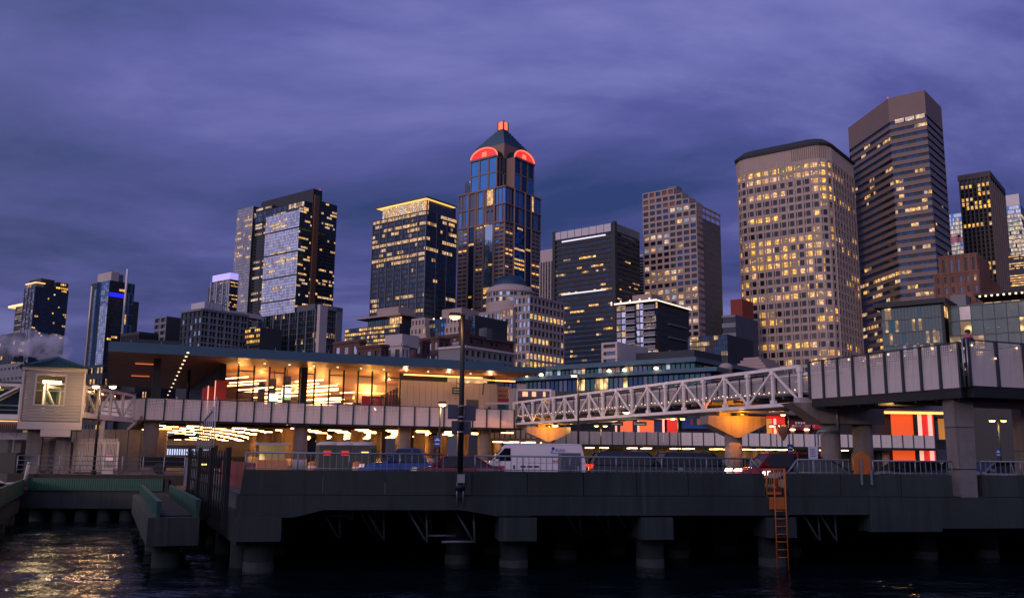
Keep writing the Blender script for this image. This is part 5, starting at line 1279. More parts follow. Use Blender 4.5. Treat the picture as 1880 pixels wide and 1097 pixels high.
    MB().box(6, W-2, 101, 101.3, DECK, 6.9).build('garage_back_wall', 'concrete_warm', R)
    return R
TERM = terminal()

def text(s, parent, loc, size, mat, rz=0.0, ext=0.004, name='lettering', align='LEFT'):
    """lettering as a plain mesh"""
    c = bpy.data.curves.new(name, 'FONT'); c.body = s; c.size = size; c.extrude = ext; c.align_x = align; c.resolution_u = 2
    t = bpy.data.objects.new(name, c); COL.objects.link(t); dg = bpy.context.evaluated_depsgraph_get(); me = bpy.data.meshes.new_from_object(t.evaluated_get(dg)); bpy.data.objects.remove(t); bpy.data.curves.remove(c)
    me.materials.clear(); me.materials.append(M(mat)); return link(name, me, parent, loc, (pi/2, 0, rz))
def terminal_things():
    # hanging information screens
    for i, (px, py0, py1, v, lab) in enumerate(((526, 712, 733, 8.0, 'white lit information screen with orange lettering behind the glass front'), (502, 722, 739, 8.5, 'white lit information screen half hidden by the perforated balustrade'))):
        u, z1 = T.at(px, py0, v); _, z0 = T.at(px, py1, v); P = T.w(u, v, z0); o = empty('information_screen', P, T.a); tag(o, lab, 'screen')
        h = z1-z0; MB().box(-.42, .42, -.05, .05, 0, h).build('panel', 'screen_white', o); MB().box(-.42, .42, -.07, -.055, 0, h*.22).build('footer', 'screen_green', o)
        for k in range(5): MB().box(-.28+k*.12, -.20+k*.12, -.075, -.06, h*.58, h*.72).build('lettering', 'led_text', o)
        MB().tube((0, 0, h), (0, 0, 12.1-z0), .03, .03, 6).build('hanger', 'steel_dark', o)
    # red poster on the stair
    u0, z0 = T.at(664, 742, 8.6); P = T.w(u0, 8.6, 7.9); o = empty('poster', P, T.a+radians(-6)); tag(o, 'red and orange poster on the glowing stair slats', 'poster')
    MB().box(0, 1.75, 0, .04, 0, 2.1).build('board', 'sign_red', o)
    rr = random.Random(2)
    for k in range(9): x, z = rr.uniform(.2, 1.3), rr.uniform(.2, 1.7); MB().box(x, x+.3, -.015, -.004, z, z+.22).build('print_mark', 'sign_orange', o)
    # green exit sign above the door
    u, z = T.at(838, 717, 5.4); P = T.w(u, 5.4, z); o = empty('hanging_sign', P, T.a); tag(o, 'small green hanging sign on the pale panel wall behind the lamp post', 'sign')
    MB().box(-.42, .42, -.04, .04, -.30, .32).build('board', 'sign_green', o)
    for z in (.08, -.16):
        for k in range(4): MB().box(-.3+k*.16, -.2+k*.16, -.055, -.042, z, z+.1).build('lettering', 'ink_white', o)
    MB().tube((0, 0, .32), (0, 0, 12.1-P[2]), .025, .025, 6).build('hanger', 'steel_dark', o)
    # wall conduit and box
    u, z = T.at(888, 702, 5.95); P = T.w(u, 5.93, 0); o = empty('wall_conduit', P, T.a); tag(o, 'bent dark conduit on the pale panel wall', 'pipe')
    MB().path([(.3, 0, z), (0, 0, z-.05), (-.08, 0, z-1.2)], .04, 6).build('pipe', 'steel_dark', o)
    u, z = T.at(898, 748, 5.9); P = T.w(u, 5.9, z-.2); o = empty('wall_box', P, T.a); tag(o, 'small black junction box low on the pale panel wall', 'box'); MB().box(-.13, .13, -.06, .02, 0, .28).build('case', 'steel_black', o); MB().box(-.1, .1, -.08, -.062, .05, .23).build('lid', 'steel_dark', o)
    # ferry sign behind the wall end
    P = aty(924, 731, 96); o = empty('ferry_sign', P, radians(8)); tag(o, 'orange sign reading FERRIES half hidden by the panel wall', 'sign')
    MB().box(-1.5, .65, 0, .08, 0, 1.25).build('board', 'sign_orange', o); MB().box(-1.5, .6, -.02, .06, -.32, -.06).build('red_bar', 'sign_red', o)
    for px in (-1.2, .3): MB().tube((px, .1, 3.0-P[2]), (px, .1, 0), .06, .06, 6).build('post', 'steel_grey', o)
    text('WASHINGTON', o, (-1.35, -.02, .70), .27, 'ink_dark'); text('STATE FERRIES', o, (-1.38, -.02, .22), .27, 'ink_dark')
terminal_things()

# ------------------------------------------------------------------ ferry slip side: gatehouse, loading bridges, fenders
def slip_side():
    # gatehouse with green hipped roof
    G = Frame(aty(36, 770, 58)[:2], 25.0); o = G.root('gatehouse', 'pale grey gatehouse with green metal hip roof and glowing window', 'gatehouse')
    u1 = G.at(148, 770)[0]; z0 = G.at(90, 772)[1]; z1 = G.at(90, 680)[1]; D = 4.2; za = G.at(92, 653, D/2)[1]
    wx0, wx1 = G.at(66, 715)[0], G.at(118, 715)[0]; wz0, wz1 = G.at(92, 742)[1], G.at(92, 689)[1]
    mb = MB()
    def sid(zz, mat='siding_grey'): pass
    nb = 16; h = (z1-z0)/nb
    for k in range(nb):
        a, b = z0+k*h, z0+(k+1)*h-.015
        segs = [(0, u1)] if b < wz0 or a > wz1 else [(0, wx0), (wx1, u1)]
        for x0, x1 in segs: MB().hexa([(x0, -.03, a), (x1, -.03, a), (x1, .1, a), (x0, .1, a), (x0, 0, b), (x1, 0, b), (x1, .1, b), (x0, .1, b)]).build('siding_board', 'siding_grey', o)
    MB().box(0, .12, .1, D, z0, z1).build('side_wall', 'siding_grey', o); MB().box(u1-.12, u1, .1, D, z0, z1).build('side_wall', 'siding_grey', o); MB().box(0, u1, D-.1, D, z0, z1).build('back_wall', 'siding_grey', o)
    MB().box(.05, u1-.05, .1, D, z0-.05, z0+.05).build('floor', 'siding_grey', o)
    for x in (-.03, u1+.03): MB().box(x-.06, x+.06, -.08, .06, z0-.3, z1).build('corner_board', 'trim_pale', o)
    MB().box(-.1, u1+.1, -.12, D, z0-.55, z0-.06).build('sill_beam', 'trim_pale', o); MB().box(1.25, 3.0, -.14, D-.5, z0-1.0, z0-.56).build('sill_beam', 'trim_pale', o)
    MB().box(-.15, u1+.15, -.15, D+.1, z1, z1+.22).build('eaves_board', 'trim_pale', o)
    e = .38; c = (u1/2, D/2); base = [(-e, -e), (u1+e, -e), (u1+e, D+e), (-e, D+e)]; r = MB()
    for i in range(4):
        p, q = base[i], base[(i+1) % 4]; r.face([(p[0], p[1], z1+.22), (q[0], q[1], z1+.22), (c[0], c[1], za)])
    r.face([(p[0], p[1], z1+.22) for p in base][::-1]); rf = r.build('roof', 'roof_green', o)
    for i in range(17):
        x = -e+(u1+2*e)*(i+.5)/17; t = 1-abs(x-c[0])/(u1/2+e); MB().bar((x, -e-.01, z1+.26), (c[0]+(x-c[0])*(1-t), -e+(c[1]+e)*t*.96, z1+.26+(za-z1-.22)*t*.96), .04, .06).build('roof_seam', 'roof_green', rf)
    fr = MB(); 
    w = MB().box(wx0-.10, wx0, -.07, .1, wz0-.1, wz1+.1).build('window_frame', 'trim_pale', o)
    for b_ in ((wx1, wx1+.1, wz0-.1, wz1+.1), (wx0, wx1, wz1, wz1+.1), (wx0, wx1, wz0-.1, wz0), (wx0+.55, wx0+.63, wz0, wz1-.45), (wx0, wx1, wz0+.85, wz0+.92), (wx0, wx1, wz1-.5, wz1-.44)): MB().box(b_[0], b_[1], -.05, .06, b_[2], b_[3]).build('glazing_bar', 'trim_pale', w)
    pn = MB(); pn.face([(wx0, .02, wz0), (wx1, .02, wz0), (wx1, .02, wz1), (wx0, .02, wz1)]); pn.build('pane', 'clear_glass', w)
    MB().box(wx0+.3, wx1-.25, 1.2, 1.5, wz1-.42, wz1-.26).build('strip_lamp', 'lamp_warm', o)
    disc_lamp(o, (u1/2, 1.4, wz1-.6), 220, (1, .72, .35), .3)
    MB().box(.9, 1.4, 2.2, 2.6, z0, z0+1.3).build('control_desk', 'slate_mid', o); MB().box(2.4, 3.4, 2.6, 2.8, z0+.2, z0+1.6).build('control_desk', 'booth_green', o)
    for x in (.9, u1-.9):
        MB().box(x-.45, x+.45, 1.0, 1.9, DECK, z0-.55).build('leg', 'concrete_column', o)
    # loading bridges either side
    def bridge(A, B, zb, zt, lab, n, flip=0):
        F = Frame(A, math.degrees(math.atan2(B[1]-A[1], B[0]-A[0]))); L = math.hypot(B[0]-A[0], B[1]-A[1]); r = F.root('loading_bridge', lab, 'bridge')
        for v in (0, 2.6):
            MB().bar((0, v, zt), (L, v, zt), .16, .2).build('top_chord', 'steel_white', r); MB().bar((0, v, zb), (L, v, zb), .2, .34).build('bottom_chord', 'steel_white', r)
            for i in range(n+1):
                x = L*i/n; MB().bar((x, v, zb), (x, v, zt), .16, .16).build('upright', 'steel_white', r)
                if i < n:
                    x2 = L*(i+1)/n; a, b = ((x, zt), (x2, zb)) if (i+flip) % 2 == 0 else ((x, zb), (x2, zt)); MB().bar((a[0], v, a[1]), (b[0], v, b[1]), .12, .12).build('diagonal', 'steel_white', r)
                    g = MB(); g.face([(x+.1, v+.06, zb+.2), (x2-.1, v+.06, zb+.2), (x2-.1, v+.06, zt-.15), (x+.1, v+.06, zt-.15)]); g.build('pane', 'glass_teal' if v else 'clear_glass', r)
            for z in (zb+.75, zb+.45): MB().bar((0, v+.1, z), (L, v+.1, z), .05, .06).build('handrail', 'steel_white', r)
        MB().box(0, L, 0, 2.6, zb-.1, zb+.04).build('deck', 'steel_grey', r); MB().box(-.1, L+.1, -.15, 2.8, zt+.12, zt+.22).build('roof', 'roof_grey', r)
        for i in range(max(2, n)): MB().box(L*(i+.5)/max(2, n)-.25, L*(i+.5)/max(2, n)+.25, 1.1, 1.3, zt-.14, zt-.08).build('strip_lamp', 'lamp_white', r)
        return r, F, L
    A = G.w(u1+.1, 1.0); Bp = T.w(-.9, .4); zt = zat(704, *A[:2]); zb = zat(764, *A[:2])
    r, F, L = bridge(A[:2], Bp[:2], zb+.1, zt-.2, 'white truss loading bridge from the gatehouse to the terminal', 4)
    MB().box(L*.37, L*.37+.25, -.1, .15, 5.2, zb).build('leg', 'steel_white', r)
    A2 = G.w(-6.5, 1.4); B2 = G.w(-.15, 1.4); zt = zat(704, *B2[:2]); zb = zat(768, *B2[:2])
    bridge(A2[:2], B2[:2], zb+.1, zt-.1, 'white truss loading bridge running out from the gatehouse', 2)
    # corrugated shed and lavender container under the far bridge
    Y = 63; P = aty(-25, 792, Y); o = empty('corrugated_shed', (P[0], P[1], 0)); tag(o, 'corrugated grey shed with a warm strip light under the loading bridge', 'shed')
    z0, z1 = aty(10, 792, Y)[2], aty(10, 775, Y)[2]; L = 66/FPX*Y*.98
    for i in range(18): MB().box(L*i/18, L*i/18+L/18*.7, 0, .3, z0, z1).build('corrugation', 'slate_grey', o)
    MB().box(0, L, .05, 3, DECK, z1-.02).build('wall', 'slate_mid', o); MB().box(0, L*.95, -.2, .02, z1+.08, z1+.22).build('strip_lamp', 'lamp_orange', o)
    MB().box(L+.05, L+.6, 0, .5, z0-.3, z1).build('lit_window', 'lit_room', o)
    z0, z1 = aty(10, 806, Y-1)[2], aty(10, 793, Y-1)[2]; P2 = aty(-20, 800, Y-1); o = empty('canopy_sign', (P2[0], P2[1], 0)); tag(o, 'lavender fascia panel under the corrugated shed', 'panel')
    for i in range(3): MB().box(i*.95, i*.95+.93, 0, .08, z0, z1).build('panel', 'sign_back', o)
    for x in (.2, 1.6): MB().box(x, x+.12, .1, .2, DECK, z0).build('post', 'steel_grey', o)
slip_side()

def slip_yard():
    # white gate and picket fence on the landing
    Y = 60.5
    F = Frame(aty(88, 855, Y)[:2], 4.0); o = F.root('security_gate', 'white picket security gate with red warning plate beside the lamp post', 'gate')
    L = F.at(214, 850)[0]; zt = F.at(150, 812)[1]; ztt = F.at(150, 804)[1]; z0 = DECK
    n = 46; pk = MB().box(-.022, .022, -.02, .02, z0+.1, ztt).mesh('picket', 'trim_pale')
    for i in range(n): 
        x = L*(i+.5)/n
        if .18*L < x < .34*L: continue
        link('picket', pk, o, (x, 0, 0))
    for z in (z0+.2, zt): MB().bar((0, .04, z), (L, .04, z), .06, .1).build('rail', 'trim_pale', o)
    for x in (0, .36*L, .80*L, L): MB().bar((x, .06, z0), (x, .06, zt+.1), .14, .14).build('post', 'panel_warm', o)
    MB().box(.18*L, .34*L, .0, .06, z0+.4, zt).build('panel', 'sign_back', o)
    s = MB().box(.84*L, .95*L, -.06, -.03, z0+.85, z0+1.2).build('warning_plate', 'sign_white', o); MB().box(.845*L, .945*L, -.075, -.062, z0+1.08, z0+1.18).build('header', 'sign_red', s)
    MB().box(.86*L, 1.02*L, -.8, -.2, z0, z0+.36).build('step', 'trim_pale', o)
    # panelled concrete wall behind and gangway stair
    F2 = Frame(T.w(-7.6, 4.0)[:2], 14.0); o = F2.root('panelled_wall', 'warm lit panelled wall under the loading bridge', 'wall'); L2 = 9.0
    for i in range(10): MB().box(i*.95+.02, i*.95+.93, 0, .15, DECK, 6.3).build('wall_panel', 'concrete_warm', o)
    MB().box(0, 9.5, .16, .5, DECK, 6.3).build('wall_core', 'steel_dark', o)
    for i in range(6):
        q = F2.w(-4.5+i*.9, -.5, 6.2); 
    o = empty('gangway', F2.w(-5.5, -1.0, 0), F2.a); tag(o, 'dark sloping gangway with steel frame under the loading bridge', 'gangway')
    MB().bar((0, 0, 5.2), (7.5, 0, 6.9), .12, .18).build('stringer', 'steel_dark', o); MB().bar((0, 1.4, 5.2), (7.5, 1.4, 6.9), .12, .18).build('stringer', 'steel_dark', o)
    for i in range(8): MB().bar((i, 0, DECK), (i, 0, 5.2+i*.22), .1, .1).build('post', 'steel_dark', o)
    MB().box(3.2, 7.4, -.4, .6, 5.35, 5.5).build('landing', 'timber_brown', o)
    for i in range(7): MB().box(-3.2+i*1.0, -3.0+i*1.0, .2, .4, 5.55, 5.75).build('lamp', 'tiny_lamp', o)
    MB().bar((-3.5, .3, 5.85), (4, .3, 5.85), .05, .05).build('lamp_rail', 'steel_dark', o)
    # guard rail along the slip edge
    F3 = Frame(aty(30, 868, 57.6)[:2], 3.0); o = F3.root('guard_rail', 'dark pipe guard rail along the slip edge', 'railing'); L = F3.at(338, 868)[0]
    for i in range(9): MB().tube((L*i/8, 0, DECK), (L*i/8, 0, DECK+1.15), .035, .035, 6).build('post', 'steel_galv', o)
    for k in range(4): MB().tube((0, 0, DECK+.28+k*.29), (L, 0, DECK+.28+k*.29), .025, .025, 6).build('rail', 'steel_grey', o)
    MB().box(-.3, L+.3, -.5, -.1, DECK-.55, DECK+.02).build('kerb_timber', 'timber_dark', o)
    # dark planter boxes / parked trailer and lit kerb
    o = empty('parked_trailer', F3.w(6.8, 2.4, DECK), F3.a); tag(o, 'low black parked trailer behind the guard rail', 'trailer')
    MB().box(0, 5.4, 0, 2.2, .45, 1.15).build('body', 'car_black', o)
    for x in (1.2, 4.2): MB().tube((x, -.02, .38), (x, .25, .38), .37, .37, 14).build('wheel', 'rubber', o)
    MB().box(3.9, 4.3, -.03, 0, .62, .72).build('marker_lamp', 'amber_light', o)
    o = empty('mooring_post', F3.w(1.0, -1.0, DECK-.6), 0); tag(o, 'white painted mooring pipe with coiled rope at the slip corner', 'post'); MB().path([(0, 0, 0), (.15, 0, 1.2), (.2, 0, 1.35)], .10, 8).build('pipe', 'trim_pale', o); MB().path([(-1.6, -.3, .25), (-.9, -.4, .05), (-.4, -.3, .1), (0, 0, .3)], .06, 6).build('rope', 'trim_pale', o)
    o = empty('utility_cabinet', F3.w(-.6, .9, DECK), F3.a); tag(o, 'black cabinet beside the coiled rope', 'cabinet'); MB().box(-1.1, .1, 0, .8, 0, 1.3).build('case', 'steel_black', o); MB().box(-1.05, .05, -.03, 0, .08, 1.22).build('door', 'steel_dark', o)
    # ferry fenders: green faced walls around the slip
    F4 = Frame(aty(52, 890, 57.0)[:2], 3.0); L = F4.at(300, 890)[0]; o = F4.root('fender_wall', 'long green slatted fender wall across the back of the slip', 'fender')
    MB().box(-.5, L+.5, 0, .8, 1.1, 2.35).build('beam', 'concrete_pier_low', o)
    n = 58; sl_ = MB().box(-.06, .06, -.12, 0, 2.2, 2.95).mesh('fender_slat', 'fender_green')
    for i in range(n): link('fender_slat', sl_, o, (L*(i+.5)/n, 0, 0))
    MB().box(-.3, L+.3, 0, .25, 2.36, 2.9).build('backing', 'timber_dark', o)
    for i in range(6): MB().tube((L*(i+.3)/6, .6, -3), (L*(i+.3)/6, .6, 1.1), .42, .42, 12).build('pile', 'concrete_pile', o)
    P = F4.w(-.4, 0); o = empty('fender_wall', (P[0], P[1], 0), radians(114)); tag(o, 'green fender wall running out along the open side of the slip', 'fender')
    a = radians(114); 
    MB().box(-22, 0, 0, .9, .9, 2.3).build('beam', 'concrete_pier_low', o)
    for i in range(14): MB().box(-22+i*1.55+.04, -22+i*1.55+1.5, -.16, 0, 1.95, 2.85).build('fender_panel', 'fender_green', o)
    for i in range(4): MB().tube((-20+i*6, .5, -3), (-20+i*6, .5, .9), .45, .45, 12).build('pile', 'concrete_pile', o)
slip_yard()

def dolphin():
    P = atz(272, 950, 2.2); F = Frame((P[0], P[1]), 24.0); o = F.root('fender_dolphin', 'concrete fender dolphin with green panels on top', 'dolphin')
    w = 1.85; Ld = 20.0
    # local u across, v back
    MB().box(0, w, 0, Ld, 1.15, 2.2).build('cap_beam', 'concrete_pier', o)
    for i in range(8):
        v = .15+i*2.3
        MB().hexa([(.30, v, 2.2), (.42, v, 2.2), (.42, v+2.2, 2.2), (.30, v+2.2, 2.2), (.26, v, 2.80), (.46, v, 2.80), (.46, v+2.2, 2.80), (.26, v+2.2, 2.80)]).build('fender_panel', 'fender_green', o)
        if i < 7: MB().hexa([(w-.14, v, 2.2), (w-.02, v, 2.2), (w-.02, v+2.2, 2.2), (w-.14, v+2.2, 2.2), (w-.18, v, 2.85), (w+.02, v, 2.85), (w+.02, v+2.2, 2.85), (w-.18, v+2.2, 2.85)]).build('fender_panel', 'fender_green', o)
    MB().box(.5, w-.25, .3, Ld, 2.2, 2.26).build('rubber_mat', 'rubber', o)
    MB().lathe([(.01, 2.209), (.24, 2.208), (.26, 2.202)], (w*.45, .30), 16).build('puddle', 'puddle', o)
    for v in (.9, 7, 13): MB().tube((w*.42, v, -3), (w*.42, v, 1.15), .52, .52, 12).build('pile', 'concrete_pile', o)
    # second panel row standing apart behind
    Q = F.w(w+1.0, 8.5); o2 = empty('fender_panel_row', (Q[0], Q[1], 0), F.a); tag(o2, 'yellowish green fender panels on a dark beam beside the pier', 'fender')
    MB().box(-.7, .3, 0, 9, 1.5, 2.35).build('beam', 'timber_dark', o2)
    for i in range(4): MB().box(.12, .26, i*2.25, i*2.25+2.2, 2.35, 2.95).build('fender_panel', 'fender_green', o2)
    for v in (1, 8): MB().tube((-.2, v, -3), (-.2, v, 1.5), .35, .35, 10).build('pile', 'concrete_pile', o2)
dolphin()
# ------------------------------------------------------------------ the pier
PF = Frame((-10.01, 34.0), 9.0); PA = radians(9.0)
def pier():
    # deck: front edge along the pier face, left edge back along the slip
    a = radians(114); c = PF.w(0, .05); d = (c[0]+cos(a)*26, c[1]+sin(a)*26); r = PF.w(60, .05)
    deck = [c[:2], r[:2], (160, 125), (-150, 125), (-150, d[1]), d]
    mb = MB(); mb.prism(deck, 2.55, DECK); tag(mb.build('pier_deck', 'concrete_deck'), 'dark concrete deck of the pier', kind='structure')
    R = PF.root('pier_wall', 'long dark concrete pier front with panel parapet and stepped beams', 'pier')
    us = [0, 3.55, 6.35, 9.05]; u = 9.95
    cuts = [(0.02, 2.985), (3.015, 5.315), (5.345, 7.94), (7.97, 8.52), (8.55, 10.80), (10.83, 13.04), (13.07, 15.21), (15.24, 17.34), (17.37, 20.60), (21.66, 23.9), (23.93, 26.6), (26.63, 28.95), (30.35, 34.5), (34.53, 38.6), (38.63, 43)]
    for i, (x0, x1) in enumerate(cuts):
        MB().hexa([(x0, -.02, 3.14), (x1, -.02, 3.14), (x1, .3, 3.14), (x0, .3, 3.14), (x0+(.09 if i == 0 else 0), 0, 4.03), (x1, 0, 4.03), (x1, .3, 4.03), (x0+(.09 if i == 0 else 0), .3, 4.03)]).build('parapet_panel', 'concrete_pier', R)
    MB().box(20.60, 21.66, .25, .3, 3.14, 3.4).build('parapet_panel', 'concrete_pier', R)
    MB().box(7.9, 8.6, -.10, -.021, 3.14, 4.04).build('pilaster', 'concrete_pier', R)
    # lower beam with haunches
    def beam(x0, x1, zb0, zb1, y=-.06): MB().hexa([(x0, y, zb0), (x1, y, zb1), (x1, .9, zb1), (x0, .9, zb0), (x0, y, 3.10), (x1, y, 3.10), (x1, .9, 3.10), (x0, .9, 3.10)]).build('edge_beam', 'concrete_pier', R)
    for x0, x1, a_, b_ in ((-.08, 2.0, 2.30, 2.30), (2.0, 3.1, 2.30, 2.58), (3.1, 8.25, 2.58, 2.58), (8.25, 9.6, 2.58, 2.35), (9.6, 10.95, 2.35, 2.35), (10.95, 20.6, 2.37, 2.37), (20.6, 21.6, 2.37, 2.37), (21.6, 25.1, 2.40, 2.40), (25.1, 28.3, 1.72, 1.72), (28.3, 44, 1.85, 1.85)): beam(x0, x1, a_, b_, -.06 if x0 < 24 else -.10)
    MB().box(-.05, 44, -.02, .6, 3.101, 3.139).build('joint_strip', 'steel_black', R)
    # bearing blocks and cross beams behind
    for x0, x1, zb in ((-.12, 1.58, 1.44), (9.72, 11.18, 1.42), (15.36, 16.66, 1.45), (20.58, 21.85, 1.5)):
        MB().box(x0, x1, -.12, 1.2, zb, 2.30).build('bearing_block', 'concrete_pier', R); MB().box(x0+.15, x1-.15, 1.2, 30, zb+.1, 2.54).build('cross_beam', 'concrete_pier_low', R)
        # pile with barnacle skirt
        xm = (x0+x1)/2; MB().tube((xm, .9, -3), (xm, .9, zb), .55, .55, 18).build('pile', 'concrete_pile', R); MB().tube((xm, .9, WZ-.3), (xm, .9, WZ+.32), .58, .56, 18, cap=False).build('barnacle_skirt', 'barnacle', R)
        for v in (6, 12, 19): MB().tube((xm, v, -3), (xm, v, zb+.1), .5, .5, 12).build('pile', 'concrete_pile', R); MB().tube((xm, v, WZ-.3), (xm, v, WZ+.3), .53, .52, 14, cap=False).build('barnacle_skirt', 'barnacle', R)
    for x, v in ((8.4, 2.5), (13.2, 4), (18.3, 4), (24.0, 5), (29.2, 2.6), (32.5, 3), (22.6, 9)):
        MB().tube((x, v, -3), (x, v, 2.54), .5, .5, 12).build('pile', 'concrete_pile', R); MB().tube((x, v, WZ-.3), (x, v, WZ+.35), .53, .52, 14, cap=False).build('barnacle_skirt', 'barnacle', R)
    # hung pipes and bracing under the deck
    rr = random.Random(4)
    for x, v in ((3.6, 2.5), (5.0, 4), (5.35, 2.2), (7.0, 1.2), (7.35, 4), (8.85, 1.0), (13.6, 3), (15.1, 4), (15.7, 2.5), (22.6, 2.2), (23.35, 1.0), (24.1, 1.0), (26.3, 5)):
        MB().tube((x, v, 2.54), (x+.06, v, 1.25), .045, .045, 6).build('hanger_pipe', 'steel_galv', R); MB().tube((x-.75, v, 2.54), (x-.02, v, 1.35), .05, .05, 6).build('brace_pipe', 'steel_galv', R)
    MB().tube((7.6, .8, 1.32), (8.9, .8, 1.32), .05, .05, 6).build('cross_pipe', 'steel_galv', R); MB().tube((7.05, 1.4, 1.5), (8.2, 1.4, 1.5), .05, .05, 6).build('cross_pipe', 'steel_galv', R)
    MB().tube((3.1, 2.6, 2.2), (3.9, 2.6, 2.2), .06, .06, 6).build('cross_pipe', 'steel_galv', R); MB().lathe([(.02, 2.0), (.14, 2.05), (.16, 2.3), (.1, 2.4)], (4.05, 2.5), 8).build('valve', 'red_dull', R)
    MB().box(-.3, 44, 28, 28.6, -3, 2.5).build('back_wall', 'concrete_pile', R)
    # left flank of the pier: concrete edge along the slip
    C = PF.w(0, 0); o = empty('pier_flank', (C[0], C[1], 0), radians(114)); tag(o, 'dark concrete flank of the pier facing the slip', 'pier')
    MB().box(.1, 26, -.3, .0, 1.3, 2.3).build('flank_beam', 'concrete_pier_low', o); MB().box(.35, 26, -.25, -.02, 2.3, 3.14).build('flank_wall', 'concrete_pier_low', o)
    for i in range(5): MB().tube((1.6+i*5, -.5, -3), (1.6+i*5, -.5, 1.3), .5, .5, 12).build('pile', 'concrete_pile', o)
    # black picket fence standing on the flank
    o = empty('picket_fence', (C[0], C[1], 0), radians(114)); tag(o, 'tall black picket fence along the pier flank', 'fence')
    L = 17.0; n = 19; pk = MB().box(-.03, .03, -.025, .025, 1.95, 4.72).mesh('picket', 'steel_black'); 
    for i in range(n): link('picket', pk, o, (.35+L*(i+.5)/n, .42, 0))
    for z in (2.5, 3.25, 3.85, 4.45): MB().bar((.3, .36, z), (L+.4, .36, z), .07, .10).build('rail', 'steel_black', o)
    for x in (.3, .75, 6, 11.5, 17.2): MB().bar((x, .42, 1.9), (x, .42, 4.85), .16, .16).build('post', 'steel_black', o)
    o = empty('barrier_board', (C[0], C[1], 0), radians(114)); tag(o, 'dull red boards behind the black picket fence', 'barrier')
    for i in range(9): MB().box(1.5+i*1.2, 2.66+i*1.2, -.75, -.70, 3.16, 4.25).build('board', 'red_dull', o)
    # grey sheet-pile railing beyond the fence
    Q = (C[0]+cos(a)*17.6, C[1]+sin(a)*17.6); o = empty('slip_railing', (Q[0], Q[1], 0), radians(114)); tag(o, 'grey railing with scalloped posts at the inner end of the slip', 'railing')
    for i in range(9): MB().hexa([(i*.8, -.05, 2.6), (i*.8+.3, -.05, 2.6), (i*.8+.3, .1, 2.6), (i*.8, .1, 2.6), (i*.8+.12, -.05, 4.15), (i*.8+.2, -.05, 4.15), (i*.8+.2, .05, 4.15), (i*.8+.12, .05, 4.15)]).build('post', 'steel_galv', o)
    for z in (4.2, 4.6): MB().tube((-.2, 0, z), (7.2, 0, z), .05, .05, 8).build('rail', 'steel_galv', o)
    MB().box(0, 7.4, .1, .5, 1.9, 2.6).build('timber', 'timber_brown', o)
pier()

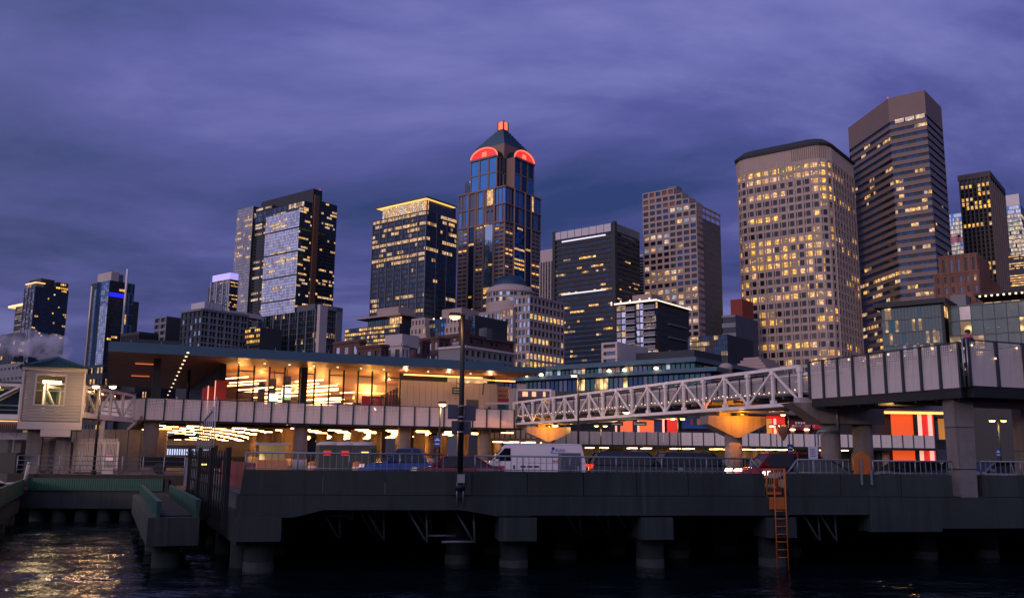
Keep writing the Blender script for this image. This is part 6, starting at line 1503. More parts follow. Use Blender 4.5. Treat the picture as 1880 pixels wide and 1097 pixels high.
def pier_rails():
    # galvanised guard rails on the parapet
    def rail(x0, x1, lab, slope0=0, slope1=0, top=4.66, n=None):
        o = empty('guard_rail', PF.w(x0, .12, 4.03), PA); tag(o, lab, 'railing'); L = x1-x0; t = top-4.03
        pts = ([(0, 0, 0), (slope0, 0, t)] if slope0 else [(0, 0, t)]) + ([(L-slope1, 0, t), (L, 0, 0)] if slope1 else [(L, 0, t)])
        MB().path(pts, .034, 8).build('top_rail', 'steel_galv', o); MB().tube((slope0, 0, .06), (L-slope1, 0, .06), .02, .02, 6).build('bottom_rail', 'steel_galv', o)
        n = n or int((L-slope0-slope1)/.235); b = MB().tube((0, 0, .0), (0, 0, t), .014, .014, 6, cap=False).mesh('baluster', 'steel_galv'); q = MB().tube((0, 0, -.05), (0, 0, t+.02), .03, .03, 8).mesh('post', 'steel_galv')
        for i in range(n+1):
            x = slope0+.02+(L-slope0-slope1-.04)*i/n; link('post' if i % 8 == 0 else 'baluster', q if i % 8 == 0 else b, o, (x, 0, 0))
    rail(.12, 7.55, 'galvanised guard rail from the pier corner to the lamp post'); rail(8.75, 20.55, 'galvanised guard rail in front of the white van', 0, .45, 4.62); rail(21.65, 24.4, 'short galvanised guard rail with sloped start beside the ladder', .45, 0, 4.6); rail(25.45, 29.1, 'galvanised guard rail between the orange ring board and the concrete column', 0, 0, 4.58); rail(30.4, 42, 'galvanised guard rail beyond the concrete column', 0, 0, 4.60)
    # orange ladder
    o = empty('ladder', PF.w(21.15, -.12, 0), PA); tag(o, 'orange steel ladder with gate hanging from the pier', 'ladder')
    for x in (-.22, .25): MB().tube((x, -.06, .15), (x, -.06, 4.22), .028, .028, 8).build('stile', 'orange_paint', o)
    for i in range(7): MB().tube((-.22, -.06, .75+i*.30), (.25, -.06, .75+i*.30), .02, .02, 6).build('rung', 'orange_paint', o)
    MB().box(-.42, .30, .0, .05, 2.62, 3.10).build('plate', 'orange_paint', o)
    g = MB().tube((-.46, .1, 4.2), (.27, .1, 4.2), .025, .025, 6).build('gate_rail', 'orange_paint', o); MB().box(-.46, .12, .05, .2, 3.2, 3.3).build('gate_foot', 'orange_paint', o)
    for i in range(7): MB().tube((-.44+i*.095, .1, 3.25), (-.44+i*.095, .1, 4.2), .018, .018, 6).build('gate_bar', 'orange_paint', o)
    for x in (-.48, .29): MB().tube((x, .1, 3.0), (x, .1, 4.24), .03, .03, 6).build('gate_post', 'orange_paint', o)
    # orange life ring board
    o = empty('life_ring_board', PF.w(24.92, -.02, 0), PA); tag(o, 'orange arched life ring board on a galvanised post', 'safety board')
    p = [(-.38, 4.03)] + [(-.36*cos(pi*i/12), 4.55+.38*sin(pi*i/12)) for i in range(13)] + [(.38, 4.03)]
    mb = MB(); mb.face([(x, -.0, z) for x, z in p]); mb.face([(x, .05, z) for x, z in p][::-1])
    for i in range(len(p)): q0, q1 = p[i], p[(i+1) % len(p)]; mb.face([(q1[0], 0, q1[1]), (q0[0], 0, q0[1]), (q0[0], .05, q0[1]), (q1[0], .05, q1[1])])
    mb.build('board', 'orange_paint', o)
    for x in (-.1, .34): MB().bar((x, -.05, 3.6), (x, -.05, 4.7 if x < 0 else 4.2), .09, .05).build('post', 'steel_galv', o)
    # white notice on a post
    o = empty('notice_sign', PF.w(22.98, .45, DECK), PA); tag(o, 'white notice board with faint writing on a post beside the concrete column', 'sign')
    MB().tube((0, 0, 0), (0, 0, 2.0), .03, .03, 6).build('post', 'steel_galv', o); MB().box(-.2, .2, -.05, -.02, 1.45, 2.0).build('board', 'sign_white', o)
    for k in range(4): MB().box(-.13, .08+.02*(k % 2), -.058, -.051, 1.86-k*.09, 1.885-k*.09).build('print_line', 'ink_dark', o)
    # grey service cabinet behind the rail
    o = empty('service_cabinet', PF.w(12.3, .6, DECK), PA); tag(o, 'grey metal service cabinet beside the white van', 'cabinet'); MB().box(0, .8, 0, .6, 0, 1.62).build('case', 'slate_grey', o); MB().box(.05, .75, -.02, 0, .1, 1.5).build('door', 'slate_grey', o); MB().box(.66, .70, -.04, -.02, .9, 1.1).build('handle', 'ink_white', o)
pier_rails()

def street_lamp(name, loc, h, heads, lab, rz=0.0, arm=.55, group=None, energy=60, pole=.075, col=(1, .55, .2), mat='lamp_sodium', down=True):
    o = empty(name, loc, rz); tag(o, lab, 'street lamp', group)
    MB().tube((0, 0, 0), (0, 0, h), pole*1.15, pole*.8, 12).build('pole', 'steel_black', o); MB().tube((0, 0, 0), (0, 0, .25), pole*2, pole*1.9, 12).build('base', 'steel_black', o)
    for s in heads:
        MB().bar((0, 0, h-.08), (s*arm*.6, 0, h-.02), .07, .07).build('arm', 'steel_black', o)
        hd = MB().hexa([(s*arm-.26, -.13, h-.08), (s*arm+.26, -.13, h-.08), (s*arm+.26, .13, h-.08), (s*arm-.26, .13, h-.08), (s*arm-.2, -.08, h+.05), (s*arm+.2, -.08, h+.05), (s*arm+.2, .08, h+.05), (s*arm-.2, .08, h+.05)]).build('lamp_head', 'steel_dark', o)
        pr = [(.02, h-.22), (.11, h-.20), (.15, h-.14), (.16, h-.085)]; lens = MB().lathe(pr, (s*arm, 0), 10); lens.v = [(s*arm+(x-s*arm)*1.4, y, z) for x, y, z in lens.v]; lens.build('lens', mat, hd)
        if energy: disc_lamp(o, (s*arm, -.05, h-.36), energy, col, .12)
    return o
def lamps():
    top = zat(579, -2.07, 35.6); P = PF.w(8.18, -.02, 3.3)
    o = street_lamp('street_lamp', P, top-3.3, (-1,), 'tall black street lamp with four plain sign backs on the pier edge', PA, .33, energy=25, pole=.105, mat='lamp_sodium')
    for x0, x1, z0, z1 in ((-.52, -.12, 2.72, 3.28), (.12, .58, 2.66, 3.26), (-.36, -.12, 2.12, 2.66), (.12, .40, 2.14, 2.65)): MB().box(x0, x1, .10, .125, z0, z1).build('sign_plate', 'sign_back', o)
    for z in (3.2, 2.78, 2.62, 2.2): MB().tube((0, 0, z), (0, 0, z+.05), .125, .125, 12).build('clamp', 'rim', o)
    MB().box(-.12, .16, -.22, -.05, .30, .62).build('junction_box', 'trim_pale', o); 
    for x in (-.12, .12): MB().tube((x, -.12, -.55), (x, -.12, .3), .03, .035, 6).build('conduit', 'steel_galv', o)
    MB().bar((0, -.1, -.3), (0, -.1, .2), .14, .08).build('bracket', 'steel_dark', o)
    q = aty(1062, 840, 63); street_lamp('street_lamp', (q[0], 63, DECK), aty(1056, 686, 63)[2]-DECK, (-1,), 'black street lamp standing in front of the truss bridge', 0, .3, energy=170)
    q = aty(172, 865, 58); street_lamp('street_lamp', (q[0], 58, DECK), aty(180, 706, 58)[2]-DECK, (-.45, 1), 'black street lamp with paired heads beside the gatehouse bridge', 0, .75, energy=160, mat='lamp_warm')
    q = aty(806, 840, 52); street_lamp('street_lamp', (q[0], 52, DECK), aty(806, 738, 52)[2]-DECK, (1,), 'short lamp post carrying a blue ferry sign', 0, .12, energy=110, pole=.06)
    for i, (px, py, Y, lab) in enumerate(((1103, 783, 88, 'twin headed street lamp before the coral kiosks'), (1244, 770, 78, 'twin headed street lamp right of the coral kiosks'), (1425, 783, 84, 'twin headed street lamp by the maroon banner'), (1832, 774, 66, 'twin headed street lamp beyond the concrete column'), (1447, 763, 74, 'single street lamp with hanging basket by the maroon banner'))):
        q = aty(px, py, Y); o = street_lamp('street_lamp', (q[0], Y, DECK), q[2]-DECK+.2, (-1, 1) if i < 4 else (-1,), lab, 0, .42, energy=110, pole=.055, mat='lamp_sodium')
        if i == 4: MB().lathe([(.05, q[2]-DECK-2.0), (.4, q[2]-DECK-1.4), (.45, q[2]-DECK-.9), (.05, q[2]-DECK-.7)], (-.45, 0), 10).build('hanging_basket', 'timber_brown', o)
    # blue ferry signs
    def blue(px, py0, py1, Y, lab, post=True):
        z1, z0 = aty(px, py0, Y)[2], aty(px, py1, Y)[2]; w = (z1-z0)*.58; P = aty(px, py1, Y); o = empty('ferry_sign', (P[0], Y-.12, DECK)); tag(o, lab, 'sign'); a, b = z0-DECK, z1-DECK
        MB().box(-w/2, w/2, -.03, 0, a, b).build('board', 'sign_blue', o); MB().tube((0, .05, 0), (0, .05, b), .04, .04, 6).build('post', 'steel_dark', o)
        h = b-a; m = a+h*.55; mb = MB(); mb.face([(-w*.36, -.04, m), (w*.36, -.04, m), (w*.42, -.04, m+h*.1), (-w*.42, -.04, m+h*.1)]); mb.face([(-w*.2, -.04, m+h*.12), (w*.2, -.04, m+h*.12), (w*.12, -.04, m+h*.22), (-w*.12, -.04, m+h*.22)]); mb.build('ferry_emblem', 'ink_white', o); MB().box(-w*.36, w*.36, -.045, -.031, a+h*.22, a+h*.32).build('print_line', 'ink_white', o)
    blue(803, 799, 820, 51.7, 'blue ferry sign with white ship emblem under the short lamp'); blue(1450, 815, 832, 60, 'blue ferry sign with white ship emblem above the red car'); blue(1831, 823, 838, 60, 'blue ferry sign with white ship emblem beyond the concrete column')
lamps()

# ------------------------------------------------------------------ truss footbridge and ramp
def footbridge():
    A = aty(943, 780, 84); B = aty(1470, 739, 47); ang = math.degrees(math.atan2(B[1]-A[1], B[0]-A[0])); F = Frame(A[:2], ang); L = math.hypot(B[0]-A[0], B[1]-A[1])
    o = F.root('truss_footbridge', 'white steel truss footbridge with string lights', 'bridge'); z0, z1 = 7.42, 9.38; D = 3.2
    n = 18
    for v in (0, D):
        MB().bar((0, v, z1), (L, v, z1), .18, .17).build('top_chord', 'steel_white', o); MB().bar((0, v, z0+.02), (L, v, z0+.02), .2, .19).build('bottom_chord', 'steel_white', o)
        for i in range(n+1): MB().bar((L*i/n, v, z0), (L*i/n, v, z1), .13 if 0 < i < n else .2, .13).build('upright', 'steel_white', o)
        for i in range(n):
            a, b = ((i, z0+.1), (i+1, z1-.1)) if i % 2 == 0 else ((i, z1-.1), (i+1, z0+.1)); MB().bar((L*a[0]/n, v, a[1]), (L*b[0]/n, v, b[1]), .10, .10).build('diagonal', 'steel_white', o)
        for i in range(n+1): MB().box(L*i/n-.17, L*i/n+.17, v-.10, v+.10, z0+.10, z0+.30).build('gusset', 'steel_white', o); MB().box(L*i/n-.15, L*i/n+.15, v-.095, v+.095, z1-.28, z1-.08).build('gusset', 'steel_white', o)
    fz = z0+.62
    MB().box(-.5, L+1.0, .15, D-.15, fz-.12, fz).build('deck', 'steel_grey', o); MB().bar((-.5, .2, fz-.02), (L+1, .2, fz-.02), .1, .16).build('deck_edge', 'trim_pale', o)
    for i in range(n*2): MB().bar((L*(i+.5)/n/2, .2, fz-.2), (L*(i+.5)/n/2, D-.2, fz-.2), .1, .16).build('floor_beam', 'steel_grey', o)
    # inner balustrade sheets, slatted
    m = 36; w = L/m; pm = MB()
    for k in range(9): pm.box(.03, w-.03, 0, .025, k*.115, k*.115+.075)
    pm = pm.mesh('baluster_sheet', 'panel_grey')
    for v in (.28, D-.3):
        for i in range(m): link('baluster_sheet', pm, o, (w*i, v, fz+.05)); MB().bar((w*i, v-.03, fz), (w*i, v-.03, fz+1.16), .05, .05).build('baluster_post', 'steel_dark', o)
        MB().bar((0, v, fz+1.18), (L, v, fz+1.18), .05, .05).build('handrail', 'steel_galv', o)
    bl = MB().lathe([(.01, -.04), (.03, -.02), (.03, .02), (.01, .03)], (0, 0), 6).mesh('string_light', 'tiny_lamp')
    for i in range(92): link('string_light', bl, o, (L*(i+.5)/92, .2, fz+.13+.05*sin(i*1.7)))
    # underside bracing
    for i in range(n): MB().bar((L*i/n, 0, z0-.05), (L*(i+1)/n, D, z0-.05), .1, .1).build('lateral', 'steel_grey', o)
    # piers carrying it: round shaft with a fan-shaped cap
    for k, (px, capw, zc) in enumerate(((1005, 3.9, 6.95), (1346, 3.6, 6.95))):
        u = F.at(px, 800, D/2)[0]; P = F.w(u, D/2, 0); q = empty('bridge_pier', (P[0], P[1], DECK), 0.12); tag(q, ['concrete bridge pier with amber lit fan cap beside the white van', 'concrete bridge pier with amber lit fan cap behind the red car'][k], 'pier')
        h = zc-DECK; w = capw/2
        mb = MB(); prof = [(-w, h+.15), (-w, h-.35), (-.1, h-1.15), (.1, h-1.15), (w, h-.35), (w, h+.15)]
        y0, y1 = -.75, .75
        mb.face([(x, y0, z) for x, z in prof[::-1]][::-1]); mb.face([(x, y1, z) for x, z in prof[::-1]])
        for i in range(len(prof)): p, r = prof[i], prof[(i+1) % len(prof)]; mb.face([(p[0], y1, p[1]), (r[0], y1, r[1]), (r[0], y0, r[1]), (p[0], y0, p[1])])
        mb.build('cap', 'concrete_column', q); MB().tube((0, 0, 0), (0, 0, h-.95), .52, .52, 24).build('shaft', 'concrete_column', q)
        MB().box(-.9, -.2, -.2, .2, h+.16, h+.42).build('bearing', 'steel_grey', q); MB().box(.2, .9, -.2, .2, h+.16, h+.42).build('bearing', 'steel_grey', q)
        fl = empty('floodlight', (P[0]+.1, P[1]-2.3, z0-.28)); tag(fl, ['amber floodlight hung under the footbridge before the pier by the van', 'amber floodlight hung under the footbridge before the pier by the red car'][k], 'floodlight')
        MB().box(-.16, .16, -.1, .1, -.02, .1).build('housing', 'steel_dark', fl); MB().box(-.12, .12, .10, .12, -.02, .06).build('lens', 'lamp_sodium', fl)
        disc_lamp(fl, (0, .45, -.05), 380, (1, .27, .012), .12)
    # portal frame and message board at the terminal end
    q = empty('portal_frame', F.w(-.6, -.3, 0), F.a); P0 = aty(937, 700, 85); tag(q, 'pale portal frame with amber message board at the terminal end of the footbridge', 'portal')
    q.location = (P0[0], P0[1], 0); q.rotation_euler = (0, 0, radians(4)); zt = aty(960, 713, 85)[2]; w = 82/FPX*85
    MB().box(-.1, .5, -.3, .4, 7.0, zt).build('tower', 'panel_grey', q); MB().box(w-.35, w, -.3, .4, 8.4, zt-.1).build('tower', 'panel_grey', q); MB().box(.5, w-.35, -.15, .25, zt-.2, zt-.02).build('beam', 'steel_white', q)
    for x in (.55, w-.5): MB().box(x, x+.14, -.2, .2, 8.4, zt-.2).build('post', 'steel_white', q)
    MB().box(.75, w-.55, -.1, .05, zt-.78, zt-.2).build('message_board', 'sign_back', q); MB().box(.6, 1.5, -.2, .2, zt, zt+.42).build('equipment_box', 'trim_pale', q)
    for x, ww in ((1.15, .5), (2.05, .38), (3.1, .22)): MB().box(x, x+ww, -.12, -.101, zt-.72, zt-.28).build('lit_character', 'led_text', q)
    MB().box(-2.2, -.1, -.1, .3, zat(742, P0[0], P0[1]), zat(738, P0[0], P0[1])).build('link_beam', 'trim_pale', q)
    return F, L, D, fz
BF, BL, BD, BZ = footbridge()

def ramp():
    B = aty(1489, 737, 46.2); C = aty(1766, 704, 37.6); F = Frame(B[:2], math.degrees(math.atan2(C[1]-B[1], C[0]-B[0]))); L = math.hypot(C[0]-B[0], C[1]-B[1])
    o = F.root('footway_ramp', 'raised footway with perforated metal screens on concrete piers', 'footway'); z0 = 7.64; h = 1.86
    screen_row(o, (0, 0, 0), (L, 0, 0), z0, h, 9, 'screen_metal_near')
    MB().box(-.2, L, .15, 3.2, z0+.5, z0+.72).build('deck', 'concrete_column', o); MB().box(0, L-.1, .05, .4, z0-.42, z0+.48).build('edge_beam', 'steel_dark', o)
    for i in range(8): MB().box(L*(i+.5)/8-.1, L*(i+.5)/8+.1, .4, 3.2, z0-.5, z0-.13).build('floor_beam', 'steel_dark', o)
    screen_row(o, (0, 3.3, 0), (L+1.0, 3.3, 0), z0, h, 10, 'screen_metal_near')
    # second leg, turning away behind the column
    P = F.w(L+.35, -.05); G = Frame(P[:2], 20.0); o2 = G.root('footway_landing', 'raised footway landing with large holed metal screens', 'footway'); L2 = 14.0
    screen_row(o2, (.1, 0, 0), (L2, 0, 0), z0+.06, h, 9, 'screen_metal_near')
    MB().box(.55, L2, .45, 3.2, z0+.5, z0+.70).build('deck', 'concrete_column', o2); MB().box(.35, L2, .05, .4, z0-.40, z0+.5).build('edge_beam', 'steel_dark', o2); MB().box(1.2, L2, 1.2, 1.6, z0-.75, z0-.1).build('girder', 'fin_brown', o2)
    q = empty('corner_post', P); tag(q, 'bright steel corner post where the footway screens meet', 'post')
    for x in (-.16, .02): MB().tube((x, -.06, z0-.02), (x, -.06, z0+h+.16), .035, .035, 8).build('tube', 'rim', q)
    MB().box(-.2, .1, -.02, .12, z0+.8, z0+1.0).build('bracket', 'steel_dark', q); MB().box(-.2, .1, -.02, .12, z0+h-.2, z0+h).build('bracket', 'steel_dark', q)
    # small lamps on the walkway side of both screens
    bl = MB().lathe([(.01, -.04), (.035, -.02), (.035, .02), (.01, .04)], (0, 0), 6).mesh('string_light', 'tiny_lamp')
    for i in range(11): link('string_light', bl, o, (L*(i+.4)/11, .10 if i % 3 else -.05, z0+h-.1-.16*(i % 3)))
    for i in range(7): link('string_light', bl, o2, (.3+i*1.25, -.06, z0+h-.12-(.5 if i % 4 == 1 else 0)))
    # concrete columns
    u = PF.at(1768, 800, .1)[0]; q = empty('concrete_column', PF.w(29.68, -.08, 3.11), PA); tag(q, 'massive concrete column standing on the pier ledge', 'column')
    MB().hexa([(-.36, -.02, 0), (.36, -.02, 0), (.36, .75, 0), (-.36, .75, 0), (-.46, -.02, 4.10), (.46, -.02, 4.10), (.46, .75, 4.10), (-.46, .75, 4.10)]).build('shaft', 'concrete_column', q)
    for z in (1.15, 2.9): MB().box(-.44-.0, .44, -.035, .76, z, z+.03).build('joint', 'concrete_pile', q)
    P = aty(1895, 715, 41); q = empty('concrete_column', (P[0]-.2, 41, DECK)); tag(q, 'dark concrete column under the footway landing', 'column'); MB().box(-.4, .4, 0, .8, 0, z0-DECK-.1).build('shaft', 'concrete_column', q); MB().box(-.42, .42, -.02, .82, 1.9, 1.93).build('joint', 'concrete_pile', q)
    # paired piers with a heavy cap beam where ramp and truss meet
    P = aty(1528, 780, 47.4); q = empty('cap_beam_pier', (P[0], P[1], DECK), radians(8)); tag(q, 'paired concrete columns under a heavy stained cap beam', 'pier')
    zb, zt = aty(1528, 778, 47.4)[2]-DECK, aty(1528, 741, 47.4)[2]-DECK
    x0, x1 = aty(1440, 760, 47.4)[0]-P[0], aty(1616, 760, 47.4)[0]-P[0]
    MB().hexa([(x0+1.6, -.7, zb), (x1, -.7, zb), (x1, .7, zb), (x0+1.6, .7, zb), (x0, -.7, zt), (x1, -.7, zt), (x1, .7, zt), (x0, .7, zt)]).build('cap_beam', 'concrete_column', q)
    for px in (1524, 1587): x = aty(px, 800, 47.4)[0]-P[0]; MB().tube((x, 0, 0), (x, 0, zb), .5, .5, 20).build('shaft', 'concrete_column', q)
    x = aty(1536, 800, 46.5)[0]-P[0]; MB().path([(x, -.8, zt-.1), (x, -.8, zb-.35), (x-1.0, -.6, zb-.4), (x-1.05, -.6, 1.2)], .06, 8).build('drain_pipe', 'steel_galv', q)
    MB().box(x0+.5, x0+1.2, -.5, .2, zt, zt+.28).build('bearing', 'trim_pale', q); MB().box(x0+1.5, x0+2.2, -.3, .3, zt, zt+.3).build('bearing', 'steel_grey', q)
    fl = empty('floodlight', aty(1656, 727, 42.5)); tag(fl, 'amber floodlight under the perforated footway', 'floodlight'); MB().box(-.3, .3, -.12, .12, .02, .1).build('housing', 'steel_dark', fl); MB().lathe([(.02, -.06), (.2, -.05), (.24, .02)], (0, 0), 10).build('lens', 'lamp_warm', fl); disc_lamp(fl, (0, 0, -.22), 60, (1, .5, .15), .12)
    return F, L, G
RF, RL, RG = ramp()
# ------------------------------------------------------------------ the walkway and kiosks across the yard
FB = Frame(aty(1100, 812, 100)[:2], 5.0)
def walkway():
    o = FB.root('upper_walkway', 'upper walkway with pale sheet balustrade across the yard', 'walkway')
    u0, u1 = FB.at(1018, 800)[0], FB.at(1716, 800)[0]; z0, z1 = 5.86, 7.26
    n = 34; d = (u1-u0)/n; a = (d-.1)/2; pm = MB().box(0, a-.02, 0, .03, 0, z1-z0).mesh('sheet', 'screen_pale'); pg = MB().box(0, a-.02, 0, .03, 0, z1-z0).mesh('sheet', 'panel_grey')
    post = MB().box(-.05, .05, -.06, .06, -.03, z1-z0+.04).mesh('post', 'post_blue')
    for i in range(n+1):
        link('post', post, o, (u0+d*i, 0, z0))
        for k in (0, 1):
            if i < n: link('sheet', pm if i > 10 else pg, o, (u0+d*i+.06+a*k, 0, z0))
    MB().box(u0, u1, .06, 6, z0-.25, z0+.15).build('slab', 'concrete_column', o); MB().box(u0, u1, .0, .3, z0-.30, z0-.02).build('edge_beam', 'steel_dark', o)
    for i in range(12):
        u = u0+2+(u1-u0-3)*i/11; MB().tube((u, 2.4, DECK), (u, 2.4, z0-.25), .42, .42, 14).build('column', 'concrete_warm', o)
    lm = MB().box(-.48, .48, -.12, .12, 0, .08).mesh('ceiling_lamp', 'lamp_white'); rr = random.Random(9)
    for i in range(26):
        u = u0+.8+i*1.62
        if u > u1-9 or rr.random() < .12: continue
        link('ceiling_lamp', lm, o, (u, .8, z0-.40))
        if i < 17:
            link('ceiling_lamp', lm, o, (u+.6, 4.4, z0-.40))
    # left return towards the terminal
    F2 = Frame(aty(898, 798, 92)[:2], 6.0); o2 = F2.root('side_walkway', 'grey sheet balustrade walkway joining the terminal behind the van', 'walkway'); L = F2.at(1013, 800)[0]
    n = 12; d = L/n; pm = MB().box(.05, d-.05, 0, .03, 0, 1.35).mesh('sheet', 'panel_grey')
    zb = F2.at(950, 804)[1]
    for i in range(n): link('sheet', pm, o2, (d*i, 0, zb)); link('post', post, o2, (d*i, 0, zb))
    MB().box(0, L, .06, 5, zb-.3, zb+.1).build('slab', 'concrete_column', o2)
    for i in range(4): MB().tube((1+i*2.0, 1.4, DECK), (1+i*2.0, 1.4, zb-.3), .42, .42, 14).build('column', 'concrete_warm', o2)
    for i in range(4): link('ceiling_lamp', lm, o2, (.9+i*1.7, .4, zb-.42)); link('ceiling_lamp', lm, o2, (.5+i*1.7, 3.0, zb-.42))
walkway()
def arrivals():
    V = 6.2; o = FB.root('arrivals_hall', 'dark arrivals hall with coral and red lit kiosks along the upper walkway', 'building')
    u0, u1 = FB.at(1015, 800, V)[0], FB.at(1760, 800, V)[0]
    MB().box(u0, u1, V+.3, V+.6, DECK, 9.6).build('wall', 'slate_dark', o); MB().box(u0-.3, u1, V-1.8, V+8, 9.6, 9.95).build('roof', 'roof_grey', o)
    MB().box(u0, u1, V-.1, V+.2, DECK, 5.8).build('lower_wall', 'slate_mid', o)
    # yellowish columns of light timber and openings along the lower yard front
    rr = random.Random(6)
    for px in (1128, 1200, 1370, 1400, 1480, 1655): u = FB.at(px, 830, 4.5)[0]; MB().box(u-1.4, u+1.4, V-.14, V-.11, DECK+.3, 5.4).build('shutter', rr.choice(['slate_grey', 'panel_grey', 'slate_dark']), o)
    # coral panels
    def panel(px0, px1, py0, py1, mat, v=V, name='lit_panel', t=.1):
        ua, zb = FB.at(px0, py1, v); ub, zt = FB.at(px1, py0, v); MB().box(ua, ub, v-t, v, zb, zt).build(name, mat, o)
    for a in ((1139, 1161, 771, 805), (1174, 1200, 771, 805)): panel(*a, 'kiosk_coral', V-.6)
    panel(1225, 1243, 769, 805, 'kiosk_red', V-.6); panel(1408, 1440, 763, 805, 'kiosk_red', V-.2)
    for x in (1131, 1172, 1218, 1423): panel(x-1.5, x+1.5, 768, 812, 'lamp_coral', V-.9, 'light_bar', .06)
    panel(1130, 1222, 764, 768, 'lamp_coral', V-1.0, 'light_bar', .06); panel(1223, 1243, 766, 769, 'lamp_orange', V-1.0, 'light_bar', .06)
    for a, b in ((1162, 1173), (1201, 1216)): panel(a, b, 772, 800, 'glass_deep', V-.2, 'window'); panel(a, b, 779, 785, 'trim_pale', V-.25, 'blind', .02)
    for x in (1412, 1600, 1615, 1633, 1708, 1728): panel(x-4, x+4, 768, 806, 'kiosk_amber', V-.3, 'timber_panel')
    for x in (1624, 1718): panel(x-4, x+4, 772, 806, 'glass_deep', V-.2, 'window')
    # banners
    panel(1252, 1308, 764, 786, 'sign_blue', V-.4, 'banner', .04); 
    for x, c in ((1268, 'ink_red'), (1272, 'fender_green'), (1280, 'sign_orange')): panel(x, x+5, 768, 779, c, V-.46, 'banner_print', .02)
    panel(1450, 1487, 772, 789, 'red_maroon', V-.4, 'banner', .04); ua, za = FB.at(1454, 783, V-.5); text('JAN 17 - SEPT 19', o, (ua, V-.47, za), .40, 'ink_white'); [panel(1460+k*5, 1463+k*5, 774, 777.5, 'ink_white', V-.46, 'banner_print', .02) for k in range(4)]
    for x in (1455, 1481): panel(x-4, x+4, 787, 789, 'lamp_warm', V-.5, 'sconce', .05); panel(x-4, x+4, 789, 799, 'timber_brown', V-.42, 'ticket_window', .03)
    panel(1492, 1506, 778, 787, 'sign_red', V-.4, 'banner', .04)
    # far windows under the footway
    for i, x in enumerate((1380, 1392, 1404)): panel(x-3, x+3, 786, 793, 'glass_dark', V-.3, 'window')
    # kiosk building at the end of the walkway
    K = FB.root('red_kiosk', 'red and orange kiosk with flat grey roof at the end of the walkway', 'kiosk'); v = 1.2
    def kp(px0, px1, py0, py1, mat, vv, name, t=.12):
        ua, zb = FB.at(px0, py1, vv); ub, zt = FB.at(px1, py0, vv); MB().box(ua, ub, vv-t, vv, zb, zt).build(name, mat, K)
    kp(1640, 1681, 758, 848, 'kiosk_orange', v+.6, 'panel'); kp(1686, 1712, 760, 848, 'kiosk_red', v+.4, 'panel'); kp(1681, 1686, 757, 848, 'steel_dark', v+.3, 'post')
    for x in (1690, 1709): kp(x-.8, x+.8, 760, 846, 'lamp_coral', v+.2, 'light_bar', .05)
    ua, zb = FB.at(1618, 753, v-1); ub, zt = FB.at(1742, 744, v-1); MB().box(ua, ub, v-1.6, v+5, zb, zt).build('roof', 'roof_grey', K); kp(1612, 1742, 756, 758.5, 'lamp_orange', v-.6, 'light_bar', .06); kp(1600, 1680, 740, 743, 'roof_grey', v+1, 'upper_roof', 5)
    MB().box(ua+.5, ub-.3, v+1.5, v+4.8, DECK, zb).build('core', 'slate_dark', K)
arrivals()
def yard_signs():
    for i, (px, lab) in enumerate(((1132, 'green street name sign hung before the coral kiosk'), (1175, 'green guide sign with route shields hung before the coral kiosks'))):
        P = aty(px, 777, 80); o = empty('guide_sign', P); tag(o, lab, 'sign'); w = 24/FPX*80/2
        MB().box(-w, w, 0, .05, -.17, .17).build('board', 'sign_green', o); MB().tube((0, .08, .17), (0, .08, 1.6), .03, .03, 6).build('hanger', 'steel_dark', o)
        MB().box(-w*.7, w*.75, -.012, -.001, -.06, .0).build('print_line', 'ink_white', o)
        if i: MB().box(-w*.9, -w*.72, -.02, -.002, -.11, -.03).build('shield', 'ink_white', o); MB().box(-w*.9, -w*.72, -.02, -.002, .03, .11).build('shield', 'ink_white', o)
    for i, (px, py, Y, lab) in enumerate(((1150, 757, 66, 'dome lamp hung under the footbridge middle'), (1019, 781, 78, 'dome lamp hung under the footbridge beside its first pier'), (1051, 776, 80, 'dome lamp hung under the footbridge before the second street lamp'), (1122, 766, 72, 'dome lamp hung under the footbridge near the green signs'))):
        P = aty(px, py, Y); o = empty('hanging_lamp', P); tag(o, lab, 'lamp'); MB().lathe([(.02, .3), (.1, .22), (.32, .03), (.33, 0)], (0, 0), 12).build('shade', 'steel_grey', o); MB().lathe([(.02, -.07), (.2, -.04), (.27, .02)], (0, 0), 10).build('bulb', 'lamp_warm', o); MB().tube((0, 0, .28), (0, 0, 7.35-P[2]), .02, .02, 6).build('hanger', 'steel_dark', o)
        disc_lamp(o, (0, 0, -.25), 40, (1, .55, .2), .15)
    # lit stripes of the far shed behind the garage
    P = aty(288, 836, 150); o = empty('far_shed', (P[0], 150, 0)); tag(o, 'far shed with blue white lit stripes seen through the garage', 'shed'); z0, z1 = 3.0, aty(288, 823, 150)[2]; L = 95/FPX*150
    MB().box(0, L, .1, 4, z0, z1+.6).build('wall', 'slate_dark', o)
    for i in range(22): MB().box(L*i/22+.05, L*i/22+.24, 0, .09, aty(288, 834, 150)[2], z1).build('lit_stripe', 'glow_strip_blue', o)
    # dark far shore blocks seen through the garage
    rr = random.Random(13)
    o = empty('far_block', aty(300, 820, 190)[:2]+(3,)); tag(o, 'dark far block with a few warm windows seen under the terminal', 'building'); MB().box(-2, 30, 0, 8, 0, 6.5).build('wall', 'slate_dark', o)
    for i in range(14): x, z = rr.uniform(0, 22), rr.uniform(1.8, 4.2); MB().box(x, x+.5, -.05, 0, z, z+.4).build('window', 'lit_room', o)
yard_signs()

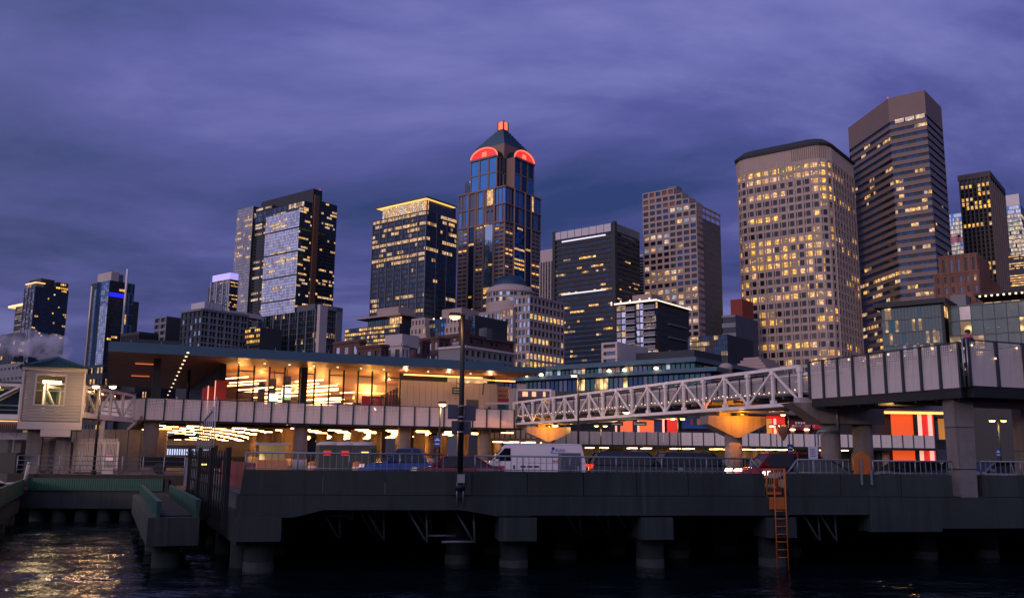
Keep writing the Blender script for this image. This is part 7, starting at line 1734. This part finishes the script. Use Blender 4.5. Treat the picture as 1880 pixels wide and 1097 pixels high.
# ------------------------------------------------------------------ booths, vehicles, people
def booths():
    for i, (px, lab) in enumerate(((607, 'green grey ticket booth with red sign nearest the fence'), (640, 'middle green grey ticket booth with red sign'), (668, 'green grey ticket booth beside the blue pickup'))):
        P = aty(px, 862, 57); o = empty('ticket_booth', (P[0], 57, DECK), radians(20)); tag(o, lab, 'booth')
        MB().box(-.75, .75, 0, 1.6, 0, 2.0).build('cabin', 'booth_green', o); MB().box(.45, .72, -.03, 0, .1, 1.8).build('door', 'sign_green', o); MB().lathe([(.85, 2.0), (.8, 2.12), (.5, 2.2), (.02, 2.24)], (0, .8), 14).build('roof', 'trim_pale', o)
        MB().box(-.5, -.02, -.05, -.01, 1.35, 1.65).build('sign', 'kiosk_red', o) if i < 2 else MB().box(-.2, .25, -.05, -.01, 1.5, 1.6).build('sign', 'lamp_orange', o)
    P = aty(500, 862, 62); o = empty('toll_kiosk', (P[0], 62, DECK), radians(24)); tag(o, 'amber lit barrier kiosk under the terminal beside the columns', 'kiosk')
    MB().box(-1, 1, 0, 1.2, 0, 1.0).build('base', 'sign_orange', o); MB().box(-.8, .8, .1, 1.1, 1.0, 2.0).build('cabin', 'lit_room', o); MB().box(-1.1, 1.1, -.1, 1.3, 2.0, 2.15).build('roof', 'trim_pale', o)
    # scaffold poles by the fence
    o = empty('pole_frame', T.w(4.0, -9.5, DECK), radians(114)); tag(o, 'thin galvanised pole frame standing between fence and terminal', 'frame')
    for i in range(9): MB().tube((i*1.35, 0, 0), (i*1.35, 0, 4.6-i*.15), .045, .045, 6).build('pole', 'steel_galv', o)
    MB().tube((0, 0, 4.3), (10.8, 0, 3.3), .05, .05, 6).build('top_rail', 'steel_dark', o); MB().tube((-1.6, 0, 0), (-1.6, 0, 5.2), .05, .05, 6).build('pole', 'steel_galv', o)
    # orange traffic cones and drums
    for i, (px, Y) in enumerate(((690, 52), (706, 50), (655, 55), (573, 55), (1638, 52), (1862, 56))):
        P = aty(px, 862, Y); o = empty('traffic_drum', (P[0], Y, DECK)); tag(o, ['orange traffic drum in front of the blue pickup bonnet', 'orange traffic drum beside the blue pickup door', 'orange traffic drum between two ticket booths', 'orange traffic drum beside the amber barrier kiosk', 'orange traffic drum beside the dark blue sedan', 'orange traffic drum near the silver hatchback'][i], 'drum', 'orange traffic drums on the yard')
        MB().lathe([(.30, 0), (.27, .5), (.26, .95), (.12, 1.0), (.02, 1.02)], (0, 0), 12).build('body', 'orange_paint', o); MB().lathe([(.275, .55), (.27, .72)], (0, 0), 12).build('band', 'ink_white', o)
booths()

def car(name, lab, loc, rz, paint_, kind='sedan', group=None, lights=True):
    hz2 = .18 if kind in ('suv', 'pickup') else .08
    o = empty(name, loc, rz); tag(o, lab, 'car' if kind not in ('van', 'pickup') else kind, group)
    P = {'sedan': dict(L=4.6, W=1.8, H=1.45, belt=.92, hood=.95, roof=(-.55, .85), cab=(-1.25, 1.75), deck=.98),
         'suv': dict(L=4.8, W=1.9, H=1.75, belt=1.08, hood=1.05, roof=(-.55, 1.95), cab=(-1.2, 2.3), deck=1.08),
         'pickup': dict(L=5.4, W=1.95, H=1.80, belt=1.1, hood=1.08, roof=(-.6, .55), cab=(-1.2, .85), deck=1.1),
         'van': dict(L=5.7, W=2.0, H=2.10, belt=1.15, hood=1.2, roof=(-1.25, 2.6), cab=(-2.1, 2.8), deck=1.15)}[kind]
    L, W, H, bl = P['L'], P['W'], P['H'], P['belt']; h = L/2
    # nose at -x. lower body as lofted sections
    secs = [(-h, .45, .70, .72), (-h+.12, .32, .82, .88), (-h+.9, .28, P['hood']-.04, .97), (P['cab'][0], .28, P['hood'], 1.0), (0, .28, bl, 1.0), (P['cab'][1], .28, P['deck'], 1.0), (h-.25, .30, P['deck']-.03, .95), (h, .42, .80, .80)]
    mb = MB(); rings = []
    for x, z0, z1, k in secs:
        w = W/2*k; rings.append([(x, -w*.94, z0), (x, -w, (z0+z1)*.5), (x, -w*.95, z1-.06), (x, -w*.82, z1), (x, w*.82, z1), (x, w*.95, z1-.06), (x, w, (z0+z1)*.5), (x, w*.94, z0)])
    for a, b in zip(rings, rings[1:]):
        for i in range(8): j = (i+1) % 8; mb.face([a[j], a[i], b[i], b[j]], 0, True)
    mb.face(rings[0]); mb.face(rings[-1][::-1]); mb.build('body', paint_, o)
    # greenhouse
    c0, c1 = P['cab']; r0, r1 = P['roof']; wb, wr = W/2*.93, W/2*.74 if kind != 'van' else W/2*.86
    zb = bl-.02
    bot = [(c0, -wb, zb), (c1, -wb, zb), (c1, wb, zb), (c0, wb, zb)]; top = [(r0, -wr, H-.04), (r1, -wr, H-.04), (r1, wr, H-.04), (r0, wr, H-.04)]
    g = MB(); g.hexa(bot+top); g.build('cabin', paint_ if kind == 'van' else 'car_glass', o)
    rf = MB(); rf.hexa([(r0-.05, -wr-.02, H-.05), (r1+.05, -wr-.02, H-.05), (r1+.05, wr+.02, H-.05), (r0-.05, wr+.02, H-.05), (r0+.12, -wr+.12, H), (r1-.12, -wr+.12, H), (r1-.12, wr-.12, H), (r0+.12, wr-.12, H)]); rf.build('roof', paint_, o)
    def lerp(a, b, t): return tuple(a[i]+(b[i]-a[i])*t for i in range(3))
    if kind == 'van':
        for s in (-1, 1):
            f = MB(); y = lambda z: s*(wb+(wr-wb)*(z-zb)/(H-.04-zb)+.012)
            pts = [(-1.95, zb+.08), (-1.05, zb+.08), (-1.05, H-.25), (-1.35, H-.25)]; f.face([(x, y(z), z) for x, z in pts][::s]); f.build('side_window', 'car_glass', o)
            MB().box(-.92, -.84, s*(W/2)-.02 if s > 0 else -W/2-.02, s*(W/2)+.02 if s > 0 else -W/2+.02, .82, 1.0).build('door_handle', 'car_black', o)
        f = MB(); f.face([(c0-.01+.05, -wb+.12, zb+.1), (c0-.01+.05, wb-.12, zb+.1), (r0-.10, wr-.1, H-.16), (r0-.10, -wr+.1, H-.16)][::-1]); f.build('windscreen', 'car_glass', o)
    else:
        for k, (tb, tt) in enumerate((((c0, r0)), ((c1, r1)))):
            for s in (-1, 1): MB().bar((tb, s*wb, zb), (tt, s*wr, H-.04), .08, .07).build('pillar', paint_, o)
        mid = (r0+r1)/2+.1
        for s in (-1, 1): MB().bar((mid, s*(wb+.005), zb), (mid, s*(wr+.005), H-.05), .07, .05).build('pillar', paint_, o)
    for x in (-h+.95, h-1.05):
        for s in (-1, 1):
            w_ = MB().tube((x, s*(W/2-.22), .34), (x, s*(W/2+.01), .34), .34, .34, 18).build('wheel', 'rubber', o); MB().tube((x, s*(W/2-.02), .34), (x, s*(W/2+.02), .34), .2, .2, 12).build('rim', 'rim', w_)
    for s in (-1, 1):
        MB().hexa([(-h+.02, s*W*.33-.17, .62), (-h+.02, s*W*.33+.17, .62), (-h+.3, s*W*.36+.14, .62), (-h+.3, s*W*.36-.2, .62), (-h+.07, s*W*.33-.17, .78), (-h+.07, s*W*.33+.17, .78), (-h+.32, s*W*.36+.14, .80), (-h+.32, s*W*.36-.2, .80)]).build('headlight', 'head_light' if lights == 'head' else 'rim', o, loc=(0, 0, hz2))
        MB().box(h-.14, h-.0, s*W*.40-.14, s*W*.40+.14, .74+hz2, .90+hz2).build('taillight', 'tail_light' if lights == 'tail' else 'ink_red', o)
        MB().box(c0+.25, c0+.42, s*(W/2+.02)-.09, s*(W/2+.02)+.09, bl+.02, bl+.16).build('mirror', paint_, o)
    return o
def vehicles():
    def at(px, Y, py=860): p = aty(px, py, Y); return (p[0], Y, DECK)
    v = car('delivery_van', 'white delivery van with blue logo parked behind the rail', at(972, 47.5), radians(4), 'car_white', 'van')
    y = -1.005-.0
    text('PUDS', v, (1.25, -.93, 1.70), .20, 'ink_blue', ext=.002); [MB().box(-.55+k*.34, -.29+k*.34, -1.016, -1.008, .90, .98).build('print_mark', 'ink_dark', v) for k in range(3)]; [MB().box(1.1+k*.2, 1.25+k*.2, -1.004, -.99, 1.19, 1.25).build('print_mark', 'ink_red', v) for k in range(3)]
    mb = MB(); mb.lathe([(.02, 0), (.075, .01), (.075, .02), (.02, .03)], (0, 0), 10); e_ = mb.build('logo', 'ink_blue', v, loc=(1.12, -.90, 1.86), rot=(pi/2, 0, 0)); MB().bar((1.10, -.93, 1.80), (1.02, -.945, 1.66), .03, .02).build('logo_stroke', 'ink_blue', v); MB().bar((.98, -.95, 1.64), (1.75, -.95, 1.62), .02, .02).build('logo_stroke', 'ink_blue', v)
    car('parked_car', 'dark red sedan behind the tall lamp post', at(838, 45.5), radians(8), 'car_maroon', 'sedan')
    car('pickup_truck', 'blue pickup truck beside the ticket booths', at(752, 49), radians(8), 'car_blue', 'pickup')
    car('parked_car', 'dark sedan behind the grey service cabinet', at(1112, 50), radians(14), 'car_black', 'sedan', lights='tail')
    car('parked_car', 'black SUV with red tail light beside the dark sedan', at(1165, 47.5), radians(184), 'car_black', 'suv', lights='tail')
    car('parked_car', 'dark car with lit headlights in the yard traffic', at(1222, 56), radians(150), 'car_silver', 'sedan', lights='head')
    car('parked_car', 'black SUV before the amber lit pier', at(1282, 48.5), radians(188), 'car_black', 'suv')
    car('parked_car', 'bright red SUV with glowing headlights near the ladder', at(1425, 45.5), radians(6), 'car_red', 'suv', lights='head')
    car('parked_car', 'dark car with one bright headlight beside the notice board', at(1492, 43.2), radians(-20), 'car_black', 'sedan', lights='head')
    car('parked_car', 'long dark blue sedan beside the massive concrete column', at(1672, 43.5), radians(6), 'car_navy', 'sedan')
    car('parked_car', 'silver hatchback behind the rail past the concrete column', at(1830, 44.5), radians(8), 'car_silver', 'sedan', lights='tail')
    car('parked_car', 'white car partly hidden by the dark blue sedan', at(1735, 47.5), radians(10), 'car_white', 'sedan', lights='tail')
    car('parked_car', 'black sedan waiting behind the black SUV in the yard', at(1350, 58), radians(12), 'car_navy', 'sedan', lights='tail')
vehicles()

def person():
    G = RG; P = G.w(.98, .75, 7.64+.70); o = empty('person', P, radians(165)); tag(o, 'person in black cap, pink scarf and dark jacket leaning on the footway rail', 'person')
    V = [(0, 0, .95, .15), (0, 0, 1.12, .15), (0, .02, 1.30, .17), (0, .04, 1.45, .12), (0, .05, 1.53, .058), (0, .06, 1.60, .07), (0, .07, 1.68, .092), (0, .065, 1.755, .078),
         (.18, .03, 1.43, .065), (.24, .12, 1.20, .052), (.12, .34, 1.14, .042), (.06, .42, 1.16, .036), (-.18, .03, 1.43, .065), (-.24, .12, 1.20, .052), (-.12, .34, 1.14, .042), (-.06, .42, 1.16, .036),
         (.10, 0, .90, .10), (.11, .03, .50, .07), (.11, -.02, .09, .05), (.12, .13, .04, .04), (-.10, 0, .90, .10), (-.11, .03, .50, .07), (-.11, -.02, .09, .05), (-.12, .13, .04, .04)]
    E_ = [(0, 1), (1, 2), (2, 3), (3, 4), (4, 5), (5, 6), (6, 7), (3, 8), (8, 9), (9, 10), (10, 11), (3, 12), (12, 13), (13, 14), (14, 15), (0, 16), (16, 17), (17, 18), (18, 19), (0, 20), (20, 21), (21, 22), (22, 23)]
    # fingers on both hands
    for s, w in ((1, 11), (-1, 15)):
        for k in range(4):
            i = len(V); V.append((s*.06+(k-1.5)*.018, .47, 1.155, .010)); V.append((s*.06+(k-1.5)*.018, .51, 1.135, .009)); E_ += [(w, i), (i, i+1)]
        i = len(V); V.append((s*.06-s*.05, .44, 1.15, .011)); E_.append((w, i))
    me = bpy.data.meshes.new('body'); me.from_pydata([v[:3] for v in V], E_, []); b = link('body', me, o)
    m = b.modifiers.new('skin', 'SKIN'); b.modifiers.new('sub', 'SUBSURF').levels = 1; b.modifiers['sub'].render_levels = 2
    sv = me.skin_vertices[0].data
    for i, v in enumerate(V): sv[i].radius = (v[3], v[3]*.95); sv[i].use_root = (i == 0)
    b.modifiers.new('smooth', 'SMOOTH').iterations = 1
    me.materials.append(M('person_mix'))
    MB().lathe([(.105, 1.70), (.112, 1.74), (.10, 1.80), (.06, 1.835), (.01, 1.845)], (0, .06), 16).build('cap', 'steel_black', o); MB().hexa([(-.075, .14, 1.715), (.075, .14, 1.715), (.06, .26, 1.70), (-.06, .26, 1.70), (-.075, .14, 1.735), (.075, .14, 1.735), (.06, .26, 1.715), (-.06, .26, 1.715)]).build('cap_peak', 'steel_black', o)
    MB().lathe([(.09, 1.46), (.135, 1.49), (.14, 1.53), (.12, 1.575), (.085, 1.59)], (0, .045), 16).build('scarf', 'scarf_pink', o); MB().lathe([(.03, 1.42), (.09, 1.47), (.05, 1.52)], (-.10, .0), 8).build('scarf_knot', 'scarf_pink', o)
    for s in (-1, 1): MB().bar((s*.17, -.07, 1.46), (s*.19, .02, 1.25), .03, .06).build('sleeve_stripe', 'trim_pale', o); MB().lathe([(.004, -.012), (.012, 0), (.004, .012)], (0, 0), 8).build('eye', 'ink_dark', o, loc=(s*.032, .155, 1.685))
    MB().hexa([(-.012, .15, 1.65), (.012, .15, 1.65), (.012, .185, 1.648), (-.012, .185, 1.648), (-.008, .15, 1.69), (.008, .15, 1.69), (.008, .158, 1.69), (-.008, .158, 1.69)]).build('nose', 'skin_tone', o)
person()

# ------------------------------------------------------------------ steam, and an unseen ferry added to shade the pier
def steam():
    n = NT('steam_vapour'); n.t.nodes.remove(n.b)
    v = n.n('ShaderNodeVolumePrincipled'); v.inputs['Color'].default_value = (0.9, 0.88, 0.95, 1); v.inputs['Anisotropy'].default_value = 0.1
    co = n.coord(which='Object'); a = n.noise(co, 0.55, 5, 0.6, 0.4); d = n.ramp(a, (0.42, (0, 0, 0)), (0.66, (1, 1, 1))); n.l(n.math('MULTIPLY', d, 0.62), v.inputs['Density']); n.l(v.outputs[0], n.o.inputs['Volume'])
    v.inputs['Emission Strength'].default_value = 0.0
    Y = 105.0; pts = [(-30, 632, 1.0), (0, 634, 1.3), (30, 630, 1.5), (52, 626, 1.7), (78, 638, 1.6), (105, 640, 1.8), (122, 642, 1.5)]
    mb = MB(); rr = random.Random(3); C = aty(60, 634, Y)
    path = []
    for px, py, r in pts:
        p = aty(px, py, Y); path.append((p[0]-C[0], 0, p[2]-C[2], r))
    nr = 16; rings = []; dense = []
    for (a, b) in zip(path, path[1:]):
        for t in range(4): dense.append(tuple(a[i]+(b[i]-a[i])*t/4 for i in range(4)))
    dense = [path[0][:3]+(.1,)]+dense+[path[-1][:3]+(1.0,), (path[-1][0]+.9, 0, path[-1][2], .1)]
    k0 = 0
    for (x, y, z, r) in dense:
        rings.append([(x+rr.uniform(-.15, .15), y+r*1.2*cos(2*pi*i/nr), z+r*(.85+.3*rr.random())*sin(2*pi*i/nr)) for i in range(nr)])
    for a, b in zip(rings, rings[1:]):
        for i in range(nr): j = (i+1) % nr; mb.face([a[i], a[j], b[j], b[i]])
    mb.face(rings[0][::-1]); mb.face(rings[-1])
    me = mb.mesh('steam_plume', 'steam_vapour'); o = link('steam_plume', me, None, C); tag(o, 'pale drifting plume of steam above the gatehouse roof', 'steam', kind='stuff')
steam()
def ferry():  # added out of view, its bulk keeps the low sun off the pier
    o = empty('unseen_shade_ferry', (0, -4.0, 0)); tag(o, 'unseen white ferry added behind the viewer to shade the pier', 'ferry')
    hull = [(-72, 0), (-60, -9), (48, -9), (60, 0), (48, 0)]
    MB().prism([(-66, -16), (54, -16), (62, -9), (54, -2), (-66, -2), (-74, -9)], -1.5, 3.4).build('hull', 'car_navy', o)
    MB().prism([(-60, -15.5), (48, -15.5), (54, -9), (48, -2.5), (-60, -2.5), (-66, -9)], 3.4, 10.5).build('car_deck', 'white_paint', o); MB().prism([(-52, -14.5), (42, -14.5), (46, -9), (42, -3.2), (-52, -3.2), (-56, -9)], 10.5, 15.0).build('passenger_deck', 'white_paint', o); MB().prism([(-40, -12.5), (30, -12.5), (30, -5), (-40, -5)], 15.0, 18.2).build('sun_deck', 'white_paint', o)
    for x in (-36, 24): MB().box(x, x+7, -12, -5.5, 18.2, 21.0).build('wheelhouse', 'white_paint', o)
    for i in range(32): MB().box(-48+i*2.9, -46.2+i*2.9, -3.19, -3.12, 12.0, 13.6).build('window', 'glass_dark', o)
    MB().prism(circ_pts(-5, -9, 2.2, 16), 18.2, 24.5).build('funnel', 'sign_green', o)
ferry()
